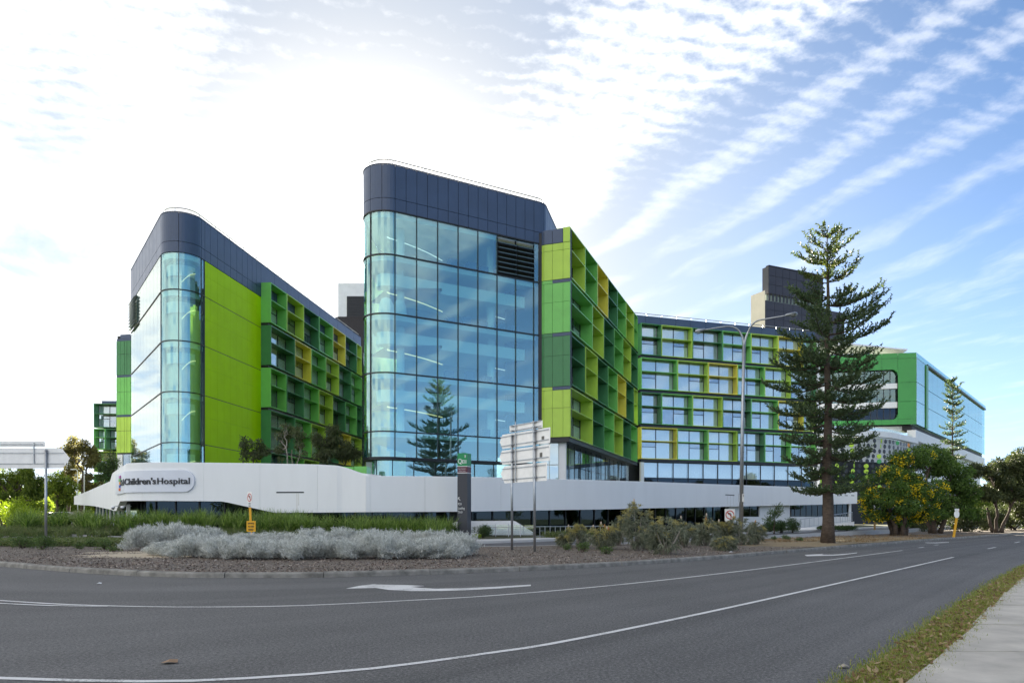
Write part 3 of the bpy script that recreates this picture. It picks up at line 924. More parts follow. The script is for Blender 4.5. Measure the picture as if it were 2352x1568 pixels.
# ======== box facades
def inner_boxes(th, P0, t, n, rows, depth=1.2, winw=2.2, closed_ends=True):
    """P0: plan point on the front plane; t along, n outward. rows: (z0, z1, [(width, colour, style)])"""
    P0, t, n = Vector(P0), Vector(t).normalized(), Vector(n).normalized()
    def pt(s, o, z): 
        q = P0 + t * s + n * o
        return Vector((q.x, q.y, z))
    T, Nn = Vector((t.x, t.y, 0)), Vector((n.x, n.y, 0))
    th_ = 0.085
    for (z0, z1, cells) in rows:
        s = 0.0
        for (w, col, style) in cells:
            if w <= 0: s -= w; continue
            mt = GREEN[col]
            a, b = s + 0.02, s + w - 0.02
            jo = rnd.uniform(-0.03, 0.03)
            mb = MB()
            mb.obox(pt(a, -depth, z0), T * th_, Nn * (depth + jo), Vector((0, 0, z1 - z0)))
            mb.obox(pt(b - th_, -depth, z0), T * th_, Nn * (depth + jo), Vector((0, 0, z1 - z0)))
            mb.obox(pt(a + th_, -depth, z0), T * (b - a - 2 * th_), Nn * (depth + jo - 0.004), Vector((0, 0, th_)))
            mb.obox(pt(a + th_, -depth, z1 - th_), T * (b - a - 2 * th_), Nn * (depth + jo - 0.004), Vector((0, 0, th_)))
            bx = mb.build('sunshade_box', mt, th)
            zs = z0 + (z1 - z0) * 0.565
            MB().obox(pt(a + th_, -depth, zs), T * (b - a - 2 * th_), Nn * (depth + jo - 0.03), Vector((0, 0, 0.07))).build('shelf', mt, bx)
            # windows: two columns, sill rows below the shelf
            zb, zt = z0 + th_, z1 - th_
            nw = max(1, round((b - a) / winw))
            cw = (b - a - 2 * th_) / nw
            fm = MB()
            for k in range(nw + 1):
                x = a + th_ + cw * k
                fm.obox(pt(x - 0.04, -depth - 0.03, zb), T * 0.08, Nn * 0.08, Vector((0, 0, zt - zb)))
            for k in range(nw):
                x0 = a + th_ + cw * k + 0.045
                lowsplit = (k + style) % 2 == 0
                lv = [(zs + 0.08, zt - 0.02)]
                if lowsplit:
                    zc_ = zb + (zs - zb) * 0.70
                    lv += [(zb + 0.02, zc_ - 0.025), (zc_ + 0.025, zs - 0.01)]
                    fm.obox(pt(x0, -depth - 0.03, zc_ - 0.03), T * (cw - 0.09), Nn * 0.08, Vector((0, 0, 0.06)))
                else:
                    lv += [(zb + 0.02, zs - 0.01)]
                for li, (c0, c1) in enumerate(lv):
                    pn = MB().obox(pt(x0, -depth, c0), T * (cw - 0.09), Nn * 0.012, Vector((0, 0, c1 - c0))).build('window_pane', m_glassW, bx)
                # blind behind: upper panes drawn, lower ones sometimes half open
                dark = rnd.random() < (0.25 if style >= 0 else 0.85)
                for li, (c0, c1) in enumerate(lv):
                    if li == 0: blind = True if style >= 0 else rnd.random() < 0.5
                    elif lowsplit: blind = (li == 1) if style >= 0 else rnd.random() < 0.3
                    else: blind = not dark
                    MB().obox(pt(x0, -depth - (0.06 if blind else 0.5), c0 - 0.03), T * (cw - 0.09), Nn * 0.02, Vector((0, 0, c1 - c0 + 0.06))).build('blind' if blind else 'room', m_blind if blind else m_room, bx)
            fm.obox(pt(a + th_, -depth - 0.028, zb), T * (b - a - 2 * th_), Nn * 0.07, Vector((0, 0, 0.05)))
            fm.obox(pt(a + th_, -depth - 0.028, zt - 0.05), T * (b - a - 2 * th_), Nn * 0.07, Vector((0, 0, 0.05)))
            fm.build('window_frame', m_black, bx)
            s += w

# ======== wing to the right of the glass tower (boxes seen on edge)
tC = thing('box_wing', (6, 70, 0), 'green panelled wing of stacked sunshade boxes beside the blue glass tower', 'building', 'hospital buildings')
C0 = Vector((4.88, 61.1)); tc_ = Vector((0.352, 0.936)).normalized(); nc_ = Vector((tc_.y, -tc_.x))
rowsC = [
    (Z(20.2), Z(24.35), [(4.9, 'lime', -1), (4.45, 'mid', -1), (4.45, 'yellow', -1), (4.4, 'dark', -1), (4.4, 'mid', -1), (4.5, 'lime', -1), (2.3, 'mid', -1)]),
    (Z(15.72), Z(19.9), [(7.5, 'mid', 0), (4.5, 'lime', -1), (4.5, 'dark', 0), (4.5, 'mid', -1), (4.4, 'lime', -1), (4.0, 'dark', -1)]),
    (Z(11.25), Z(15.42), [(4.9, 'dark', -1), (4.45, 'lime', 0), (4.45, 'dark', -1), (4.4, 'mid', -1), (4.4, 'yellow', -1), (4.5, 'dark', -1), (2.3, 'lime', -1)]),
    (Z(6.8), Z(10.95), [(7.5, 'lime', 0), (4.5, 'dark', -1), (4.5, 'mid', -1), (4.5, 'lime', -1), (4.4, 'dark', -1), (4.0, 'mid', -1)]),
]
inner_boxes(tC, C0, tc_, nc_, rowsC, 1.2)
# end wall towards the road, four coloured storeys
CE0, CE1 = Vector((2.45, 62.0)), C0 - nc_ * 0.0 + (-tc_) * 0.03
pE = Path([(2.75, 66.0), tuple(CE0), tuple(CE1)], {1: 0.45}, 8)
cuts = [0.3, 2.4, pE.near(CE0) + 0.25, pE.len - 1.55, pE.len - 0.62, pE.len]
for i, (z0, z1, cl_) in enumerate(((Z(6.8), Z(11.05), 'lime'), (Z(11.05), Z(15.55), 'dark'), (Z(15.55), Z(20.03), 'mid'), (Z(20.03), Z(23.1), 'lime'))):
    zm_ = z0 + 0.58 * (z1 - z0) if i < 3 else z0 + 0.8 * (z1 - z0)
    panel_run(tC, pE, cuts, z0 + 0.02, zm_, GREEN[cl_], 'panel', 0.012)
    panel_run(tC, pE, cuts, zm_, z1 - (0.28 if i < 3 else 0.02), GREEN[cl_], 'panel', 0.012)
    if i < 3:
        panel_run(tC, pE, [cuts[0], cuts[3]], z1 - 0.28, z1, GREEN[cl_], 'panel', 0.012)
        mb = MB(); band(mb, pE, cuts[3], cuts[5], z1 - 0.26, z1, -0.05, 0.03); mb.build('joint_band', m_navy, tC)
panel_run(tC, pE, cuts[:-1], Z(23.1), Z(24.3), m_navy, 'crown_panel')
panel_run(tC, pE, cuts[-2:], Z(23.1), Z(24.35), GREEN['lime'], 'panel')
mb = MB(); band(mb, pE, 0, pE.len - 0.02, Z(6.75), Z(24.2), -0.5, -0.02); mb.build('wall_core', m_dark, tC)
# body behind the boxes
def body(th, P0, t, n, length, z0, z1, back, name='wall', material=None):
    P0, t, n = Vector(P0), Vector(t).normalized(), Vector(n).normalized()
    a = P0 - n * back[0]
    MB().obox((a.x, a.y, z0), Vector((t.x, t.y, 0)) * length, Vector((-n.x, -n.y, 0)) * back[1], Vector((0, 0, z1 - z0))).build(name, material or m_dark, th)
body(tC, C0, tc_, nc_, 29.0, Z(6.5), Z(24.15), (1.85, 4.0))
body(tC, C0 + nc_ * -0.05, tc_, nc_, 29.6, Z(6.42), Z(6.78), (0.05, 6.0), 'soffit', m_black)
for zz0 in (Z(19.9), Z(15.42), Z(10.95)):
    body(tC, C0, tc_, nc_, 29.0, zz0 + 0.02, zz0 + 0.28, (0.30, 1.5), 'floor_edge', m_black)
# recessed ground floor windows
g0 = C0 - nc_ * 1.0
for k in range(14):
    a = g0 + tc_ * (0.75 + 2.0 * k)
    for z0, z1 in ((Z(2.3), Z(4.55)), (Z(4.62), Z(6.4))):
        MB().obox((a.x, a.y, z0), Vector((tc_.x, tc_.y, 0)) * 1.93, Vector((nc_.x, nc_.y, 0)) * 0.03, Vector((0, 0, z1 - z0))).build('window_pane', m_glassW, tC)
    MB().obox((*(a - tc_ * 0.07), Z(2.2)), Vector((tc_.x, tc_.y, 0)) * 0.07, Vector((nc_.x, nc_.y, 0)) * 0.06, Vector((0, 0, 4.25))).build('mullion', m_black, tC)
    b = a - nc_ * 0.6
    if k % 3 != 1:
        MB().obox((b.x, b.y, Z(2.2)), Vector((tc_.x, tc_.y, 0)) * 1.9, Vector((nc_.x, nc_.y, 0)) * 0.03, Vector((0, 0, 1.6 if k % 2 else 4.1))).build('blind', m_blind, tC)
body(tC, C0, tc_, nc_, 28.5, Z(2.0), Z(6.4), (3.2, 0.2), 'back_wall', m_room)
MB().obox((*(CE0 + Vector((1.55, -0.02))), Z(1.5)), (0.55, -0.2, 0), (0.1, 0.5, 0), (0, 0, 5.2)).build('column', m_white2, tC)
for k in range(2):
    MB().obox((*(CE0 + Vector((-0.05 + 0.8 * k, 0.25))), Z(1.5)), (0.72, -0.2, 0), (0.02, 0.05, 0), (0, 0, 3.0)).build('window_pane', m_glassW, tC)
    MB().obox((*(CE0 + Vector((-0.05 + 0.8 * k, 0.25))), Z(4.6)), (0.72, -0.2, 0), (0.02, 0.05, 0), (0, 0, 1.8)).build('window_pane', m_glassW, tC)
MB().obox((*(CE0 + Vector((-0.1, 0.7))), Z(1.5)), (2.0, -0.5, 0), (0.02, 0.1, 0), (0, 0, 5.2)).build('blind', m_blind, tC)

# ======== long wing at the right (boxes seen from the front)
tD = thing('long_wing', (29, 97, 0), 'long wing with white blinds in green and yellow framed window boxes behind the street lamp', 'building', 'hospital buildings')
D0 = Vector((16.15, 91.5)); td_ = Vector((25.4, 8.5)).normalized(); nd_ = Vector((td_.y, -td_.x))
rA = [2.9, 4.5, 4.5, 4.4, 4.3, 4.1, 2.15]
rB = [5.2, 4.55, 4.45, 4.25, 4.2, 4.2]
def cells(ws, cols, st): return [(w, c, st if st < 0 else i) for i, (w, c) in enumerate(zip(ws, cols))]
rowsD = [
    (Z(20.5), Z(24.45), cells(rA, ['dark', 'lime', 'dark', 'mid', 'lime', 'yellow', 'mid'], 1)),
    (Z(16.2), Z(20.15), cells(rB, ['mid', 'lime', 'yellow', 'mid', 'lime', 'dark'], 1)),
    (Z(11.85), Z(15.8), cells(rA, ['dark', 'mid', 'lime', 'dark', 'mid', 'yellow', 'lime'], 1)),
    (Z(7.48), Z(11.45), cells(rB, ['yellow', 'mid', 'lime', 'dark', 'mid', 'mid'], 1)),
]
inner_boxes(tD, D0, td_, nd_, rowsD, 0.95, 2.25)
body(tD, D0, td_, nd_, 27.2, Z(7.1), Z(24.5), (1.55, 8.0))
body(tD, D0, td_, nd_, 27.0, Z(7.12), Z(7.45), (0.0, 8.0), 'soffit', m_black)
for zz0 in (Z(20.15), Z(15.8), Z(11.45)):
    body(tD, D0, td_, nd_, 27.0, zz0 + 0.02, zz0 + 0.33, (0.25, 1.0), 'floor_edge', m_black)
MB().obox((14.0, 93.2, 0), (5.0, 1.6, 0), (-1.2, 4.0, 0), (0, 0, Z(24.4))).build('sun_gap_block', m_dark, tD)  # added block: closes the wing gap that let a sun stripe onto the road
# roof band
pD = Path([tuple(D0 - td_ * 1.2 - nd_ * 0.75), tuple(D0 + td_ * 27.3 - nd_ * 0.75)])
panel_run(tD, pD, [k * 2.19 for k in range(14)], Z(24.5), Z(25.6), m_navy, 'crown_panel')
mb = MB(); band(mb, pD, 0, pD.len, Z(24.3), Z(25.5), -3, -0.05); mb.build('roof', m_dark, tD)
rail_along(tD, pD, 0.1, pD.len, Z(25.6), 2.2, -0.4, 0.38)
# ground floor windows
for k in range(12):
    a = D0 - nd_ * 0.75 + td_ * (0.55 + 2.22 * k)
    w = 2.22
    for z0, z1 in ((Z(5.2), Z(7.05)), (Z(3.2), Z(5.12))):
        MB().obox((a.x + td_.x * 0.05, a.y + td_.y * 0.05, z0), Vector((td_.x, td_.y, 0)) * (w - 0.1), Vector((nd_.x, nd_.y, 0)) * 0.02, Vector((0, 0, z1 - z0))).build('window_pane', m_glassW if z0 > Z(5) else m_glassD, tD)
    MB().obox((*(a - td_ * 0.05), Z(3.0)), Vector((td_.x, td_.y, 0)) * 0.1, Vector((nd_.x, nd_.y, 0)) * 0.08, Vector((0, 0, 4.1))).build('mullion', m_black, tD)
    b = a - nd_ * 0.25
    MB().obox((b.x, b.y, Z(5.1)), Vector((td_.x, td_.y, 0)) * (w - 0.1), Vector((nd_.x, nd_.y, 0)) * 0.02, Vector((0, 0, 1.95))).build('blind', m_blind, tD)
    if k in (1, 2, 5, 6, 9, 10):
        MB().obox((b.x, b.y, Z(3.1)), Vector((td_.x, td_.y, 0)) * (w - 0.1), Vector((nd_.x, nd_.y, 0)) * 0.02, Vector((0, 0, 1.1))).build('blind', m_blind, tD)
body(tD, D0, td_, nd_, 27.0, Z(5.1) , Z(5.2), (0.68, 0.12), 'transom', m_black)
body(tD, D0, td_, nd_, 27.0, Z(2.5), Z(7.1), (2.4, 0.2), 'back_wall', m_room)
MB().obox((*(D0 + td_ * 0.0 - nd_ * 0.4), Z(2.5)), Vector((td_.x, td_.y, 0)) * 0.45, Vector((nd_.x, nd_.y, 0)) * 0.35, (0, 0, 4.55)).build('column', m_white2, tD)
MB().obox((*(D0 + td_ * 27.0 - nd_ * 0.6), Z(2.5)), Vector((td_.x, td_.y, 0)) * 0.45, Vector((nd_.x, nd_.y, 0)) * 0.6, (0, 0, 21.5)).build('end_fin', m_white2, tD)

# ======== left tower with lime flank
A0, AC, A2 = (-41.2, 79.2), (-28.46, 61.1), (-22.2, 111.2)
pA = Path([A0, AC, A2], {1: 1.74}, 18)
tA = thing('lime_flank_tower', (-29, 70, 0), 'tower with pale glass nose, navy crown and lime green flank at the left', 'building', 'hospital buildings')
s0A = pA.near((-31.05, 64.8)); s1A = pA.near((-27.9, 65.6))
lim0 = s1A + 0.55; lim1 = pA.near((-26.5, 77.0)); 
left_cuts = [0.0 + (s0A) * k / 9 for k in range(10)]
nose = [s0A, (s0A + s1A) / 2, s1A, lim0]
levA = [L6 - 1.5, L4 + 0.05, L3 + 0.05, L2 + 0.05, L1 + 0.05, GT]
flank = [lim0] + [lim0 + (lim1 - lim0) * f for f in (0.085, 0.2, 0.31, 0.42, 0.53, 0.63, 0.73, 0.82, 0.91, 1.0)]
rest = [lim1 + 3.2 * k for k in range(1, 11)]
crownA = left_cuts[:-1] + nose + flank[1:] + rest
panel_run(tA, pA, crownA, GT + 0.95, TOP, m_navy, 'crown_panel', 0.02)
panel_run(tA, pA, crownA, GT, GT + 0.95, m_navy, 'crown_panel', 0.02)
mb = MB(); band(mb, pA, 0, crownA[-1], L6 - 1.5, TOP - 0.08, -0.9, -0.6); mb.build('wall_core', m_inwall, tA)
mb = MB(); band(mb, pA, 0, crownA[-1], GT + 0.05, TOP - 0.08, -0.5, -0.03); mb.build('crown_backing', m_dark, tA)
mb = MB(); band(mb, pA, 0, crownA[-1], TOP, TOP + 0.06, -0.35, 0.09); mb.build('coping', m_navy, tA)
rail_along(tA, pA, 0.1, crownA[-1] - 0.2, TOP + 0.06, 2.7)
for zi in range(len(levA) - 1):
    z0, z1 = levA[zi], levA[zi + 1]
    for ci, (a, b) in enumerate(zip(left_cuts[:-1], left_cuts[1:])):
        if zi == 4 and ci < 2: continue
        mb = MB(); band(mb, pA, a + 0.012, b - 0.012, z0 + 0.03, z1 - 0.03, 0.0, 0.03); mb.build('glass_pane', m_glassA, tA)
    for ci, (a, b) in enumerate(zip(nose[:-1], nose[1:])):
        mb = MB(); band(mb, pA, a + 0.03, b - 0.03, z0 + 0.04, z1 - 0.04, 0.0, 0.03); mb.build('glass_pane', m_glassB, tA)
    zmid = (z0 + z1) / 2 + 0.25
    for a, b in zip(flank[:-1], flank[1:]):
        for c0, c1 in ((z0, zmid), (zmid, z1)):
            mb = MB(); band(mb, pA, a + 0.006, b - 0.006, c0 + (0.035 if c0 == z0 else 0.006), c1 - (0.035 if c1 == z1 else 0.006), 0.0, 0.05); mb.build('panel', m_lime, tA)
for s in nose[:-1] + [lim0 - 0.04]:
    mullion(tA, pA, s, L6 - 1.5, GT)
for z in levA[1:-1]:
    transom(tA, pA, 0, lim0, z, 0.08)
    mb = MB(); band(mb, pA, lim0, lim1, z - 0.03, z + 0.03, -0.03, 0.02); mb.build('joint', m_black, tA)
mb = MB(); band(mb, pA, lim0, lim1, L6 - 1.5, GT, -0.3, -0.02); mb.build('flank_backing', m_dark, tA)
mb = MB(); band(mb, pA, 0, s0A - 0.3, L6 - 1.5, GT, -0.35, -0.2); mb.build('blind', m_blind, tA)
for z in levA[1:]:
    q = pA.samples(s0A - 1.0, lim0)
    MB().slab([(*pA.at(s, -0.12), z - 0.5) for s in q] + [(*pA.at(lim0, -0.55), z - 0.5), (*pA.at(s0A - 1.0, -0.55), z - 0.5)], (0, 0, 0.42)).build('floor_slab', m_ceil, tA)
    mb = MB(); band(mb, pA, s0A + 0.2, s1A - 0.3, z - 1.9, z - 0.95, -0.5, -0.4); mb.build('bulkhead', m_ceil, tA)
    pts = [pA.at(s1A - 1.9 + 1.4 * f / 6, -0.45 + 0.25 * (f / 6) ** 2) for f in range(7)]
    MB().tube([(p.x, p.y, z - 1.55 - 0.9 * (1 - math.sin(f / 6 * 1.5))) for f, p in enumerate(pts)], 0.035, 6).build('light_strip', m_warm, tA)
for k in range(9):
    z = L1 + 0.2 + k * (GT - L1 - 0.2) / 9
    p0, p1, q0, q1 = pA.at(left_cuts[0], 0.0), pA.at(left_cuts[2], 0.0), pA.at(left_cuts[0], 0.34), pA.at(left_cuts[2], 0.34)
    MB().slab([(p0.x, p0.y, z + 0.16), (p1.x, p1.y, z + 0.16), (q1.x, q1.y, z), (q0.x, q0.y, z)], (0, 0, 0.05)).build('louvre', bpy.data.materials['louvre_metal'], tA)
poly_cap(pA, 0.3, crownA[-1], TOP - 0.9, [(-24, 111), (-40, 92)]).build('roof', m_dark, tA)
# boxes on the flank
ta_ = (Vector(A2) - Vector(AC)).normalized(); na_ = Vector((ta_.y, -ta_.x))
AB0 = pA.at(lim1) + na_ * 1.15
rowsA = [
    (Z(20.6), Z(24.8), cells([3.9, 4.65, 4.6, 4.65, 4.65, 4.6, 2.2], ['mid', 'lime', 'dark', 'mid', 'yellow', 'dark', 'lime'], -1)),
    (Z(16.15), Z(20.3), cells([6.1, 4.7, 4.6, 4.6, 4.6, 4.6], ['dark', 'yellow', 'mid', 'lime', 'dark', 'mid'], 0)),
    (Z(11.7), Z(15.85), cells([3.9, 4.65, 4.6, 4.65, 4.65, 4.6, 2.2], ['mid', 'dark', 'mid', 'lime', 'dark', 'mid', 'dark'], 0)),
    (Z(7.25), Z(11.4), cells([6.1, 4.7, 4.6, 4.6, 4.6, 4.6], ['dark', 'mid', 'lime', 'dark', 'yellow', 'lime'], 0)),
    (Z(2.8), Z(6.95), cells([3.9, 4.65, 4.6, 4.65, 4.65, 4.6, 2.2], ['dark', 'mid', 'lime', 'dark', 'mid', 'dark', 'lime'], -1)),
]
inner_boxes(tA, AB0, ta_, na_, rowsA, 1.12)
for zz0 in (Z(20.3), Z(15.85), Z(11.4), Z(6.95)):
    body(tA, AB0, ta_, na_, 29.3, zz0 + 0.02, zz0 + 0.27, (0.3, 0.8), 'floor_edge', m_black)

# ======== link block between the two towers
tL = thing('link_block', (-18, 112, 0), 'dark narrow link with small blue windows between the two towers', 'building', 'hospital buildings')
MB().obox((-27.0, 112.2, 0), (24.6, 3, 0), (-1, 8, 0), (0, 0, Z(24.6))).build('wall', m_dark, tL)
for r in range(6):
    for k in range(3):
        MB().obox((-24.6 + 0.9 * k, 112.25 + 0.11 * k, Z(2.5 + 3.9 * r)), (0.8, 0.12, 0), (0, -0.06, 0), (0, 0, 3.4)).build('window_pane', m_glassW, tL)

# ======== roof plant behind
tP = thing('roof_plant', (-22, 125, 28), 'white roof plant box with dark louvre above dark brick screen', 'plant room', 'hospital buildings')
a, b = XY(776, 128), XY(842, 128)
MB().obox((a[0], a[1], 24), (b[0] - a[0] + 4, 0, 0), (0, 6, 0), (0, 0, W(0, 650, 128).z - 24)).build('wall', m_white2, tP)
a2 = XY(797, 127.9)
MB().obox((a2[0], 127.8, W(0, 735, 128).z), (5, 0, 0), (0, 0.15, 0), (0, 0, W(0, 681, 128).z - W(0, 735, 128).z)).build('louvre', m_dark, tP)
for k in range(10):
    z = W(0, 733, 128).z + k * 0.41
    MB().obox((a2[0], 127.72, z), (5, 0, 0), (0, 0.06, 0), (0, 0, 0.07)).build('slat', m_black, tP)
a3 = XY(770, 122)
MB().obox((a3[0], 122, 22), (6.5, 0, 0), (0, 4, 0), (0, 0, W(0, 727, 122).z - 22)).build('brick_screen', mat('dark_brick', (0.035, 0.03, 0.033), 0.8, 0, 0.3, 6), tP)
MB().tube([(a[0], 128, W(0, 647, 128).z), (b[0] + 3, 128, W(0, 644, 128).z)], 0.06, 5).build('roof_rail', m_rail, tP)

# ======== far left wing end and its boxes
tG = thing('end_wall_wing', XY(292, 86) + (0,), 'narrow three storey stack of green cladding behind the left tower', 'building', 'hospital buildings')
gd = 88.0
def gz(v): return W(0, v, gd).z
gx0, gx1, gx2 = XY(269, gd)[0], XY(304, gd)[0], XY(319, gd)[0]
pG = Path([(gx0 + 0.1, gd + 4), (gx0, gd), (gx1, gd - 0.4), (gx2 + 1.0, gd + 5)])
g1, g2 = pG.s[1], pG.s[2]
gc = [0, 2, g1, g1 + 0.5, g1 + 1.05, g2 - 0.5, g2, g2 + 1.4, g2 + 3.0]
for z0, z1, cl_ in ((gz(1040), gz(953), 'lime'), (gz(953), gz(862), 'mid'), (gz(862), gz(779), 'dark')):
    zmm = z0 + 0.58 * (z1 - z0)
    panel_run(tG, pG, gc, z0, zmm, GREEN[cl_], 'panel', 0.02); panel_run(tG, pG, gc, zmm, z1 - 0.25, GREEN[cl_], 'panel', 0.02)
    mb = MB(); band(mb, pG, g1, g2 + 2.9, z1 - 0.24, z1, -0.05, 0.03); mb.build('joint_band', m_navy, tG)
panel_run(tG, pG, [g1 + 0.5, g2, g2 + 1.4], gz(779), gz(769), m_navy, 'crown_panel')
mb = MB(); band(mb, pG, 0.1, g2 + 2.9, 0, gz(772), -0.5, -0.03); mb.build('wall_core', m_dark, tG)
panel_run(tG, pG, [g1 + 0.1, g1 + 0.8], 0, gz(1043), m_white2, 'column'); panel_run(tG, pG, [g1 + 0.9, g2 - 0.2, g2 + 1.5], 0, gz(1043), m_glassW, 'window_pane')

tH = thing('far_box_wing', XY(240, 104) + (0,), 'distant stack of green window boxes at the far left edge of the hospital', 'building', 'hospital buildings')
hd = 104.0
hx0 = XY(215, hd)[0]
def hz(v): return W(0, v, hd).z
rowsH = [
    (hz(981), hz(926), [(3.2, 'dark', 0), (4.0, 'mid', 0)]),
    (hz(1031), hz(984), [(1.6, 'mid', 0), (2.4, 'dark', 0), (3.2, 'yellow', 0)]),
    (hz(1083), hz(1036), [(3.2, 'lime', 0), (4.0, 'dark', 0)]),
    (hz(1135), hz(1088), [(1.6, 'mid', 0), (2.4, 'dark', 0), (3.2, 'mid', 0)]),
]
inner_boxes(tH, (hx0, hd), (1, 0.08), (0.08, -1), rowsH, 1.4, 1.3)
MB().obox((hx0 + 0.3, hd + 1.9, 0), (8, 0.6, 0), (-1, 6, 0), (0, 0, hz(930))).build('wall', m_dark, tH)
MB().obox((XY(234, 106)[0], 106, hz(930)), (6, 0.3, 0), (-1, 5, 0), (0, 0, hz(915) - hz(930))).build('roof', m_navy, tH)

# ======== white podium ribbon
RB = [(170, 88, 1139, 1158), (197, 78, 1129, 1154), (216, 71.5, 1120.5, 1161), (252.5, 61.5, 1104.5, 1169.5), (257.6, 60, 1086, 1171), (285.8, 54.0, 1066.7, 1176), (297, 52.6, 1063.2, 1176), (372, 51.6, 1061, 1176), (574, 51.0, 1063, 1176), (729, 50.5, 1066, 1176.8), (774.6, 50.3, 1068.6, 1176.5), (785.4, 50.3, 1070.7, 1176.4), (841.8, 50.0, 1091, 1175.8), (853, 50.0, 1092.3, 1175.8), (1051, 51.4, 1094, 1174.4), (1148, 53.0, 1096, 1173), (1288, 56.6, 1099.8, 1170.6), (1378, 60.0, 1102.3, 1169), (1471, 64.3, 1105, 1167), (1713, 79.5, 1113.8, 1162), (1861, 90.5, 1118, 1158.8), (1969, 99.0, 1122, 1156)]
rp = [Vector(XY(u, d)) for u, d, _, _ in RB]
# dense smooth plan
rib_pts = smooth_line([tuple(p) for p in rp], 0.5)
pR = Path([tuple(p) for p in rib_pts])
rs_ = [pR.near(p) for p in rp]
ztop = [W(0, vt, d).z for (u, d, vt, vb) in RB]
def itp(q, xs, yv):
    if q <= xs[0]: return yv[0]
    for i in range(1, len(xs)):
        if q <= xs[i]:
            f = (q - xs[i - 1]) / max(1e-9, xs[i] - xs[i - 1]); return yv[i - 1] * (1 - f) + yv[i] * f
    return yv[-1]
def zt_(q):
    return sum(itp(q + k * 0.14, rs_, ztop) for k in (-2, -1, 0, 1, 2)) / 5
bot = [(170, 1158), (216, 1161.5), (262, 1172), (266.6, 1173), (275.5, 1150.7), (506, 1150.7), (522, 1153), (629.6, 1176.8), (700, 1176.6), (1051, 1174.4), (1148, 1173), (1288, 1170.6), (1412, 1168.7), (1471, 1167), (1713, 1162), (1896, 1158), (1969, 1156)]
bs, bz = [], []
for u, v in bot:
    q = pR.at_u(u)
    if q is None: q = 0.0
    bs.append(q); bz.append(W(0, v, pR.at(q).y).z)
def zb_(q): return itp(q, bs, bz)
tR = thing('white_podium', (0, 52, 0), 'sweeping white rendered podium band wrapping the base of the hospital', 'podium', 'hospital buildings')
joints = [0.0] + sorted(q for q in [pR.at_u(u) for u in (203, 265, 327, 468, 597, 729, 850, 976, 1150, 1300, 1450, 1600, 1750, 1860)] if q) + [pR.len]
for a, b in zip(joints[:-1], joints[1:]):
    mb = MB()
    extra = sorted(set([a + 0.006, b - 0.006] + [q for q in bs + rs_ if a + 0.03 < q < b - 0.03] + [a + (b - a) * k / 40 for k in range(1, 40)]))
    vs = []
    for s in extra:
        i, o = pR.at(s, -0.5), pR.at(s, 0.0)
        vs += [(o.x, o.y, zb_(s)), (o.x, o.y, zt_(s) - 0.03), (*pR.at(s, -0.03), zt_(s)), (i.x, i.y, zt_(s)), (i.x, i.y, zb_(s))]
    fs = []
    for k in range(len(extra) - 1):
        c, d = 5 * k, 5 * k + 5
        for j in range(5):
            j2 = (j + 1) % 5
            fs.append((c + j, d + j, d + j2, c + j2))
    e = 5 * (len(extra) - 1)
    fs += [(0, 1, 2, 3, 4), (e + 4, e + 3, e + 2, e + 1, e)]
    mb.add(vs, fs).build('wall_panel', m_white, tR, False)
# slots in the wall
for u0, u1, vc in ((635, 698, 1130.2), (1666, 1686.5, 1135.7), (1924, 1931, 1137.3), (1940, 1947, 1137.3), (1955, 1962, 1137.3)):
    a, b = pR.at_u(u0), pR.at_u(u1)
    z = W(0, vc, pR.at(a).y).z
    mb = MB(); band(mb, pR, a, b, z - 0.045, z + 0.045, -0.02, 0.012); mb.build('wall_slot', m_black, tR)
m_drip = mat('drip_stain', (0.66, 0.645, 0.60), 0.6, 0, 0.08, 4)
for u0, vt_, vb_ in ((682, 1131.8, 1172), (686, 1131.8, 1160), (1671, 1137, 1159), (1678, 1137, 1163), (1684.5, 1137, 1160)):
    a = pR.at_u(u0); yy = pR.at(a).y
    mb = MB(); band(mb, pR, a - 0.025, a + 0.025, W(0, vb_, yy).z, W(0, vt_, yy).z, -0.01, 0.003); mb.build('drip_stain', m_drip, tR)
# glazing set back below, and the dark soffit
a, b = pR.at_u(275), pR.at_u(1690)
q = a
gcuts = []
while q < b: gcuts.append(q); q += 1.9
for c, d in zip(gcuts[:-1], gcuts[1:]):
    mb = MB(); band(mb, pR, c + 0.03, d - 0.03, lambda s: zg(*pR.at(s)) + 0.02, lambda s: zb_(s) + 0.2, -1.32, -1.28); mb.build('glass_pane', m_glassD, tR)
    p = pR.at(c, -1.25); mullion(tR, pR, c, 0.1, zb_(c) + 0.2, 0.09, (-1.36, -1.2))
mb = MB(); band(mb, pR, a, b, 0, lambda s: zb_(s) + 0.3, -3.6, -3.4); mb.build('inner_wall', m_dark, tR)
mb = MB(); band(mb, pR, 0.1, pR.len, lambda s: zb_(s) + 0.05, lambda s: zb_(s) + 0.12, -3.5, -0.51); mb.build('soffit', m_dark, tR)
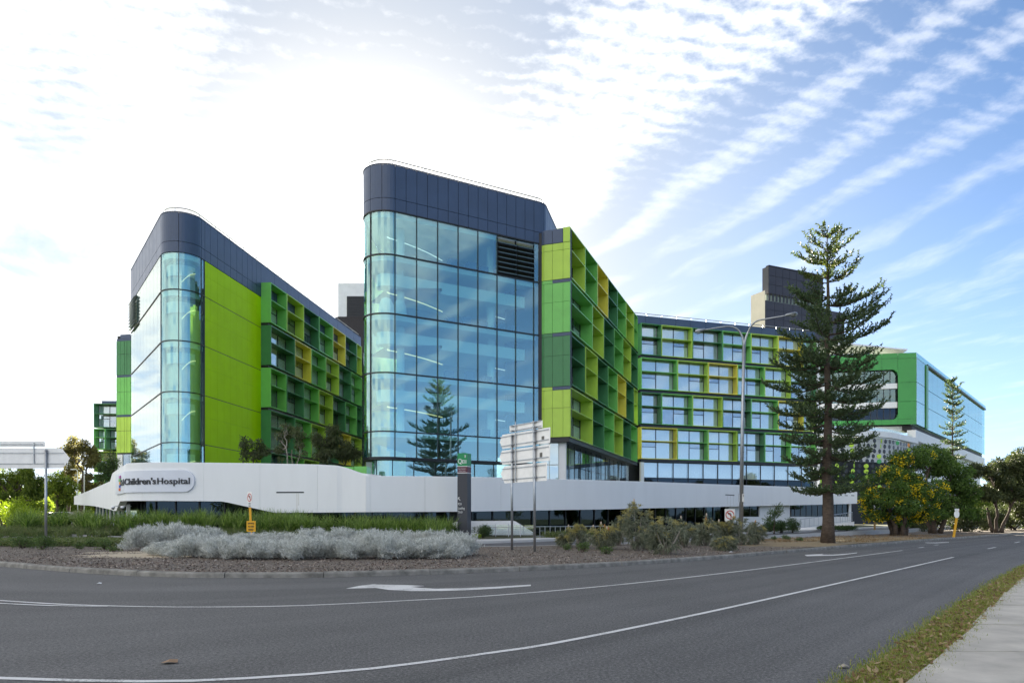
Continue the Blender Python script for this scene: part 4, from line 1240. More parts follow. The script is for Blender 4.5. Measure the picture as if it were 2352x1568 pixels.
# left return windows and lower white wall at the right end
a0, b0 = pR.at_u(1690), pR.len
wpath = pR
segs = [(pR.at_u(1690), pR.at_u(1722), False), (pR.at_u(1722), pR.at_u(1760), True), (pR.at_u(1760), pR.at_u(1829), False), (pR.at_u(1829), pR.at_u(1908), True), (pR.at_u(1908), pR.at_u(1912), False), (pR.at_u(1912), pR.at_u(1964), True), (pR.at_u(1964), b0, False)]
for a, b, win in segs:
    zsill = lambda s: HC + (H - 1186) / F * pR.at(s).y
    if win:
        mb = MB(); band(mb, pR, a, b, 0, zsill, -1.2, -0.8); mb.build('lower_wall', m_white, tR)
        n = max(2, int((b - a) / 1.5))
        for k in range(n):
            c, d = a + (b - a) * k / n, a + (b - a) * (k + 1) / n
            mb = MB(); band(mb, pR, c + 0.04, d - 0.04, zsill, lambda s: zb_(s) + 0.1, -1.0, -0.97); mb.build('window_pane', m_glassD, tR)
            mb = MB(); band(mb, pR, d - 0.04, d + 0.04, zsill, lambda s: zb_(s) + 0.1, -1.03, -0.93); mb.build('mullion', m_black, tR)
    else:
        mb = MB(); band(mb, pR, a, b, 0, lambda s: zb_(s) + 0.1, -1.2, -0.8); mb.build('lower_wall', m_white, tR)
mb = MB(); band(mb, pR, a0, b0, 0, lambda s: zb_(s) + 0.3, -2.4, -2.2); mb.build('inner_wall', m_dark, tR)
a, b = pR.at_u(200), pR.at_u(272)
n = 9
for k in range(n):
    c, d = a + (b - a) * k / n, a + (b - a) * (k + 1) / n
    mb = MB(); band(mb, pR, c + 0.1, d - 0.1, 0, lambda s: zb_(s) + 0.1, -0.7, -0.66); mb.build('window_pane', m_glassD, tR)
    mb = MB(); band(mb, pR, d - 0.12, d + 0.12, 0, lambda s: zb_(s) + 0.1, -0.8, -0.55); mb.build('column', m_white2, tR)
# podium roof
q = pR.samples(pR.at_u(200), pR.len)
q = [q[i] for i in range(0, len(q), 3)]
pts = [pR.at(s, -0.4) for s in q]
top_s = []
vs = []
for s, p in zip(q, pts):
    zz_ = min(zt_(s) - 0.5, Z(2.3) + 0.01 * max(0, p.x))
    vs += [(p.x, p.y, zz_), (p.x * 1.25 + 2, p.y + 45, zz_)]
MB().add(vs, [(2 * i, 2 * i + 2, 2 * i + 3, 2 * i + 1) for i in range(len(q) - 1)]).build('roof', mat('podium_roof', (0.16, 0.17, 0.15), 0.9, 0, 0.2, 0.5), tR)

# ---- name plaque on the podium and its lettering
def bend(me, s0, z0, out, parent, name, material, kx=1.0):
    """lay a flat mesh (x along, y up, z out) on the ribbon from arc s0"""
    off = origin(parent)
    for v in me.vertices:
        p = pR.at(s0 + v.co.x * kx, out + v.co.z)
        v.co = (p.x - off.x, p.y - off.y, z0 + v.co.y - off.z)
    me.materials.clear(); me.materials.append(material)
    return link(name, me, parent)

def text_mesh(txt, size, depth=0.02, bold=0.0, spacing=1.0, res=3):
    cu = bpy.data.curves.new('txt', 'FONT')
    cu.body = txt; cu.size = size; cu.extrude = depth; cu.offset = bold; cu.resolution_u = res; cu.space_character = spacing
    cu.align_x = 'LEFT'
    o = bpy.data.objects.new('txt', cu); COL.objects.link(o)
    bpy.context.view_layer.update()
    me = bpy.data.meshes.new_from_object(o.evaluated_get(bpy.context.evaluated_depsgraph_get()))
    bpy.data.objects.remove(o); bpy.data.curves.remove(cu)
    return me

def mesh_w(me):
    xs = [v.co.x for v in me.vertices]
    return min(xs), max(xs)

sP1 = pR.at_u(448.5); dP = pR.at(pR.at_u(380)).y
zP0, zP1 = W(0, 1129.5, dP).z, W(0, 1079.5, dP).z
sP0 = pR.near(rp[4]) + 3.4
hgt = zP1 - zP0; rr = hgt / 2
pl = MB()
n = 60
xs = [sP0 + (sP1 - sP0) * k / n for k in range(n + 1)]
for end in range(10):
    xs.append(sP1 - rr + rr * math.sin(math.pi / 2 * end / 9))
xs = sorted(set(xs))
vs = []
for s in xs:
    dd = max(0.0, s - (sP1 - rr)); hh = math.sqrt(max(1e-4, rr * rr - dd * dd))
    for o in (0.012, 0.13):
        p = pR.at(s, o)
        vs += [(p.x, p.y, (zP0 + zP1) / 2 - hh), (p.x, p.y, (zP0 + zP1) / 2 + hh)]
fs = []
for k in range(len(xs) - 1):
    a, b = 4 * k, 4 * k + 4
    fs += [(a + 2, b + 2, b + 3, a + 3), (a + 3, b + 3, b + 1, a + 1), (a, b, b + 2, a + 2)]
fs.append((0, 2, 3, 1))
sg = thing('name_sign', (*pR.at(sP0 + 3), zP0), "white pill shaped plaque reading Children's Hospital on the podium corner", 'sign')
pl.add(vs, fs).build('plaque', mat('plaque_white', (0.70, 0.73, 0.80), 0.35, 0, 0.03, 0.6), sg)
m_letter = mat('letter_black', (0.02, 0.022, 0.03), 0.35)
me = text_mesh('Hospital', 0.62, 0.03, 0.006, 1.03)
x0, x1 = mesh_w(me); sH0, sH1 = pR.at_u(363.5), pR.at_u(437)
bend(me, sH0, zP0 + hgt * 0.37, 0.16, sg, 'lettering', m_letter, (sH1 - sH0) / (x1 - x0))
me = text_mesh("Children's", 0.62, 0.03, 0.012, 1.0)
x0, x1 = mesh_w(me); sC0, sC1 = pR.at_u(291), pR.at_u(361)
bend(me, sC0, zP0 + hgt * 0.37, 0.16, sg, 'lettering', m_letter, (sC1 - sC0) / (x1 - x0))
me = text_mesh("Perth", 0.62, 0.03, 0.012, 1.0)
x0, x1 = mesh_w(me)
bend(me, sC0 - 2.1, zP0 + hgt * 0.37, 0.16, sg, 'lettering', m_letter, 2.0 / (x1 - x0))
for k, c in enumerate(((0.75, 0.16, 0.05), (0.10, 0.12, 0.50), (0.85, 0.35, 0.05), (0.15, 0.45, 0.10), (0.45, 0.10, 0.35))):
    mb = MB(); band(mb, pR, sC0 - 3.0 + 0.13 * (k % 3), sC0 - 2.45 + 0.06 * k, zP0 + hgt * (0.14 + 0.15 * k), zP0 + hgt * (0.27 + 0.15 * k), 0.135, 0.2)
    mb.build('emblem', mat('emblem_colour', c, 0.5), sg)

# ======== far right building with the green frame
tE = thing('green_frame_building', XY(2020, 170) + (0,), 'far hospital block framed in bright green with mint glass side at the right', 'building', 'hospital buildings')
m_frame = mat('frame_green', (0.045, 0.30, 0.055), 0.35, 0, 0.06, 0.2)
ed = 165.0
def ez(v): return W(0, v, ed).z
e1 = Vector(XY(2105, ed)); e0 = Vector(XY(1870, ed + 4)); e2 = Vector(XY(2263.4, 244))
pF = Path([tuple(e0), tuple(e1)]); pS = Path([tuple(e1), tuple(e2)])
x_j = pF.len - 3.9
ck = [pF.len * k / 9 for k in range(9)]
ck = [c for c in ck if c < x_j - 1] + [x_j]
panel_run(tE, pF, ck, ez(847), ez(821), m_frame, 'frame_panel', 0.03)
panel_run(tE, pF, ck, ez(821), ez(809), m_frame, 'frame_panel', 0.03)
panel_run(tE, pF, ck, ez(974), ez(962), m_frame, 'frame_panel', 0.03)
for v0, v1 in ((974, 961), (961, 921), (921, 877), (877, 822), (822, 809)):
    panel_run(tE, pF, [x_j, pF.len], ez(v0), ez(v1), m_frame, 'frame_panel', 0.03)
# rounded inner corners
for vc, sg_ in ((847, -1), (962, 1)):
    r_ = 1.2; c = (x_j, ez(vc))
    pts = [(c[0], c[1])] + [(c[0] - r_ + r_ * math.sin(a), c[1] + sg_ * (r_ - r_ * math.cos(a))) for a in [math.pi / 2 * k / 6 for k in range(7)]][::-1]
    vs = [(*pF.at(x, 0.05), z) for x, z in pts]
    t_ = pF.n[0]
    MB().slab(vs, (-t_.x * 0.6, -t_.y * 0.6, 0)).build('frame_corner', m_frame, tE)
for wi, (v0, v1) in enumerate(((878, 847), (921, 890), (961.5, 934.5))):
    n = 13
    for k in range(n):
        a, b = x_j * k / n, x_j * (k + 1) / n
        mb = MB(); band(mb, pF, a + 0.08, b - 0.08, ez(v0), ez(v1), -0.9, -0.85); mb.build('window_pane', m_glassD if wi == 2 else m_glassT, tE)
        mb = MB(); band(mb, pF, b - 0.08, b + 0.08, ez(v0), ez(v1), -0.95, -0.8); mb.build('mullion', m_black, tE)
        mb = MB(); band(mb, pF, a + 0.08, b - 0.08, ez(v0), ez(v1), -2.2, -2.1); mb.build('blind' if (wi == 0 and k % 3) else 'room', (m_inwall, m_room, m_dark)[wi], tE)
for v0, v1 in ((890, 878), (934.5, 921)):
    mb = MB(); band(mb, pF, 0, x_j, ez(v0), ez(v1), -1.0, -0.3); mb.build('white_band', m_white2, tE)
mb = MB(); band(mb, pF, 0, pF.len - 0.3, ez(974), ez(809), -6, -2.4); mb.build('wall_core', m_dark, tE)
# side of mint glass
sv = [974, 921, 877, 822, 809]
sc_ = [0, 6.5, 12] + [12 + 6.6 * k for k in range(1, 13)]
sc_ = [s for s in sc_ if s < pS.len] + [pS.len]
for a, b in zip(sc_[:-1], sc_[1:]):
    for k in range(4):
        o = (0, 0.05) if (a < 12 or k == 3) else (-0.3, -0.25)
        mb = MB(); band(mb, pS, a + 0.04, b - 0.04, ez(sv[k]) + 0.06, ez(sv[k + 1]) - 0.06, *o); mb.build('glass_panel', m_glassE, tE)
mb = MB(); band(mb, pS, 0.2, pS.len - 0.1, ez(974), ez(810), -1.2, -0.9); mb.build('blind', mat('mint_blind', (0.50, 0.66, 0.62), 0.8, 0, 0.05, 0.1), tE)
mb = MB(); band(mb, pS, 11, pS.len, ez(823), ez(818.5), -0.3, 0.2); mb.build('ledge', m_black, tE)
mb = MB(); band(mb, pS, 9.3, 11.5, ez(974), ez(823), -0.1, 0.25); mb.build('fin', m_frame, tE)
mb = MB(); band(mb, pS, 0.3, pS.len, ez(986), ez(975), -3, -1.0); mb.build('lower_recess', m_dark, tE)
mb = MB(); band(mb, pS, 0.3, pS.len, ez(1010), ez(986), -2, -0.2); mb.build('lower_band', m_white2, tE)
mb = MB(); band(mb, pF, 0, pF.len, ez(986), ez(975.5), -8, -2); mb.build('soffit', m_white2, tE)
mb = MB(); band(mb, pS, 1.0, pS.len, 0, ez(1010), -4, -1.5); mb.build('base_wall', m_white2, tE)
# roof pieces
mb = MB(); band(mb, pF, 0, pF.len - 9, ez(809), ez(800), -9, -3); mb.build('roof_box', m_navy, tE)
q = [(1870, 786), (1945, 787), (2050, 798), (2085, 801), (2085, 804), (1945, 792), (1870, 791)]
MB().slab([W(u, v, 176) for u, v in q], (2, 14, 0)).build('roof_wing', m_white2, tE)
mb = MB(); band(mb, pS, 2, pS.len - 12, ez(809), ez(802), -6, -2.5); mb.build('roof_wing', m_white2, tE)
# curved lower storey with the disc screen
lp = smooth_line([XY(1868, 150), XY(1950, 150), XY(2040, 154), XY(2105, 166)], 2.0)
pQ = Path([tuple(p) for p in lp])
qz = lambda v: W(0, v, 152).z
mb = MB(); band(mb, pQ, 0, pQ.len, qz(1003), qz(990), -0.8, 0.4); mb.build('ring_band', m_white2, tE)
mb = MB(); band(mb, pQ, 0, pQ.len, qz(989), qz(980), -1.2, -0.7); mb.build('parapet_glass', m_glassW, tE)
mb = MB(); band(mb, pQ, 0, pQ.len, qz(1060), qz(1003), -1.2, -0.9); mb.build('pale_wall', m_white2, tE)
mb = MB(); band(mb, pQ, 0, pQ.len, 0, qz(1060), -1.2, -0.9); mb.build('dark_wall', m_dark, tE)
disc_m = [mat('disc_black', (0.012, 0.013, 0.015), 0.3), mat('disc_lime', (0.45, 0.70, 0.06), 0.4), mat('disc_green', (0.05, 0.35, 0.10), 0.4), mat('disc_orange', (0.8, 0.30, 0.04), 0.4)]
def disc_mesh(nm, m):
    me = MB().lathe([(0.42, -0.05), (0.48, 0.0), (0.42, 0.05)], (0, 0, 0), 10)
    me.v = [(x, z, y) for x, y, z in me.v]
    ms = bpy.data.meshes.new(nm); ms.from_pydata(me.v, [], me.f); ms.materials.append(m); return ms
dms = [disc_mesh('disc', m) for m in disc_m]
dr_ = random.Random(5)
off = origin(tE)
s = 1.0
col_i = 0
while s < pQ.len:
    k = 0
    z = qz(1005) - 0.7
    while z > qz(1120):
        ph = math.sin(k * 0.9 + col_i)
        p = pQ.at(s + 0.35 * ph, 0.5)
        ci = 0 if z > qz(1058) and col_i % 4 else (1 if dr_.random() < 0.62 else dr_.choice((0, 0, 2, 3)))
        if z < qz(1058) and col_i % 2: ci = 0
        o = link('disc', dms[ci], tE); o.location = Vector((p.x, p.y, z)) - off
        n_ = pQ.n[min(len(pQ.n) - 1, int(len(pQ.n) * s / pQ.len))]
        o.rotation_euler = (0, 0, math.atan2(n_.y, n_.x) + math.pi / 2 + (0.9 * ph if ci else 0))
        z -= 1.06; k += 1
    s += 1.85 if col_i % 2 else 1.6
    col_i += 1

# ======== dark tower far behind the pine
tT = thing('dark_tower', XY(1840, 190) + (0,), 'dark panelled tower with pale side rising behind the tall pine', 'building', 'hospital buildings')
m_dkp = mat('tower_panel', (0.030, 0.027, 0.036), 0.35, 0, 0.12, 0.3)
kd = 190.0
def tz(v): return W(0, v, kd).z
t0, t1 = Vector(XY(1757, kd)), Vector(XY(1939, kd + 12))
pT = Path([tuple(t0), tuple(t1)])
def grid_panels(a, b, v0, v1, nx, nz):
    for i in range(nx):
        for j in range(nz):
            z0, z1 = tz(v0), tz(v1)
            mb = MB(); band(mb, pT, a + (b - a) * i / nx + 0.04, a + (b - a) * (i + 1) / nx - 0.04, z0 + (z1 - z0) * j / nz + 0.04, z0 + (z1 - z0) * (j + 1) / nz - 0.04, 0, 0.1)
            mb.build('panel', m_dkp, tT)
grid_panels(0, pT.len, 790, 690, 9, 5)
grid_panels(1.2, pT.len * 0.72, 672, 610, 8, 3)
mb = MB(); band(mb, pT, 0, pT.len, tz(1000), tz(689), -5, -0.05); mb.build('wall_core', mat('panel_joint', (0.09, 0.09, 0.10), 0.7), tT)
mb = MB(); band(mb, pT, 1.2, pT.len * 0.72, tz(689), tz(668), -2.2, -0.8); mb.build('recess', m_inwall, tT)
mb = MB(); band(mb, pT, 1.2, pT.len * 0.72, tz(672.5), tz(609.5), -2.2, -0.06); mb.build('upper_core', bpy.data.materials['panel_joint'], tT)
for k in range(16):
    s = 1.4 + (pT.len * 0.72 - 2) * k / 15
    mb = MB(); band(mb, pT, s, s + 0.5, tz(688), tz(673), -0.2, -0.05); mb.build('post', m_dkp, tT)
mb = MB(); band(mb, pT, 1.2, pT.len * 0.72, tz(609), tz(607), -1, 0.15); mb.build('coping', m_dkp, tT)
q0, q1 = pT.at(0, 0.05), pT.at(0, -5.0)
dl = (t0 - t1).normalized() * 0.12
MB().slab([(q0.x, q0.y, 0), (q1.x, q1.y, 0), (q1.x, q1.y, tz(667)), (q0.x, q0.y, tz(667))], (dl.x, dl.y, 0)).build('pale_side', mat('cream_wall', (0.80, 0.72, 0.58), 0.8, 0, 0.06, 0.3), tT)

# ------------------------------------------------------------------ signs, lamps, rails
m_yel = mat('safety_yellow', (0.78, 0.40, 0.012), 0.5, 0, 0.05, 3)
m_signw = mat('sign_white', (0.78, 0.78, 0.76), 0.4)
m_red = mat('sign_red', (0.50, 0.02, 0.02), 0.4)

def flat_text(parent, txt, o, ex, ey, width=None, height=0.1, material=None, bold=0.0, depth=0.004, center=False, name='lettering'):
    """text standing on the plane through o with unit vectors ex (along) and ey (up); height = cap height"""
    me = text_mesh(txt, height / 0.70, depth, bold)
    x0, x1 = mesh_w(me)
    kx = (width / (x1 - x0)) if width else 1.0
    ex, ey = Vector(ex).normalized(), Vector(ey).normalized(); ez_ = ex.cross(ey)
    off = origin(parent)
    sh = -(x1 + x0) / 2 if center else -x0
    for v in me.vertices:
        p = Vector(o) + ex * ((v.co.x + sh) * kx) + ey * v.co.y + ez_ * v.co.z
        v.co = p - off
    me.materials.clear(); me.materials.append(material)
    return link(name, me, parent)

def plate(mb, o, ex, ey, outline, t, holes=None):
    """outline in plane coords, thickness t backwards"""
    ex, ey = Vector(ex).normalized(), Vector(ey).normalized(); n = ex.cross(ey)
    mb.slab([Vector(o) + ex * a + ey * b for a, b in outline], -n * t)
    return mb

def rrect(w, h, r=0.06, k=4):
    out = []
    for cx, cy, a0 in ((w - r, h - r, 0), (r, h - r, 90), (r, r, 180), (w - r, r, 270)):
        for i in range(k + 1):
            a = R(a0 + 90 * i / k); out.append((cx + r * math.cos(a), cy + r * math.sin(a)))
    return out

# ---- pair of posts with stacked arrow boards, seen from behind
pa, pb = Vector(XY(1176, 33.8) + (0.12,)), Vector(XY(1228, 32.3) + (0.12,))
fs_ = thing('finger_sign', pa, 'two tall steel posts carrying four blank backed arrow boards on the median', 'sign')
ztl, ztr = W(1176, 982, 33).z, W(1228, 965, 29.6).z
for p, zt in ((pa, W(0, 1000, 33.8).z), (pb, W(0, 985, 32.3).z)):
    po = MB().tube([(p.x, p.y, 0.0), (p.x, p.y, zt)], 0.055, 12).build('post', m_steel, fs_, True)
    MB().lathe([(0.062, 0), (0.062, 0.03), (0.04, 0.06)], (p.x, p.y, zt - 0.02), 12).build('post_cap', m_steel, po, True)
sx = (pb - pa); sx.z = 0; sxl = sx.length; sx.normalize()
sn = Vector((sx.y, -sx.x, 0))            # towards the camera
base_o = pa + sn * -0.075
def sign_at(u, v):
    """plane coordinates (along, height) of the sight line through (u, v)"""
    k = (u - 1176.0) / F
    # base_o + a*sx : x = k*y
    a = (k * base_o.y - base_o.x) / (sx.x - k * sx.y)
    y = base_o.y + a * sx.y
    return a, HC + (H - v) * y / F
def board(pts, marks=()):
    q = [sign_at(u, v) for u, v in pts]
    zmin = 0
    ol = [(a, z - base_o.z) for a, z in q]
    mb = plate(MB(), base_o, sx, (0, 0, 1), ol, 0.012)
    b = mb.build('arrow_board', m_alu, fs_)
    al = [a for a, _ in ol]; zl = [z for _, z in ol]
    a0, a1 = min(al), max(al)
    zc0, zc1 = min(zl), max(zl)
    for f in (0.2, 0.82):
        z = zc0 + (zc1 - zc0) * f
        p0 = base_o + sx * (a0 + 0.10) + Vector((0, 0, z)) + sn * 0.004
        MB().obox(p0, sx * (a1 - a0 - 0.2), sn * 0.032, (0, 0, 0.035)).build('stiffener_rail', m_steel, b)
        for p in (pa, pb):
            MB().box((p.x, p.y, base_o.z + z - 0.02), (0.16, 0.16, 0.05), math.atan2(sx.y, sx.x)).build('clamp', m_steel, b)
    for (u, v) in marks:
        a, z = sign_at(u, v)
        MB().obox(base_o + sx * (a - 0.09) + Vector((0, 0, z - base_o.z - 0.1)) + sn * 0.003, sx * 0.19, sn * 0.004, (0, 0, 0.2)).build('maker_label', mat('label_grey', (0.12, 0.115, 0.10), 0.6), b)
board([(1170.4, 977.2), (1246.0, 964.8), (1246.2, 981.3), (1170.4, 992.7)])
board([(1147.8, 1014.8), (1154, 998.2), (1263.8, 980.5), (1263.3, 1016.2), (1154, 1030.8)], [(1247, 1006.5)])
board([(1147.3, 1049.8), (1152.8, 1034.5), (1263.6, 1019.8), (1263, 1057), (1154, 1067)], [(1242.6, 1044.3)])
board([(1150.4, 1088.4), (1157.5, 1070.3), (1256.6, 1060.6), (1256.2, 1103.2), (1158.8, 1109.3)])
for u in (1185.5, 1232.5 - 6):
    a, z = sign_at(u, 1000)
    z0, z1 = sign_at(u, 1105)[1], sign_at(u, 968)[1]
    MB().obox(base_o + sx * a + Vector((0, 0, z0 - base_o.z)) + sn * 0.038, sx * 0.05, sn * 0.03, (0, 0, z1 - z0)).build('upright_bar', m_steel, fs_)

# ---- arrow sign at the left edge
ld_ = 35.5
fl = thing('finger_sign', (*XY(106, ld_), 0.1), 'grey backed arrow board pointing right on a single steel post at the left edge', 'sign')
px0 = XY(105.5, ld_)
po = MB().tube([(px0[0], ld_, 0), (px0[0], ld_, W(0, 1033.5, ld_).z)], 0.058, 12).build('post', m_steel, fl, True)
MB().lathe([(0.064, 0), (0.064, 0.03), (0.04, 0.06)], (px0[0], ld_, W(0, 1034.5, ld_).z), 12).build('post_cap', m_steel, po, True)
px1 = XY(-95, ld_)
MB().tube([(px1[0], ld_, 0), (px1[0], ld_, W(0, 1033.5, ld_).z)], 0.058, 12).build('post', m_steel, fl, True)
def lboard(pts, rails):
    dd = ld_ + 0.075
    b = MB().slab([W(u, v, dd) for u, v in pts], (0, 0.012, 0)).build('arrow_board', m_alu, fl)
    for v, u0, u1 in rails:
        p = W(u0, v, dd)
        MB().obox((p.x, dd - 0.036, p.z - 0.018), (W(u1, v, dd).x - p.x, 0, 0), (0, 0.032, 0), (0, 0, 0.036)).build('stiffener_rail', m_steel, b)
lboard([(-150, 1027.3), (-150, 1013), (101, 1013), (103.5, 1015), (103.5, 1024), (101, 1026.3)], [(1020, -145, 99)])
lboard([(-150, 1075.3), (-150, 1028.6), (137, 1028.6), (143, 1031), (160.5, 1052), (146, 1072), (140, 1075)], [(1040, -145, 147), (1064.5, -145, 147)])
MB().obox((*XY(76, ld_ + 0.03), W(0, 1064, ld_).z), (0.05, 0, 0), (0, 0.03, 0), (0, 0, W(0, 1016, ld_).z - W(0, 1064, ld_).z)).build('upright_bar', m_steel, fl)

# ---- QEII pylon
pd_ = 48.0
pbase = W(1050, 1232.5, pd_)
py_t = thing('pylon_sign', pbase, 'dark grey pylon sign with green QEII head and loading dock arrow', 'sign')
pz = lambda v: W(0, v, pd_).z
x0, x1 = XY(1050.6, pd_)[0], XY(1073.5, pd_)[0]
xs1 = XY(1082.3, pd_ + 0.55)[0]
ang = Vector((x1 - x0, -0.06, 0)).normalized()
side = Vector((xs1 - x1, 0.55, 0))
O = Vector((x0, pd_, 0))
wv = x1 - x0
def pyl(v0, v1, name, m, grow=0.0):
    return MB().obox(O - ang * grow + Vector((0, -grow, pz(v0))), ang * (wv + 2 * grow), side + Vector((grow, grow, 0)), (0, 0, pz(v1) - pz(v0))).build(name, m, py_t)
m_pyl = mat('pylon_grey', (0.045, 0.047, 0.056), 0.45, 0, 0.06, 1)
pyl(1234.5, 1229, 'plinth', m_white2, 0.01)
pyl(1229, 1086.3, 'shaft', m_pyl)
pyl(1086.3, 1084.6, 'white_line', m_signw, 0.004)
pyl(1084.6, 1071.2, 'maroon_band', mat('maroon', (0.11, 0.012, 0.03), 0.4))
pyl(1071.2, 1069.6, 'white_line', m_signw, 0.004)
pyl(1069.6, 1040.3, 'green_head', mat('sign_green', (0.0, 0.26, 0.075), 0.35))
ft = lambda t, u, v, h, w=None, bold=0.0: flat_text(py_t, t, O + ang * ((u - 1050.6) / 22.9 * wv) + Vector((0, -0.006, pz(v))), ang, (0, 0, 1), w, h * pd_ / F, m_signw, bold)
ft('Q', 1051.6, 1063.8, 10.8, wv * 0.42, 0.004)
ft('EII', 1061.6, 1063.8, 8.0, wv * 0.42, 0.004)
ft('Queen Elizabeth II', 1052.2, 1077.0, 2.4, wv * 0.80)
ft('Medical Centre', 1053.6, 1081.8, 2.4, wv * 0.68)
ft('PCH', 1052.2, 1159.5, 5.6, wv * 0.34)
ft('Loading', 1052.2, 1169.0, 5.6, wv * 0.66)
ft('Dock', 1052.2, 1177.6, 5.6, wv * 0.46)
def strip2(pts, w):
    mb = MB()
    for (u0, v0), (u1, v1) in zip(pts[:-1], pts[1:]):
        P0 = O + ang * ((u0 - 1050.6) / 22.9 * wv) + Vector((0, -0.012, pz(v0))); P1 = O + ang * ((u1 - 1050.6) / 22.9 * wv) + Vector((0, -0.012, pz(v1)))
        d = (P1 - P0).normalized(); k = d.cross(Vector((0, 1, 0))) * w
        mb.slab([P0 - k, P1 - k, P1 + k, P0 + k], (0, 0.008, 0))
    return mb
strip2([(1057.2, 1149.0), (1052.6, 1142.3)], 0.016).build('arrow_shaft', m_signw, py_t)
strip2([(1056.2, 1142.0), (1052.2, 1142.0), (1052.2, 1146.8)], 0.016).build('arrow_head', m_signw, py_t)
strip2([(1067.2, 1046.4), (1068.6, 1044.6), (1069.4, 1047.4), (1067.8, 1049.2), (1069.0, 1050.6)], 0.02).build('emblem', m_signw, py_t)

# ---- small traffic signs
def round_sign(th, c, r, ex, kind, facing=-1, name='sign_plate'):
    ex = Vector(ex).normalized(); n = Vector((ex.y, -ex.x, 0))
    c = Vector(c)
    w, h = r * 1.16, r * 1.3
    pl_ = MB().obox(c - ex * w + Vector((0, 0, -h)), ex * 2 * w, -n * 0.012, (0, 0, 2 * h)).build(name, m_signw, th)
    ring = MB(); k = 20
    vs = []
    for i in range(k):
        a = 2 * math.pi * i / k
        for rr_ in (r, r * 0.80):
            vs.append(c + ex * (rr_ * math.cos(a)) + Vector((0, 0, rr_ * math.sin(a))) + n * 0.006)
    ring.add(vs, [(2 * i, 2 * i + 1, (2 * i + 3) % (2 * k), (2 * i + 2) % (2 * k)) for i in range(k)])
    ring.build('red_ring', m_red, pl_)
    a = MB()
    pts = [(0.16, -0.6), (0.36, -0.6), (0.36, 0.1), (0.1, 0.42), (-0.2, 0.42), (-0.2, 0.62), (-0.58, 0.3), (-0.2, 0.0), (-0.2, 0.2), (0.05, 0.2), (0.16, 0.05)]
    a.slab([c + ex * (x * r) + Vector((0, 0, y * r)) + n * 0.003 for x, y in pts], n * 0.004)
    a.build('turn_symbol', m_black, pl_)
    d0 = (Vector((0.6, 0.6)) * r, Vector((-0.6, -0.6)) * r)
    s_ = MB(); kx = (ex + Vector((0, 0, -1))).normalized() * 0.09 * r
    P0 = c + ex * (-0.6 * r) + Vector((0, 0, 0.6 * r)) + n * 0.010; P1 = c + ex * (0.6 * r) + Vector((0, 0, -0.6 * r)) + n * 0.010
    kx = (ex + Vector((0, 0, 1))).normalized() * 0.09 * r
    s_.add([P0 - kx, P1 - kx, P1 + kx, P0 + kx], [(0, 1, 2, 3)]); s_.build('red_bar', m_red, pl_)
    return pl_
yd = 36.5
ys_ = thing('turn_ban_sign', (*XY(577, yd), 0.15), 'leaning yellow post with narrow no left turn sign and small plate above grasses', 'sign')
zb0 = W(0, 1245, yd).z
MB().obox((*XY(575.5, yd + 0.03), 0.1), (0.11, 0, 0), (0, 0.05, 0), (-0.09, 0, W(0, 1164, yd).z - 0.1)).build('post', m_yel, ys_)
round_sign(ys_, W(573.3, 1142, yd), 0.21, (0.62, -0.55, 0), 1)
MB().obox(W(570.5, 1164, yd), (0.14, -0.06, 0), (0, 0.012, 0), (0, 0, 0.26)).build('small_plate', m_signw, ys_)
for k in range(3):
    MB().obox(W(570.9, 1162.6 - 3.6 * k, yd - 0.01), (0.12, -0.05, 0), (0, 0.004, 0), (0, 0, 0.03)).build('plate_text', m_black, ys_)
nb = thing('work_notice', (*XY(577, 35.8), 0.12), 'square yellow NEW WORK NO LINES MARKED board above the silver bushes', 'sign')
bd0 = W(566.2, 1220.3, 35.8)
ex_ = Vector((0.46, -0.02, 0)).normalized(); wn = W(587.5, 0, 35.8).x - bd0.x; hn = W(0, 1195.5, 35.8).z - bd0.z
MB().slab([bd0 + ex_ * a + Vector((0, 0, b)) for a, b in rrect(wn, hn, 0.03)], (0, 0.015, 0)).build('board', m_yel, nb)
for k, t in enumerate(('NEW WORK', 'NO LINES', 'MARKED')):
    flat_text(nb, t, bd0 + ex_ * (wn / 2) + Vector((0, -0.006, hn * (0.70 - 0.29 * k))), ex_, (0, 0, 1), wn * (0.72, 0.62, 0.55)[k], hn * 0.15, m_black, 0.002, 0.003, True)
MB().obox(bd0 + ex_ * (wn * 0.3) + Vector((0, 0.018, -bd0.z + 0.05)), (0.05, 0, 0), (0, 0.04, 0), (0, 0, bd0.z + hn * 0.5)).build('leg', m_steel, nb)
MB().obox(bd0 + ex_ * (wn * 0.7) + Vector((0, 0.018, -bd0.z + 0.05)), (0.05, 0, 0), (0, 0.04, 0), (0, 0, bd0.z + hn * 0.5)).build('leg', m_steel, nb)

n2 = thing('turn_ban_sign', (*XY(1677, 44.5), 0.2), 'white no left turn sign with plate beneath beside the tall street lamp', 'sign')
round_sign(n2, W(1676.3, 1181.5, 44.5), 0.27, (1, 0.05, 0), 1)
MB().obox(W(1668.0, 1199, 44.5), (0.45, 0, 0), (0, 0.012, 0), (0, 0, 0.2)).build('small_plate', m_signw, n2)
MB().tube([(*XY(1676.5, 44.55), 0.1), (*XY(1676.5, 44.55), W(0, 1172, 44.5).z)], 0.03, 8).build('post', m_steel, n2)

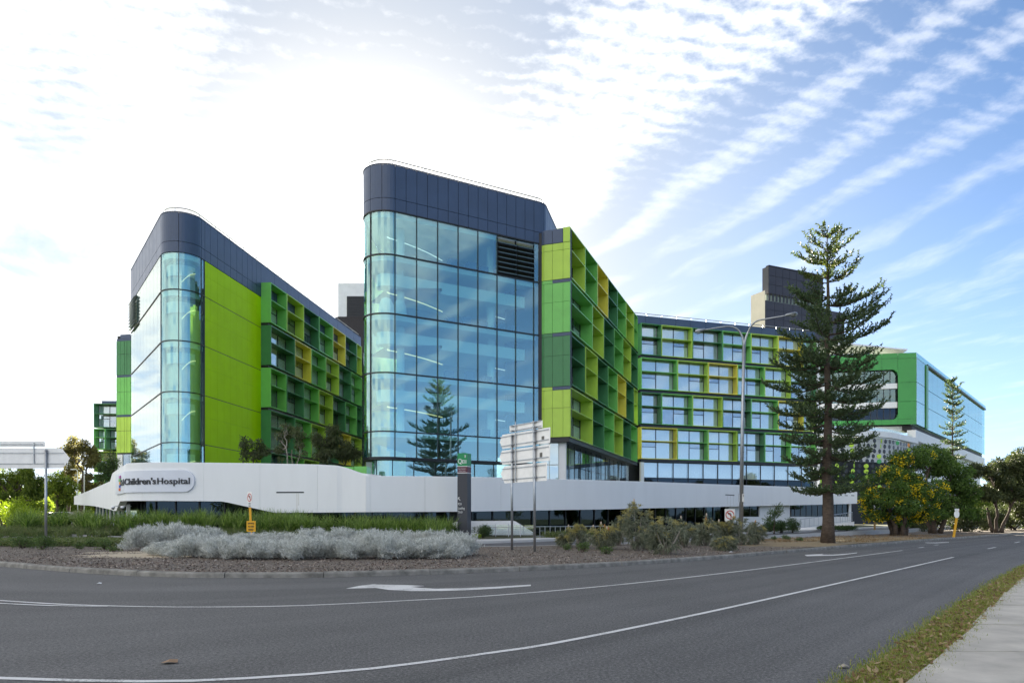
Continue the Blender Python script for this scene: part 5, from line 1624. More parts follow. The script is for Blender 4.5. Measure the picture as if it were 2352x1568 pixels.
yp = thing('leaning_marker', (*XY(2190, 57), 0.1), 'leaning yellow post with grey shield seen from behind near the wattle tree', 'sign')
b0, b1 = W(2188.5, 1233, 57), W(2198.6, 1168.5, 57)
MB().obox(b0, (0.17, 0, 0), (0, 0.07, 0), b1 - b0).build('post', m_yel, yp)
cc = W(2197.6, 1180, 56.95)
MB().slab([cc + Vector((0.21 * math.cos(a), 0, 0.30 * math.sin(a))) for a in [2 * math.pi * k / 16 for k in range(16)]], (0, 0.015, 0)).build('round_plate', m_alu, yp)
MB().obox(cc + Vector((-0.16, 0, 0.26)), (0.34, 0, 0), (0, 0.015, 0), (0, 0, 0.16)).build('small_plate', m_alu, yp)
bp_ = thing('blue_marker_post', (*XY(2009, 68), 0.2), 'thin timber marker post on the path beyond the pine trunk', 'post')
MB().box((*XY(2009, 68), 0.2), (0.14, 0.1, 2.3)).build('post', mat('timber', (0.35, 0.22, 0.08), 0.8), bp_)
MB().box((*XY(2008.5, 67.9), 1.9), (0.22, 0.02, 0.9)).build('plate', m_signw, bp_)

# ---- double arm street lamp
sd_ = 45.0
lp_ = thing('street_lamp', (*XY(1703, sd_), 0.15), 'tall grey double arm street lamp standing on the median', 'street lamp')
P = lambda u, v, dd=0.0: W(u, v, sd_ + dd)
zb0 = 0.1
xb, xt = XY(1701.5, sd_)[0], XY(1708.8, sd_)[0]
MB().tube([(xb, sd_, 0), (xb + (xt - xb) * 0.5, sd_, P(0, 975).z), (xt, sd_, P(0, 790).z)], [0.135, 0.105, 0.085], 14).build('pole', m_steel, lp_, True)
MB().lathe([(0.24, 0), (0.24, 0.03), (0.15, 0.06), (0.14, 0.35)], (xb, sd_, 0.1), 14).build('base_collar', m_steel, lp_, True)
def arm(pts, r0, r1):
    ctl = [P(*q) for q in pts]
    out = []
    Pn = [ctl[0] * 2 - ctl[1]] + ctl + [ctl[-1] * 2 - ctl[-2]]
    for i in range(1, len(Pn) - 2):
        a, b, c, d = Pn[i - 1:i + 3]
        for j in range(6):
            t = j / 6
            out.append(0.5 * ((2 * b) + (c - a) * t + (2 * a - 5 * b + 4 * c - d) * t * t + (3 * b - a - 3 * c + d) * t ** 3))
    out.append(ctl[-1])
    return MB().tube(out, [r0 + (r1 - r0) * i / (len(out) - 1) for i in range(len(out))], 10)
arm([(1708.6, 805), (1708, 786), (1701.5, 766), (1690, 753.5), (1675, 749.5), (1650, 752), (1619, 757.5)], 0.075, 0.04).build('arm', m_steel, lp_, True)
arm([(1709.2, 805), (1710.5, 784), (1717, 765), (1727, 746.5, -0.2), (1740, 736.5, -0.4), (1765, 731.5, -0.8), (1806, 724.5, -1.4)], 0.075, 0.04).build('arm', m_steel, lp_, True)
m_lens = glassmat('lamp_lens', (0.85, 0.85, 0.82), 0.2, (1, 1, 1), 0.05)
def lamp_head(u0, v0, u1, v1, dd):
    a, b = P(u0, v0, dd), P(u1, v1, dd)
    d = (b - a)
    mb = MB(); prof = [(0.0, 0.05), (0.12, 0.11), (0.4, 0.14), (0.75, 0.17), (0.95, 0.12), (1.0, 0.03)]
    vs = []; k = 12
    for f, r_ in prof:
        c = a + d * f
        for i in range(k):
            an = 2 * math.pi * i / k
            vs.append((c.x + 0.02 * math.cos(an), c.y + r_ * 1.15 * math.cos(an), c.z + r_ * math.sin(an) * (1.0 if math.sin(an) > 0 else 0.35)))
    fs = [(i * k + j, i * k + (j + 1) % k, (i + 1) * k + (j + 1) % k, (i + 1) * k + j) for i in range(len(prof) - 1) for j in range(k)]
    fs += [tuple(range(k - 1, -1, -1)), tuple((len(prof) - 1) * k + j for j in range(k))]
    mb.add(vs, fs); h = mb.build('lamp_head', m_steel, lp_, True)
    lv = []
    prof2 = [(0.42, 0.10), (0.55, 0.16), (0.75, 0.165), (0.92, 0.09)]
    for f, r_ in prof2:
        c = a + d * f
        for i in range(k):
            an = 2 * math.pi * i / k
            lv.append((c.x, c.y + r_ * math.cos(an), c.z - 0.03 + r_ * 1.0 * min(0.1, math.sin(an))))
    MB().add(lv, [(i * k + j, i * k + (j + 1) % k, (i + 1) * k + (j + 1) % k, (i + 1) * k + j) for i in range(3) for j in range(k)]).build('lens', m_lens, h, True)
lamp_head(1621, 757.0, 1596, 762.5, 0.0)
lamp_head(1803, 725.0, 1832, 721.5, -1.4)
MB().box((*XY(1698, sd_ - 0.17), P(0, 1152).z), (0.09, 0.02, P(0, 1134).z - P(0, 1152).z)).build('plate', m_steel, lp_)
pl_ = MB().box((*XY(1706.8, sd_ - 0.17), P(0, 1152).z), (0.13, 0.02, P(0, 1134).z - P(0, 1152).z)).build('plate', m_signw, lp_)
flat_text(lp_, '3', P(1705.6, 1140, -0.19), (1, 0, 0), (0, 0, 1), 0.07, 0.12, m_black)

# ---- distant street lamps at the left
for u, v0, v1, dd, lb_ in ((178.5, 1150, 1077, 95, 'thin distant street lamp with curved arm left of the podium'), (193.5, 1150, 1082, 95, 'thin straight distant pole nearest to the podium tip')):
    t_ = thing('distant_lamp', (*XY(u, dd), 0), lb_, 'street lamp', 'thin poles behind the left trees')
    zt = W(0, v1, dd).z
    MB().tube([(*XY(u, dd), 0), (*XY(u, dd), zt - 0.6)], 0.07, 8).build('pole', m_signw, t_)
    if u < 185:
        MB().tube([(*XY(u, dd), zt - 0.6), (*XY(u - 0.5, dd), zt - 0.2), (*XY(u - 4, dd), zt), (*XY(u - 9, dd), zt)], 0.05, 7).build('arm', m_signw, t_)
        MB().box((*XY(u - 11, dd), zt - 0.08), (0.5, 0.2, 0.12)).build('lamp_head', m_signw, t_)
    else:
        MB().tube([(*XY(u, dd), zt - 0.6), (*XY(u, dd), zt)], 0.05, 7).build('tip', m_signw, t_)

# ---- ramp, balustrade and handrails in front of the podium
rw = thing('ramp_wall', (*XY(1125, 50.2), 0.3), 'low white swooping ramp wall beside the pylon sign', 'wall')
q = [(1030, 1228), (1030, 1212), (1036, 1203), (1046, 1197.5), (1060, 1196), (1178, 1195), (1184, 1196.5), (1224, 1221), (1224, 1228)]
MB().slab([W(u, v, 49.6) for u, v in q], (0, 0.3, 0)).build('wall', m_white2, rw)
gb = thing('glass_balustrade', (*XY(1160, 47.8), 0.3), 'glass balustrade with steel posts in front of the white ramp wall', 'balustrade')
us = [1108, 1138.5, 1168.0, 1195.5, 1228]
for i, u in enumerate(us):
    MB().tube([W(u, 1232, 47.8), W(u, 1203, 47.8)], 0.025, 8).build('post', m_rail, gb)
    if i < len(us) - 1:
        MB().slab([W(u + 1.5, 1230, 47.8), W(us[i + 1] - 1.5, 1230, 47.8), W(us[i + 1] - 1.5, 1205, 47.8), W(u + 1.5, 1205, 47.8)], (0, 0.012, 0)).build('glass_pane', m_glassW, gb)
MB().tube([W(1106, 1209, 47.75), W(1195, 1210, 47.75), W(1230, 1208.8, 47.75)], 0.025, 8).build('handrail', m_rail, gb)
def railing(th, a, b, n, h0, name_='baluster'):
    """a, b: ground points of both ends"""
    a, b = Vector(a), Vector(b)
    up_ = Vector((0, 0, h0))
    MB().tube([a + up_, b + up_], 0.03, 8).build('handrail', m_rail, th)
    MB().tube([a + up_ * 0.12, b + up_ * 0.12], 0.02, 6).build('bottom_rail', m_rail, th)
    for k in range(n + 1):
        p = a.lerp(b, k / n)
        MB().tube([p, p + up_], 0.018, 6).build(name_, m_rail, th)
r1 = thing('ramp_railing', (*XY(1300, 48.3), 0.3), 'steel ramp railing running behind the flowering bushes', 'railing')
railing(r1, W(1228, 1234, 48), W(1390, 1232, 49.5), 14, 0.72)
r2 = thing('stair_railing', (*XY(1900, 80), 0.4), 'steel railing climbing the white ramp near the pine trunk', 'railing')
railing(r2, W(1838, 1213.5, 74), W(1930, 1200, 78), 9, 0.95)
railing(r2, W(1930, 1200, 78), W(1958, 1196, 79), 5, 0.95)
w2 = thing('ramp_wall', (*XY(1860, 72), 0.4), 'white sloping ramp wall by the pine trunk below the railing', 'wall')
MB().slab([W(u, v, 73.5) for u, v in ((1834, 1227), (1834, 1211.5), (1874, 1209), (1874, 1227))], (0.2, 0.3, 0)).build('wall', m_white, w2)
MB().slab([W(u, v, 79.5) for u, v in ((1880, 1222), (1880, 1209), (1961, 1197), (1961, 1218))], (0.2, 0.3, 0)).build('wall', m_white, w2)

# ---- green planter boxes on the podium
gp = thing('podium_planter', (*XY(812, 53), Z(2.4)), 'low bright green planter box behind the podium step', 'planter')
for u0, u1, d in ((778, 812, 53.0), (813.5, 842, 52.6)):
    b = MB().slab([W(u0, 1094, d), W(u1, 1094, d), W(u1, 1072 if u0 < 800 else 1070.5, d), W(u0 + (5 if u0 < 800 else 0), 1070.5, d)], (0, 1.6, 0)).build('box', GREEN['mid'], gp)

# ---- security cameras under the podium corner
for u in (259.5, 281.5):
    t_ = thing('dome_camera', W(u, 1168, 54.5), 'white dome security camera under the podium ' + ('left of the sloping soffit edge' if u < 270 else 'beside the corner glazing'), 'camera')
    c = W(u, 1166, 54.3)
    MB().tube([c + Vector((0.35, 0.6, 0.14)), c + Vector((0.08, 0.1, 0.16)), c + Vector((0, 0, 0.1))], 0.03, 6).build('bracket', m_white2, t_)
    MB().lathe([(0.12, -0.02), (0.15, 0.06), (0.10, 0.14), (0.03, 0.16)], c, 12).build('housing', m_white2, t_, True)
    MB().lathe([(0.02, -0.12), (0.08, -0.10), (0.11, -0.03), (0.11, 0.0)], c, 12).build('dome', m_black, t_, True)

# ---- parked cars behind the shrubs at the left
def car(loc, rz, body_m, label):
    t = thing('parked_car', loc, label, 'car', 'cars parked behind the left shrubs')
    t.rotation_euler = (0, 0, rz)
    def sub(mb, name, m, smooth=False, par=None):
        o = mb
        me = bpy.data.meshes.new(name); me.from_pydata(o.v, [], o.f); me.materials.append(m)
        if smooth: me.polygons.foreach_set('use_smooth', [True] * len(me.polygons))
        return link(name, me, par or t)
    prof = [(-2.1, 0.3), (-2.15, 0.75), (-1.9, 0.92), (-1.1, 0.98), (-0.5, 1.42), (0.9, 1.45), (1.7, 1.0), (2.05, 0.92), (2.1, 0.35)]
    sub(MB().slab([(x, -0.85, z) for x, z in prof], (0, 1.7, 0)), 'body', body_m)
    gl_ = [(-0.95, 1.0), (-0.45, 1.38), (0.85, 1.40), (1.5, 1.03)]
    for y in (-0.86, 0.845):
        sub(MB().slab([(x, y, z) for x, z in gl_], (0, 0.015, 0)), 'side_window', m_black)
    sub(MB().slab([(-1.12, -0.7, 0.99), (-1.12, 0.7, 0.99), (-0.52, 0.65, 1.42), (-0.52, -0.65, 1.42)], (-0.03, 0, 0.03)), 'windscreen', m_black)
    for x in (-1.3, 1.3):
        for y in (-0.9, 0.72):
            w = MB().lathe([(0.30, 0), (0.33, 0.04), (0.33, 0.14), (0.30, 0.18)], (0, 0, 0), 14)
            w.v = [(a + x, c + y, b + 0.33) for a, b, c in w.v]
            wo_ = sub(w, 'wheel', m_black, False)
            h = MB().lathe([(0.19, -0.01), (0.2, 0.19)], (0, 0, 0), 10); h.v = [(a + x, c + y, b + 0.33) for a, b, c in h.v]
            sub(h, 'rim', m_steel, False, wo_)
    for y in (-0.6, 0.45):
        sub(MB().box((-2.13, y + 0.08, 0.66), (0.06, 0.3, 0.12)), 'headlight', m_signw)
    return t
car((*XY(145, 84), 0.9), R(8), mat('car_white', (0.75, 0.75, 0.76), 0.25, 0, coat=0.6), 'white parked car half hidden behind the left hedge')
car((*XY(128, 92), 0.9), R(15), mat('car_silver', (0.45, 0.47, 0.5), 0.25, 0.4, coat=0.6), 'silver parked car farther left behind the hedge')

# ------------------------------------------------------------------ vegetation
ORD = ['first', 'second', 'third', 'fourth', 'fifth', 'sixth', 'seventh', 'eighth', 'ninth', 'tenth', 'eleventh', 'twelfth']
def rng(k): return np.random.RandomState(k)

def rdir(rs, n):
    return unit(rs.normal(size=(n, 3)))

LEAF = {
    'pine': leafmat('pine_needles', [(0.045, 0.075, 0.035), (0.085, 0.125, 0.055), (0.135, 0.18, 0.08)], 0.3),
    'pine_sunlit': leafmat('sunlit_pine_needles', [(0.06, 0.09, 0.025), (0.13, 0.15, 0.04)], 0.3),  # sunlight on the crown put into the needle colour
    'gum': leafmat('gum_leaves', [(0.055, 0.075, 0.035), (0.10, 0.125, 0.055), (0.15, 0.165, 0.08)], 0.35),
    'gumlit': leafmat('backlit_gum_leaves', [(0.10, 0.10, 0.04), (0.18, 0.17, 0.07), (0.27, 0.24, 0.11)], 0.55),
    'wattle': leafmat('wattle_leaves', [(0.05, 0.085, 0.022), (0.09, 0.155, 0.035), (0.16, 0.25, 0.055)], 0.38),
    'blossom': leafmat('wattle_blossom', [(0.72, 0.50, 0.01), (0.92, 0.72, 0.03)], 0.25),
    'darktree': leafmat('dark_tree_leaves', [(0.04, 0.052, 0.022), (0.07, 0.088, 0.035), (0.11, 0.13, 0.055)], 0.3),
    'lime': leafmat('lime_shrub_leaves', [(0.15, 0.22, 0.03), (0.26, 0.35, 0.05), (0.38, 0.46, 0.08)], 0.5),
    'willow': leafmat('willow_leaves', [(0.09, 0.13, 0.025), (0.17, 0.23, 0.045), (0.26, 0.31, 0.07)], 0.55),
    'silver': leafmat('silver_foliage', [(0.32, 0.34, 0.31), (0.54, 0.55, 0.52), (0.74, 0.75, 0.72)], 0.42, 0.8),
    'strap': leafmat('strap_leaves', [(0.065, 0.115, 0.03), (0.14, 0.22, 0.05), (0.32, 0.40, 0.13)], 0.42),
    'cover': leafmat('cover_leaves', [(0.08, 0.12, 0.04), (0.14, 0.19, 0.06), (0.22, 0.22, 0.11)], 0.35),
    'banksia': leafmat('banksia_leaves', [(0.10, 0.12, 0.075), (0.19, 0.21, 0.145), (0.32, 0.33, 0.23)], 0.3),
    'banksia_new': leafmat('banksia_new_leaves', [(0.30, 0.27, 0.10), (0.52, 0.46, 0.20)], 0.35),
    'hedge': leafmat('hedge_leaves', [(0.04, 0.075, 0.024), (0.08, 0.13, 0.04)], 0.3),
    'bush': leafmat('small_bush_leaves', [(0.065, 0.105, 0.035), (0.13, 0.19, 0.06)], 0.35),
    'grass': leafmat('verge_grass', [(0.14, 0.20, 0.03), (0.25, 0.30, 0.06), (0.40, 0.34, 0.13)], 0.4),
    'litter': leafmat('dead_leaves', [(0.14, 0.085, 0.04), (0.28, 0.19, 0.10), (0.40, 0.31, 0.19)], 0.1, 0.9),
    'chips': leafmat('bark_chips', [(0.06, 0.042, 0.034), (0.14, 0.105, 0.085), (0.28, 0.225, 0.19), (0.44, 0.39, 0.34)], 0.0, 0.95),
    'pale': leafmat('pale_shrub_leaves', [(0.22, 0.25, 0.12), (0.34, 0.36, 0.20)], 0.35),
}

def blob_leaves(rs, blobs, dens, L, Wd, droop=0.25, shell=0.35):
    """blobs (x,y,z,rx,ry,rz) -> leaf quads scattered in the outer shell of each lobe"""
    out = []
    for (x, y, z, rx, ry, rz) in blobs:
        n = max(8, int(dens * (rx * ry + rx * rz + ry * rz) / 3))
        d = rdir(rs, n)
        r = (1 - shell * rs.rand(n) ** 1.4)[:, None]
        P = np.array([x, y, z]) + d * np.array([rx, ry, rz]) * r
        P += rs.normal(size=(n, 3)) * 0.06 * min(rx, rz)
        D = unit(d * 0.6 + rs.normal(size=(n, 3)) * 0.7 + np.array([0, 0, -droop]))
        out.append(leaves(P, D, L * (0.6 + 0.8 * rs.rand(n)), Wd * (0.6 + 0.8 * rs.rand(n)), rs))
    return np.concatenate(out)

def limb_curve(a, b, rs, k=6, sag=0.0, wob=0.12):
    a, b = Vector(a), Vector(b)
    L = (b - a).length
    pts = []
    for i in range(k + 1):
        f = i / k
        w = math.sin(f * math.pi)
        p = a.lerp(b, f) + Vector((rs.uniform(-1, 1) * wob * L * w * 0.5, rs.uniform(-1, 1) * wob * L * w * 0.5, (f * (1 - f)) * L * (0.35 - sag)))
        pts.append(p)
    return pts

def tree(name, base, clumps, label, cat='tree', group=None, leaf='gum', dens=260, L=0.22, Wd=0.09, tr=0.18, bark=None, stems=1, seed=1, droop=0.3, fork=0.35, shell=0.5, lobes=7, lobe=0.48, extra=None, limbs=True):
    """clumps: (dx,dy,z,rx,ry,rz) relative to base; limbs run from the fork to every clump"""
    rs = rng(seed); pr = random.Random(seed)
    t = thing(name, base, label, cat, group)
    B = Vector(base)
    bark = bark or m_bark
    tops = []
    zmin = min(c[2] - c[5] for c in clumps)
    tk = MB()
    stem_tops = []
    for s in range(stems):
        ang = 2 * math.pi * s / max(1, stems) + pr.uniform(-0.4, 0.4)
        sp = 0.0 if stems == 1 else tr * 1.5
        a = B + Vector((math.cos(ang) * sp, math.sin(ang) * sp, -0.1))
        hgt = max(0.4, zmin + fork * (max(c[2] for c in clumps) - zmin))
        lean = 0.06 * hgt if stems == 1 else 0.32 * hgt
        b = B + Vector((math.cos(ang) * (sp + lean * pr.uniform(0.5, 1.1)), math.sin(ang) * (sp + lean * pr.uniform(0.5, 1.0)), hgt))
        pts = limb_curve(a, b, pr, 6, 0.35, 0.10)
        r0 = tr * (1.0 if stems == 1 else 0.72)
        tk.tube(pts, [r0 * (1.35 - 0.25 * min(1, i * 1.2)) if i == 0 else r0 * (1.0 - 0.45 * i / 6) for i in range(7)], 9)
        stem_tops.append(b)
    tk.build('trunk', bark, t, True)
    blobs = []
    for ci, (dx_, dy_, z, rx, ry, rz) in enumerate(clumps):
        c = B + Vector((dx_, dy_, z))
        st = min(stem_tops, key=lambda q: (q - c).length)
        if limbs:
            mb = MB(); pts = limb_curve(st, c, pr, 6, 0.3, 0.2)
            mb.tube(pts, [tr * 0.5 * (1 - 0.8 * i / 6) for i in range(7)], 6)
            for k in range(4):
                e = c + Vector((pr.uniform(-1, 1) * rx * 0.8, pr.uniform(-1, 1) * ry * 0.8, pr.uniform(-0.3, 0.8) * rz))
                mb.tube(limb_curve(pts[3 + k % 3], e, pr, 4, 0.3, 0.25), [tr * 0.2, tr * 0.16, tr * 0.12, tr * 0.08, tr * 0.03], 5)
            mb.build('limb', bark, t, True)
        for k in range(lobes):
            d = Vector((pr.gauss(0, 1), pr.gauss(0, 1), pr.gauss(0, 0.9))).normalized() * pr.uniform(0.35, 0.95)
            sc_ = pr.uniform(0.7, 1.2) * lobe
            blobs.append((c.x + d.x * rx, c.y + d.y * ry, c.z + d.z * rz, rx * sc_, ry * sc_, rz * sc_ * 0.85))
    V = blob_leaves(rs, blobs, dens, L, Wd, droop, shell)
    quads_mesh('crown', V, LEAF[leaf], t)
    if extra:
        extra(t, blobs, rs)
    return t

# ---- Norfolk pine
def norfolk(base, height, prof, label, seed=3, group=None, first=0.16, whorls=26, per=6, dens=1.0, thick=1.0, trunk_r=0.36, sparse=0.0, sun_tips=False):
    rs = rng(seed); pr = random.Random(seed)
    t = thing('norfolk_pine', base, label, 'tree', group)
    B = Vector(base)
    n = 14
    MB().tube([B + Vector((0.04 * math.sin(i * 1.3), 0, height * i / n - 0.1)) for i in range(n + 1)], [trunk_r * (1.25 if i == 0 else (1 - 0.93 * i / n)) for i in range(n + 1)], 12).build('trunk', m_bark, t, True)
    V, Vt, BR = [], [], MB()
    for w in range(whorls):
        f = w / (whorls - 1)
        z = height * (first + (0.985 - first) * f ** 0.95)
        R0 = itp(z / height, [p[0] for p in prof], [p[1] for p in prof])
        a0 = pr.uniform(0, 6.28)
        R0 *= pr.uniform(0.84, 1.04)
        k_ = per if f < 0.9 else 5
        for b in range(k_):
            if pr.random() < sparse: continue
            az = a0 + 2 * math.pi * b / k_ + pr.uniform(-0.3, 0.3)
            side = math.cos(az)
            Lb = R0 * pr.uniform(0.72, 1.12)
            if len(prof[0]) > 2:
                Lb *= itp(z / height, [p[0] for p in prof], [p[2 if side > 0 else 3] for p in prof]) ** abs(side)
            dirv = Vector((math.cos(az), math.sin(az), 0))
            zz_ = z + pr.uniform(-0.25, 0.25) * height / whorls
            # curve: leaves the trunk, dips, tip turns up
            pts = []
            m = 9
            rise = (0.05 + 0.55 * f ** 3) if f > 0.55 else -0.06
            for i in range(m):
                s = i / (m - 1)
                pts.append(B + dirv * (Lb * s) + Vector((0, 0, zz_ + Lb * (rise * s - 0.10 * math.sin(s * math.pi) + 0.20 * max(0, s - 0.55) ** 1.5))))
            rb = (0.022 + 0.012 * Lb) * thick
            BR.tube(pts, [rb * (1 - 0.85 * i / (m - 1)) for i in range(m)], 5, cap=False)
            # branchlets: upswept cords on both sides
            nb = max(8, int(Lb * 7.0 * dens))
            side_v = Vector((-dirv.y, dirv.x, 0))
            for q in range(nb):
                s = 0.10 + 0.90 * ((q + pr.random()) / nb) ** 0.85
                i = min(m - 2, int(s * (m - 1))); fr = s * (m - 1) - i
                p = pts[i].lerp(pts[i + 1], fr)
                sg = 1 if q % 2 else -1
                lb = (0.34 + 0.42 * min(1, Lb / 3) * math.sin(min(1, s * 1.25) * math.pi * 0.62 + 0.45)) * pr.uniform(0.7, 1.15) * (0.75 + 0.08 * Lb)
                d = (dirv * pr.uniform(0.45, 0.95) + side_v * sg * pr.uniform(0.5, 1.0) + Vector((0, 0, pr.uniform(0.15, 0.75)))).normalized()
                nn = max(9, int(24 * lb * dens))
                ss = np.linspace(0.02, 1.0, nn)
                up_c = 0.30 * lb
                C = np.array(p)[None, :] + np.array(d)[None, :] * (ss * lb)[:, None] + np.array([0, 0, 1.0])[None, :] * (up_c * ss ** 2)[:, None]
                D = unit(np.array(d)[None, :] * 0.55 + rs.normal(size=(nn, 3)) * 0.55 + np.array([0, 0, 0.15]))
                q4 = leaves(C - D * 0.03, D, (0.15 + 0.07 * rs.rand(nn)) * thick, 0.075 * thick, rs)
                (Vt if (sun_tips and f > 0.80 and pr.random() < 0.6) else V).append(q4)
    BR.build('branches', m_bark, t, True)['kind'] = 'stuff'
    quads_mesh('needles', np.concatenate(V), LEAF['pine'], t)['kind'] = 'stuff'
    if Vt: quads_mesh('sunlit_needles', np.concatenate(Vt), LEAF['pine_sunlit'], t)['kind'] = 'stuff'  # top needles coloured yellower to look sunlit
    return t

pine_d = 41.0
pbz = 0.28
pbase = (*XY(1901, pine_d), pbz)
ph_ = W(0, 534, pine_d).z - pbz
# (height fraction, radius, right factor, left factor)
profile = [(0.14, 2.0, 1.0, 0.85), (0.20, 2.5, 1.0, 0.95), (0.27, 2.55, 0.95, 0.95), (0.36, 2.75, 1.1, 1.0), (0.46, 3.0, 1.1, 1.0), (0.55, 3.0, 1.0, 1.05), (0.66, 3.1, 1.12, 1.05), (0.76, 2.4, 1.2, 0.9), (0.86, 1.75, 0.9, 0.9), (0.94, 1.3, 1.0, 1.0), (1.0, 0.55, 1.0, 1.0)]
norfolk(pbase, ph_, profile, 'tall dark Norfolk pine with a bare brown lower trunk on the median', 11, None, 0.165, 18, 6, 1.52, 1.0, 0.33, 0.08, True)
# small young pine far right
sp_d = 96.0
norfolk((*XY(2188, sp_d), 0.3), W(0, 880, sp_d).z, [(0.05, 1.9), (0.4, 1.7), (0.7, 1.4), (0.9, 1.1), (0.97, 0.9), (1.0, 0.4)], 'slender young Norfolk pine rising behind the wattle tree', 17, None, 0.15, 17, 6, 0.8, 1.5, 0.2, 0.1)

# ---- wattle with yellow blossom and trees at the right
def wattle_extra(t, blobs, rs):
    P = []
    out = []
    for k in range(105):
        x, y, z, rx, ry, rz = blobs[rs.randint(len(blobs))]
        d = rdir(rs, 1)[0]; d[1] = -abs(d[1])
        c = np.array([x, y, z]) + d * np.array([rx, ry, rz]) * 1.02
        if c[2] > 6.6 + rs.rand() * 1.2 or c[0] > XYB[0] + 2.6: continue
        nn = 34
        D = rdir(rs, nn)
        out.append(leaves(c + rs.normal(size=(nn, 3)) * 0.17, D, 0.13, 0.10, rs))
    quads_mesh('blossom', np.concatenate(out), LEAF['blossom'], t)
wd_ = 62.0
XYB = XY(2085, wd_)
def cl(u, v, ru, rv, dd=0.0, d=wd_, base=None, ry=None):
    """clump from picture position to one relative to base"""
    p = W(u, v, d + dd)
    b = Vector(base)
    rx = ru * (d + dd) / F; rz = rv * (d + dd) / F
    return (p.x - b.x, p.y - b.y, p.z - b.z, rx, ry or rx * 0.9, rz)
wb = (*XY(2065, wd_), 0.3)
tree('wattle_tree', wb, [cl(2030, 1120, 50, 50, 0, wd_, wb), cl(2085, 1075, 55, 45, 1, wd_, wb), cl(2120, 1130, 55, 50, -0.5, wd_, wb), cl(2060, 1150, 60, 42, -1.2, wd_, wb), cl(2105, 1180, 52, 26, -0.5, wd_, wb), cl(2020, 1175, 38, 26, 0.2, wd_, wb)],
     'spreading wattle tree with yellow blossom and several dark trunks', leaf='wattle', dens=760, L=0.26, Wd=0.11, tr=0.30, stems=5, seed=5, droop=0.35, fork=0.30, extra=wattle_extra, lobes=10, lobe=0.42)
wb2 = (*XY(2150, 70), 0.3)
tree('broad_tree', wb2, [cl(2125, 1050, 60, 42, 0, 70, wb2), cl(2175, 1090, 50, 45, 1, 70, wb2), cl(2200, 1135, 48, 45, 0, 70, wb2), cl(2165, 1165, 55, 35, 0, 70, wb2), cl(2225, 1165, 36, 36, 0, 70, wb2)],
     'mid green rounded tree directly behind the wattle', leaf='wattle', dens=640, L=0.28, Wd=0.12, tr=0.30, stems=3, seed=6, lobes=10, lobe=0.42)
wb3 = (*XY(2290, 74), 0.3)
tree('dark_tea_tree', wb3, [cl(2268, 1085, 42, 42, 0, 74, wb3), cl(2310, 1110, 48, 44, 1, 74, wb3), cl(2345, 1070, 40, 36, 0, 74, wb3), cl(2280, 1130, 44, 36, 0, 74, wb3), cl(2345, 1130, 45, 40, 0, 74, wb3)],
     'dark leafy tree with pale leaning trunks at the right edge', leaf='darktree', dens=1150, L=0.28, Wd=0.10, tr=0.26, stems=3, seed=8, bark=m_bark, fork=0.05, lobes=9, lobe=0.40)
wb4 = (*XY(2395, 80), 0.3)
tree('dark_tea_tree', wb4, [cl(2360, 1070, 46, 40, 0, 80, wb4), cl(2400, 1110, 60, 50, 1, 80, wb4), cl(2370, 1150, 60, 42, 0, 80, wb4)], 'dark leafy tree cut off by the right edge', leaf='darktree', dens=1100, L=0.30, Wd=0.10, tr=0.26, stems=2, seed=9, lobes=9, lobe=0.42)
wb5 = (*XY(2365, 40), 0.3)
tree('overhanging_tree', (*XY(2440, 42), 0.05), [(-1.45, 0, 6.2, 0.55, 0.6, 0.9), (0.5, 0, 7.6, 2.0, 1.8, 1.4), (-0.75, 0, 5.6, 0.6, 0.6, 0.8)], 'tree tip with small leaves poking in at the right edge', leaf='gum', dens=420, L=0.16, Wd=0.06, tr=0.2, seed=10)
# undergrowth behind the right trees
def bush(name, base, r, h, label, leaf='bush', dens=700, L=0.14, Wd=0.06, seed=1, group=None, cat='shrub', lobes=9, lobe=0.45, flat=1.0):
    rs = rng(seed); pr = random.Random(seed)
    t = thing(name, base, label, cat, group)
    blobs = []
    for k in range(lobes):
        a = pr.uniform(0, 6.28); q = math.sqrt(pr.random()) * 0.65
        blobs.append((base[0] + math.cos(a) * q * r, base[1] + math.sin(a) * q * r * flat, base[2] + h * pr.uniform(0.28, 0.66), r * lobe, r * lobe, h * 0.36))
    V = blob_leaves(rs, blobs, dens, L, Wd, 0.0, 0.6)
    V[:, :, 2] = np.maximum(V[:, :, 2], base[2] - 0.02)
    quads_mesh('foliage', V, LEAF[leaf], t)
    st = MB()
    for k in range(5):
        b = blobs[k % len(blobs)]
        st.tube([(base[0] + pr.uniform(-0.1, 0.1) * r, base[1] + pr.uniform(-0.1, 0.1) * r, base[2] - 0.05), ((base[0] + b[0]) / 2, (base[1] + b[1]) / 2, base[2] + h * 0.25), (b[0], b[1], b[2])], [0.03 * h + 0.01, 0.02 * h + 0.008, 0.01], 5)
    st.build('stems', m_bark, t, True)
    return t
for i, (u, d, r, h) in enumerate(((2150, 84, 3.0, 2.6), (2215, 80, 2.6, 2.6), (2262, 88, 3.0, 3.0), (2330, 92, 3.6, 3.2), (2385, 88, 3.4, 3.2), (2100, 82, 2.2, 2.0))):
    bush('understorey_shrub', (*XY(u, d), 0.2), r, h, 'dim leafy shrub in the right thicket, ' + ('behind the wattle trunks', 'behind the yellow post', 'right of the yellow post', 'below the dark edge tree', 'cut by the right edge', 'under the left side of the wattle')[i], 'darktree', 420, 0.24, 0.10, 40 + i, 'thicket under the right trees')
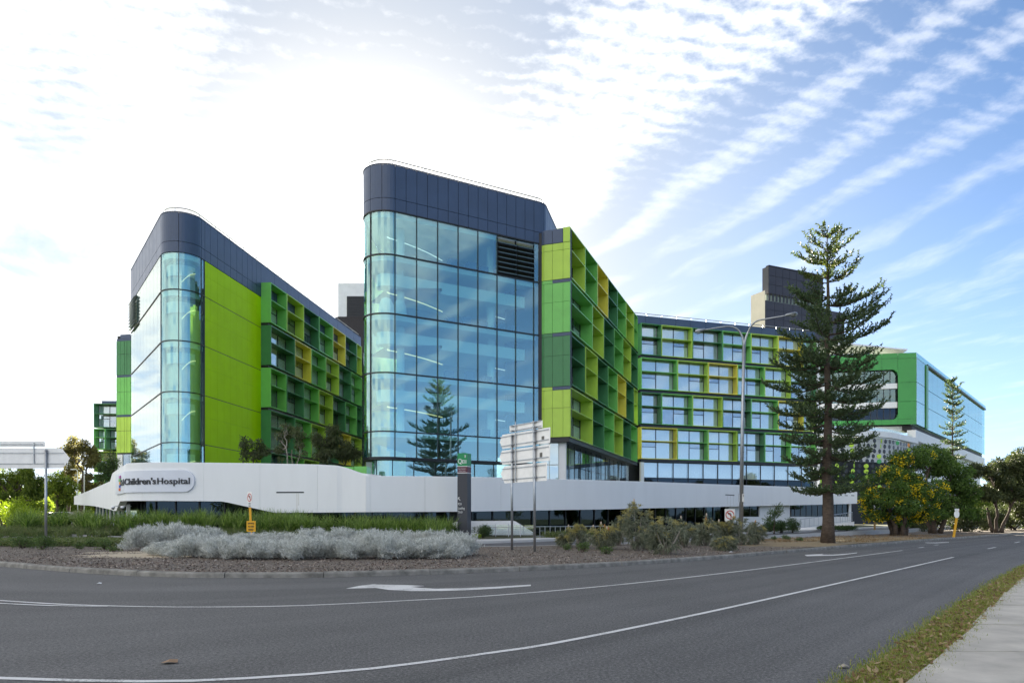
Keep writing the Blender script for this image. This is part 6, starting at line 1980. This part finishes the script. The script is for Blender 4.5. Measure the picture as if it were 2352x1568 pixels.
for i, (u, d) in enumerate(((2245, 120), (2330, 125), (2290, 135))):
    b_ = (*XY(u, d), 0.2)
    tree('sunlit_tree', b_, [(-1.5, 0, 3.2, 2.6, 2.4, 1.8), (1.6, 0.4, 3.6, 2.6, 2.4, 1.9), (0, 0, 4.6, 2.4, 2.2, 1.6)], 'sunlit yellow green tree glimpsed through the right thicket, ' + ('nearest the wattle', 'near the right edge', 'the middle one')[i], leaf='willow', dens=220, L=0.35, Wd=0.16, tr=0.2, seed=60 + i, group='sunlit trees beyond the thicket')
for i, (u, v, r_, h_, d) in enumerate(((2100, 0, 40, 11, 210), (2230, 0, 40, 12, 215), (2360, 0, 42, 13, 205), (2480, 0, 40, 12, 190))):
    b_ = (*XY(u, d), 0.0)
    tree('far_tree', b_, [(-3.5, 0, h_ * 0.5, 5, 4, 3.6), (3.5, 0.4, h_ * 0.55, 5, 4, 3.8), (0, 0, h_ * 0.75, 4.6, 4, 3.2)], 'distant dark skyline tree, ' + ('first', 'second', 'third', 'last')[i] + ' from the wattle towards the right edge', leaf='darktree', dens=110, L=0.6, Wd=0.3, tr=0.4, seed=70 + i, group='distant trees at the far right', lobes=8)

# ---- trees on the podium
def podium_tree(name, u, v, d, clumps, **kw):
    b = (*XY(u, d), Z(2.35))
    return tree(name, b, [cl(*c, 0, d, b) for c in clumps], **kw)
podium_tree('podium_shrub', 580, 0, 57, [(572, 1040, 26, 26), (560, 1020, 12, 20), (600, 1038, 20, 20), (600, 1020, 12, 14)], label='rounded olive shrub on the podium beside the lime flank', cat='shrub', leaf='gum', dens=1300, L=0.18, Wd=0.085, tr=0.07, seed=21, lobes=8, lobe=0.42)
podium_tree('podium_gum', 668, 0, 57, [(640, 1005, 26, 24), (672, 995, 28, 28), (690, 1025, 22, 28), (645, 1035, 24, 22), (660, 980, 16, 14)], label='wispy pale trunked gum tree on the podium between the towers', leaf='gum', dens=900, L=0.22, Wd=0.075, tr=0.09, stems=3, seed=22, bark=m_barkp, droop=0.8, lobes=8, lobe=0.36, shell=0.8)
podium_tree('podium_casuarina', 770, 0, 57, [(745, 1010, 28, 28), (775, 1000, 26, 26), (800, 1030, 26, 26), (760, 1040, 34, 20), (815, 1045, 18, 20)], label='dark drooping casuarina on the podium beside the glass tower', leaf='darktree', dens=1500, L=0.38, Wd=0.04, tr=0.10, stems=2, seed=23, droop=1.2, lobes=9, lobe=0.42)
b_ = (*XY(258, 80), 1.2)
tree('evergreen_tree', b_, [cl(255, 1055, 16, 22, 0, 80, b_), cl(245, 1080, 18, 20, 0, 80, b_), cl(262, 1080, 14, 24, 0, 80, b_), cl(240, 1095, 16, 14, 0, 80, b_)], 'dense dark green tree between the podium tip and far left wing', leaf='hedge', dens=700, L=0.22, Wd=0.10, tr=0.15, seed=24)

# ---- trees and shrubs at the left
b_ = (*XY(175, 100), 0.8)
tree('gum_tree', b_, [cl(150, 1040, 26, 26, 0, 100, b_), cl(185, 1020, 30, 26, 0, 100, b_), cl(205, 1060, 26, 30, 0, 100, b_), cl(165, 1075, 28, 26, 0, 100, b_), cl(205, 1105, 24, 22, 0, 100, b_), cl(175, 1115, 24, 18, 0, 100, b_)], 'tall backlit gum tree with open crown left of the hospital', leaf='gumlit', dens=520, L=0.34, Wd=0.15, tr=0.4, stems=2, seed=31, lobes=11, lobe=0.38, shell=0.8, fork=0.15)
b_ = (*XY(130, 92), 0.8)
tree('street_tree', b_, [cl(120, 1105, 30, 24, 0, 92, b_), cl(150, 1115, 26, 22, 0, 92, b_), cl(130, 1130, 34, 20, 0, 92, b_), cl(160, 1145, 22, 18, 0, 92, b_)], 'yellow green street tree behind the left arrow board', leaf='willow', dens=620, L=0.30, Wd=0.12, tr=0.25, seed=32, lobes=9, lobe=0.4)
b_ = (*XY(20, 74), 0.8)
tree('willow_tree', b_, [cl(0, 1100, 40, 26, 0, 74, b_), cl(45, 1095, 36, 26, 0, 74, b_), cl(80, 1110, 26, 36, 0, 74, b_), cl(15, 1130, 44, 30, 0, 74, b_), cl(70, 1140, 30, 30, 0, 74, b_)], 'drooping willow like tree with thick trunk at the left edge', leaf='willow', dens=900, L=0.32, Wd=0.09, tr=0.55, seed=33, droop=1.4, lobes=9, lobe=0.42, fork=0.1)
b_ = (*XY(-60, 80), 0.6)
tree('willow_tree', b_, [cl(-40, 1090, 50, 36, 0, 80, b_), cl(-90, 1080, 50, 40, 0, 80, b_), cl(-60, 1130, 60, 36, 0, 80, b_)], 'dark tree mass cut by the left edge', leaf='willow', dens=360, L=0.30, Wd=0.08, tr=0.5, seed=34, droop=1.0, lobes=9, lobe=0.42)
for i, (u, v, d, r, h, lf, lb_) in enumerate(((30, 1190, 52, 1.25, 2.4, 'lime', 'bright lime yellow shrub under the left arrow board'), (62, 1192, 50, 1.15, 1.7, 'lime', 'low bright lime shrub beside the sign post'), (8, 1190, 54, 1.2, 2.2, 'lime', 'bright lime shrub cut by the left edge'), (178, 1188, 66, 1.35, 1.7, 'pale', 'pale round clipped shrub before the podium tip'), (107, 1190, 70, 0.9, 1.3, 'lime', 'small lime shrub right of the sign post'))):
    p = XY(u, d)
    bush('garden_shrub', (*p, zg(*p)), r, h, lb_, lf, 900, 0.12, 0.06, 80 + i)
for i, (u, d, h_, r_) in enumerate(((-40, 170, 11, 8), (60, 180, 10, 8), (110, 190, 11, 9), (165, 185, 9, 8), (20, 150, 9, 7), (225, 190, 11, 8))):
    b_ = (*XY(u, d), 0.0)
    tree('far_tree', b_, [(-r_ * 0.4, 0, h_ * 0.45, r_ * 0.6, 4, h_ * 0.32), (r_ * 0.4, 0.4, h_ * 0.5, r_ * 0.6, 4, h_ * 0.34), (0, 0, h_ * 0.72, r_ * 0.55, 4, h_ * 0.28)], 'distant tree closing the left street, ' + ('at the very edge of the picture', 'behind the lime shrubs', 'above the parked cars', 'behind the distant lamp', 'nearest, behind the willow trunk', 'behind the far left wing')[i], leaf='willow', dens=130, L=0.5, Wd=0.28, tr=0.4, seed=90 + i, group='distant trees at the left', lobes=8)

# ---- silver bushes on the median
def silver_mesh(seed, n=9000):
    """many upright feathery plumes of uneven height"""
    rs = rng(seed)
    out = []
    plumes = 95
    for k in range(plumes):
        th = rs.rand() * 2 * np.pi; r = np.sqrt(rs.rand()) * (0.85 + 0.25 * np.sin(3 * th + seed))
        hgt = max(0.22, math.sqrt(max(0.04, 1 - 0.85 * r * r)) * (0.55 + 0.55 * rs.rand()))
        root = np.array([0.55 * r * math.cos(th), 0.55 * r * math.sin(th), 0.0])
        tip = np.array([r * math.cos(th) * 1.08, r * math.sin(th) * 1.08, hgt])
        m = n // plumes
        f = 0.25 + 0.75 * rs.rand(m) ** 0.6
        C = root + (tip - root) * f[:, None] + rs.normal(size=(m, 3)) * np.array([0.075, 0.075, 0.05])
        D = unit((tip - root) * 0.9 + rs.normal(size=(m, 3)) * 0.55 + np.array([0, 0, 0.25]))
        L = 0.10 + 0.12 * rs.rand(m)
        out.append(leaves(C - D * L[:, None] * 0.5, D, L, 0.012 + 0.012 * rs.rand(m), rs))
    V = np.concatenate(out)
    V[:, :, 2] = np.maximum(V[:, :, 2], 0.0)
    return V
sil = []
for k in range(4):
    o = quads_mesh('foliage', silver_mesh(100 + k, 12000), LEAF['silver'])
    sil.append(o.data); bpy.data.objects.remove(o)
stm = MB()
for k in range(9):
    a = k * 0.7
    stm.tube([(0.1 * math.cos(a), 0.1 * math.sin(a), -0.05), (0.35 * math.cos(a), 0.35 * math.sin(a), 0.3), (0.6 * math.cos(a), 0.6 * math.sin(a), 0.55)], [0.02, 0.014, 0.006], 5)
so = stm.build('stems', mat('silver_stem', (0.30, 0.28, 0.27), 0.9), None); silver_stem = so.data; bpy.data.objects.remove(so)
row_back = [(335, 34, 1.15, 1.02), (405, 34.5, 1.25, 1.12), (480, 35, 1.25, 0.98), (560, 34.5, 1.2, 0.85), (640, 35, 1.25, 0.92), (715, 34.5, 1.3, 1.02), (790, 35, 1.2, 0.95), (860, 34.5, 1.2, 0.92), (930, 34, 1.2, 0.95), (1000, 33.5, 1.15, 0.95)]
row_front = [(385, 31, 1.0, 0.72), (455, 30, 1.1, 0.80), (520, 29.2, 1.1, 0.78), (590, 28.6, 1.05, 0.72), (655, 28.8, 1.1, 0.78), (725, 28.6, 1.15, 0.82), (800, 28.6, 1.1, 0.85), (870, 28.8, 1.15, 0.88), (940, 29, 1.1, 0.90), (1010, 29.3, 1.1, 0.95), (1050, 31, 0.95, 0.85)]
for i, (u, d, r, h) in enumerate(row_back + row_front):
    x, y = XY(u, d)
    back = i < len(row_back)
    nth = ORD[i if back else i - len(row_back)]
    if not back: x, y = XY(u, d - 1.9)
    t = thing('silver_bush', (x, y, zm(x, y)), 'fluffy silver grey bush, ' + nth + ' from the left in the ' + ('back' if back else 'front') + ' row', 'shrub', 'silver bushes on the median, ' + ('back row' if back else 'front row'))
    t.rotation_euler = (0, 0, rnd.uniform(0, 6.28)); r *= rnd.uniform(0.82, 1.12); t.scale = (r, r * 1.05, h * rnd.uniform(0.75, 1.15))
    link('foliage', sil[i % 4], t); link('stems', silver_stem, t)

# ---- strap leaved grasses along the footpath (uncountable)
def blades(rs, base, n, L, w, lean=0.6, seg=3):
    """arching blades, n per base point; returns quads"""
    m = len(base)
    B = np.repeat(base, n, axis=0) + np.concatenate([rs.normal(size=(m * n, 2)) * 0.10, np.zeros((m * n, 1))], 1)
    a = rs.rand(m * n) * 2 * np.pi
    ln = (0.15 + lean * rs.rand(m * n))
    LL = L * (0.55 + 0.6 * rs.rand(m * n))
    hd = np.stack([np.cos(a), np.sin(a)], 1)
    sd_ = np.stack([-np.sin(a + rs.normal(size=m * n) * 0.6), np.cos(a + rs.normal(size=m * n) * 0.6)], 1)
    out = []
    prev = None
    for k in range(seg + 1):
        f = k / seg
        hor = (ln * f ** 1.7 * LL)[:, None] * hd
        ver = LL * (f - 0.45 * ln * f ** 2.2)
        C = B + np.concatenate([hor, ver[:, None]], 1)
        ww = (w * (1 - f ** 1.5) * 0.5 + 0.0008)
        S = np.concatenate([sd_ * ww, np.zeros((m * n, 1))], 1)
        cur = (C - S, C + S)
        if prev is not None:
            out.append(np.stack([prev[0], prev[1], cur[1], cur[0]], 1))
        prev = cur
    # keep a blade's pieces adjacent
    return np.concatenate(out)
rs = rng(51)
pts = []
cent = [(25 + 1005 * rs.rand(), 44.8 + 4.2 * rs.rand()) for _ in range(95)]
for k in range(430):
    u, d = cent[rs.randint(95)]; u += rs.normal() * 9; d += rs.normal() * 0.3 + (1.2 if u < 200 else 0)
    if u < 330 and rs.rand() < 0.35: continue
    x, y = XY(u, d)
    pts.append((x, y, zg(x, y)))
o = quads_mesh('strap_grass', blades(rs, np.array(pts), 34, 1.6, 0.062, 0.75), LEAF['strap'])
tag(o, 'tall strappy green grasses along the front of the podium', 'grass', kind='stuff')
pts = []
for k in range(900):
    u = -60 + 1110 * rs.rand(); d = 42.6 + 2.8 * rs.rand() + (2.5 * rs.rand() if u < 300 else 0)
    x, y = XY(u, d); pts.append((x, y, zg(x, y)))
o = quads_mesh('low_grass', blades(rs, np.array(pts), 26, 0.62, 0.03, 0.9, 2), LEAF['cover'])
tag(o, 'low sprawling green ground cover in front of the tall grasses', 'ground cover', kind='stuff')
pts = []
for k in range(420):
    u = 1250 + 160 * rs.rand() if k % 2 else 1300 + 60 * rs.rand(); d = 47.8 + 1.2 * rs.rand()
    x, y = XY(u, d); pts.append((x, y, zg(x, y)))
o = quads_mesh('ramp_grass', blades(rs, np.array(pts), 16, 0.6, 0.025, 0.8, 2), LEAF['cover'])
tag(o, 'olive grass tufts growing under the ramp railing', 'grass', kind='stuff')
# leafy ground cover at the left of the median
P = []
for k in range(2600):
    u = -40 + 330 * rs.rand(); d = 37.5 + 5.5 * rs.rand()
    x, y = XY(u, d); P.append((x, y, zm(x, y)))
P = np.repeat(np.array(P), 12, axis=0); P[:, :2] += rs.normal(size=(len(P), 2)) * 0.25; P[:, 2] += 0.28 * rs.rand(len(P)) + 0.02
o = quads_mesh('ground_cover', leaves(P, unit(rs.normal(size=P.shape) * 0.7 + np.array([0, 0, 0.5])), 0.11, 0.05, rs), LEAF['cover'])
tag(o, 'leafy green ground cover behind the small bushes at the left', 'ground cover', kind='stuff')

# ---- small green bushes on the left of the median
for i, (u, v, r, h, lb_) in enumerate(((52, 1258, 0.62, 0.72, 'small dark green bush nearest the left edge of the median'), (98, 1262, 0.60, 0.70, 'small dark green bush hiding the sign post foot'), (150, 1254, 0.34, 0.36, 'tiny green bush between two larger ones'), (178, 1262, 0.26, 0.30, 'tiny low green sprig in front of the mulch'), (205, 1256, 0.45, 0.42, 'low green bush left of the sandy patch'), (240, 1262, 0.46, 0.52, 'upright green bush beside the sandy patch'), (262, 1266, 0.34, 0.24, 'low spreading sprig on the sandy patch'), (1338, 1268, 0.36, 0.45, 'small bushy tuft before the flowering banksias'), (1300, 1262, 0.26, 0.30, 'small olive tuft beside the sign posts'), (1392, 1272, 0.30, 0.35, 'low feathery tuft at the front of the banksias'), (1805, 1240, 0.4, 0.34, 'little dry shrub left of the pine trunk'), (1838, 1243, 0.35, 0.28, 'little grey shrub close to the pine trunk'), (1775, 1240, 0.3, 0.25, 'little green shrub beyond the banksias'))):
    p = G(u, v, 0.14)
    bush('low_bush', (p.x, p.y, zm(p.x, p.y)), r, h, lb_, 'bush', 2600, 0.075, 0.035, 120 + i, lobes=7)

# ---- hedges by the pylon and at the right
for i, (u, v, d, r, h, flat, lf, lb_) in enumerate(((1108, 1233, 47.4, 0.72, 0.85, 0.8, 'hedge', 'clipped round hedge right of the pylon sign'), (1040, 1233, 47.6, 0.62, 0.8, 0.8, 'hedge', 'clipped round hedge left of the pylon sign'), (1096, 1236, 46.6, 0.35, 0.3, 0.8, 'lime', 'small yellow flowering plant at the foot of the pylon'), (1044, 1236, 46.4, 0.7, 0.42, 0.7, 'bush', 'low bright green plant before the pylon sign'))):
    x, y = XY(u, d)
    bush('clipped_hedge', (x, y, W(0, v, d).z), r, h, lb_, lf, 2400, 0.06, 0.04, 140 + i, cat='hedge', flat=flat, lobes=12)
for i, (u, d, r, h, lb_) in enumerate(((1768, 64, 0.95, 1.15, 'box shaped green hedge under the small tree'), (1795, 64.5, 1.0, 1.1, 'green hedge section left of the white ramp wall'), (1820, 65, 0.75, 1.35, 'taller green hedge end by the white ramp wall'), (1905, 70, 1.2, 0.5, 'low strip of hedge behind the pine trunk'), (1945, 71, 1.3, 0.5, 'low hedge strip right of the pine trunk'))):
    x, y = XY(u, d)
    bush('green_hedge', (x, y, zg(x, y)), r, h, lb_, 'hedge', 1500, 0.09, 0.05, 150 + i, cat='hedge', flat=0.7, lobes=12)
b_ = (*XY(1778, 62), 0.4)
tree('small_tree', b_, [cl(1775, 1180, 17, 16, 0, 62, b_), cl(1790, 1172, 13, 14, 0, 62, b_), cl(1765, 1192, 14, 12, 0, 62, b_), cl(1785, 1160, 9, 10, 0, 62, b_)], 'small young tree growing out of the hedge right of the street lamp', leaf='bush', dens=900, L=0.13, Wd=0.06, tr=0.06, seed=26, lobes=7)

# ---- banksias
def banksia_parts(seed, r, h, newf):
    """lumpy shrub: tufts of long narrow leaves on the surface of several mounds"""
    rs = rng(seed); pr = random.Random(seed)
    mounds = [(0, 0, h * 0.55, r * 0.72, h * 0.42)]
    for k in range(5):
        a = pr.uniform(0, 6.28); q = pr.uniform(0.35, 0.75) * r
        mounds.append((math.cos(a) * q, math.sin(a) * q, h * pr.uniform(0.28, 0.78), r * pr.uniform(0.32, 0.5), h * pr.uniform(0.16, 0.28)))
    V, Vn, ends = [], [], []
    for (mx, my, mz, mr, mh) in mounds:
        nt_ = int(46 * mr * (mr + mh) + 10)
        for k in range(nt_):
            dd = unit(rs.normal(size=3)); 
            c = np.array([mx, my, mz]) + dd * np.array([mr, mr, mh]) * (0.72 + 0.33 * rs.rand())
            c[2] = max(0.08, c[2])
            ends.append(c)
            n = 22
            ax = unit(dd + np.array([0, 0, 0.55]))
            D = unit(ax[None, :] * 0.75 + rs.normal(size=(n, 3)) * 0.5)
            q = leaves(np.repeat(c[None, :], n, 0) + rs.normal(size=(n, 3)) * 0.02, D, 0.17 + 0.13 * rs.rand(n), 0.030, rs, 0.35)
            (Vn if (dd[2] > 0.35 and rs.rand() < newf) else V).append(q)
    if not Vn: Vn.append(V.pop())
    st = MB()
    for k in range(12):
        c = ends[k * 7 % len(ends)]
        st.tube([(0.12 * c[0], 0.12 * c[1], -0.05), (0.45 * c[0], 0.45 * c[1], c[2] * 0.4), tuple(c)], [0.035, 0.022, 0.008], 5)
    return np.concatenate(V), np.concatenate(Vn), st, ends
m_spike_o = mat('banksia_orange', (0.42, 0.20, 0.07), 0.8, 0, 0.2, 20); m_spike_w = mat('banksia_cream', (0.55, 0.45, 0.36), 0.8, 0, 0.2, 20)
spk = []
for m in (m_spike_o, m_spike_w):
    o = MB().lathe([(0.02, 0), (0.034, 0.02), (0.037, 0.10), (0.028, 0.15), (0.010, 0.17)], (0, 0, 0), 8).build('flower_spike', m, None, True)
    spk.append(o.data); bpy.data.objects.remove(o)
bks = [(1303, 1256, 0.55, 0.95, 1, 'narrow pale banksia nearest to the sign posts', 1), (1330, 1258, 0.5, 1.15, 1, 'slim yellowish banksia second from the sign posts', 0),
       (1382, 1262, 0.85, 1.10, 1, 'broad banksia with orange flower spikes on top', 5), (1462, 1264, 0.80, 2.15, 0, 'tallest banksia of the median thicket', 1), (1420, 1256, 0.7, 1.5, 2, 'grey banksia behind the flowering one', 0),
       (1532, 1272, 0.95, 1.62, 0, 'large drooping banksia at the front of the thicket', 0), (1490, 1262, 0.65, 1.0, 1, 'low banksia with yellow tips in a gap', 1), (1575, 1262, 0.75, 1.45, 2, 'banksia between the large drooping one and the lamp', 1),
       (1622, 1258, 0.75, 1.5, 2, 'bluish banksia with single pale spike', 3), (1660, 1256, 0.7, 1.25, 0, 'dark banksia just left of the street lamp', 1), (1700, 1252, 0.85, 1.55, 2, 'dense banksia with orange spike at the lamp foot', 3), (1738, 1250, 0.6, 1.2, 2, 'rightmost drooping banksia beside the mulch', 2), (1668, 1264, 0.6, 0.6, 2, 'low banksia sprawling in front of the lamp', 0)]
for i, (u, v, r, h, k, lb_, ns) in enumerate(bks):
    p = G(u, v, 0.14)
    if i in (4, 7, 8, 9): p = Vector((*XY(u, p.y + 2.5), 0))
    t = thing('banksia', (p.x, p.y, zm(p.x, p.y)), lb_, 'shrub', 'banksias on the median')
    V, Vn, st, ends = banksia_parts(200 + i, r, h, (0.55, 0.85, 0.40)[k])
    B3 = np.array(t.location)
    quads_mesh('foliage', V + B3, LEAF['banksia'], t); quads_mesh('new_growth', Vn + B3, LEAF['banksia_new'], t)
    st.v = [(a + B3[0], b_2 + B3[1], c + B3[2]) for a, b_2, c in st.v]; st.build('branches', m_barkp, t, True)
    for j, c in enumerate(sorted(ends, key=lambda c: -c[2])[:ns * 4:4]):
        o = link('flower_spike', spk[0 if j % 3 == 1 else 1], t); o.location = (c[0], c[1], c[2] + 0.08)

# ---- mulch chips, dead leaves, verge grass
rs = rng(61)
n = 34000
u = -60 + 2000 * rs.rand(n); v = 1238 + 88 * rs.rand(n)
d = F * (HC - 0.14) / (v - H); x = (u - 1176) * d / F
ok = np.array([True] * n)
kx = np.array([p.x for p in kerb_line]); ky = np.array([p.y for p in kerb_line])
o_ = np.argsort(kx); yk = np.interp(x, kx[o_], ky[o_])
ok = (d > yk + 0.35) & (d < 37) & ((((x + 14.8) / 2.3) ** 2 + ((d - 29.0) / 1.6) ** 2) > 0.8 * rs.rand(n) + 0.3)
x, d = x[ok], d[ok]
z = np.array([zm(a, b) for a, b in zip(x, d)]) + 0.012
P = np.stack([x, d, z], 1)
D = unit(np.concatenate([rs.normal(size=(len(P), 2)), 0.35 * rs.normal(size=(len(P), 1))], 1))
o = quads_mesh('mulch_chips', leaves(P, D, 0.04 + 0.07 * rs.rand(len(P)), 0.02 + 0.025 * rs.rand(len(P)), rs), LEAF['chips'])
tag(o, 'loose bark chips spread over the median', 'mulch', kind='stuff')

def verge_points(rs, n, y0, y1, inset=0.04):
    y = y0 + (y1 - y0) * rs.rand(n) ** 1.5
    vx = np.interp(y, [p.y for p in verge_line], [p.x for p in verge_line]); pxx = np.interp(y, [p.y for p in pe], [p.x for p in pe])
    f = rs.rand(n)
    return np.stack([vx + (pxx - vx) * (inset + (1.08 - inset) * f), y, np.full(n, 0.03)], 1)
b = verge_points(rs, 8000, 5.0, 34.0)
o = quads_mesh('verge_grass', blades(rs, b, 7, 0.085, 0.007, 0.9, 2), LEAF['grass'])
tag(o, 'thin green grass along the near edge of the road', 'grass', kind='stuff')
b = verge_points(rs, 5000, 5.0, 26.0, 0.10); b[:, 2] = 0.055 + 0.02 * rs.rand(len(b))
D = unit(np.concatenate([rs.normal(size=(len(b), 2)), 0.4 * rs.normal(size=(len(b), 1))], 1))
o = quads_mesh('leaf_litter', leaves(b, D, 0.04 + 0.06 * rs.rand(len(b)), 0.022 + 0.02 * rs.rand(len(b)), rs), LEAF['litter'])
tag(o, 'dead brown leaves lying in the near verge', 'leaf litter', kind='stuff')
# dry grass round the pine foot
pts = []
for k in range(1400):
    u = 1740 + 560 * rs.rand(); v = 1228 + 18 * rs.rand()
    dd = F * 1.46 / (v - H); xx = (u - 1176) * dd / F
    if dd < np.interp(xx, kx[o_], ky[o_]) + 0.4: continue
    pts.append((xx, dd, zm(xx, dd)))
o = quads_mesh('dry_grass', blades(rs, np.array(pts), 12, 0.14, 0.014, 1.0, 2), LEAF['litter'])
tag(o, 'straw coloured dry grass round the foot of the pine', 'grass', kind='stuff')

# ---- bits lying on the road
for u, v, s_, m, lb_ in ((391, 1522.5, 0.09, mat('brown_leaf', (0.30, 0.19, 0.11), 0.9), 'flat brown leaf lying on the near lane'), (1938, 1533, 0.06, m_barkp, 'small pale leaf near the verge'), (424 * 0.5375, 1341, 0.06, m_signw, 'scrap of white litter on the far lane'), (1679, 1268, 0.12, m_signw, 'crumpled white paper on the kerb mulch')):
    p = G(u, v, 0.0 if v != 1268 else 0.15)
    t = MB().add([(p.x - s_, p.y - s_ * 0.5, p.z + 0.012), (p.x, p.y - s_ * 0.8, p.z + 0.03), (p.x + s_, p.y - s_ * 0.2, p.z + 0.014), (p.x + s_ * 0.6, p.y + s_ * 0.8, p.z + 0.035), (p.x - s_ * 0.7, p.y + s_ * 0.7, p.z + 0.012), (p.x, p.y, p.z + 0.05)], [(0, 1, 5), (1, 2, 5), (2, 3, 5), (3, 4, 5), (4, 0, 5)]).build('litter_scrap', m)
    tag(t, lb_, 'litter')
# ---- trees behind the camera: what the glass mirrors
for i, (x, y, h, r) in enumerate(((20, -22, 9, 5), (42, -6, 10, 6), (60, 12, 9, 6), (-8, -30, 10, 6), (-34, -26, 9, 6), (75, 34, 9, 6), (-60, -20, 10, 7), (95, 55, 10, 7))):
    tree('verge_tree', (x, y, 0), [(-r * 0.4, 0, h * 0.5, r * 0.55, r * 0.5, h * 0.3), (r * 0.4, 0.3, h * 0.5, r * 0.55, r * 0.5, h * 0.3), (0, -0.4, h * 0.72, r * 0.5, r * 0.5, h * 0.26)], 'leafy tree across the road mirrored in the windows, ' + ORD[i] + ' of eight', leaf='gum', dens=130, L=0.4, Wd=0.2, tr=0.3, seed=300 + i, group='trees across the road')
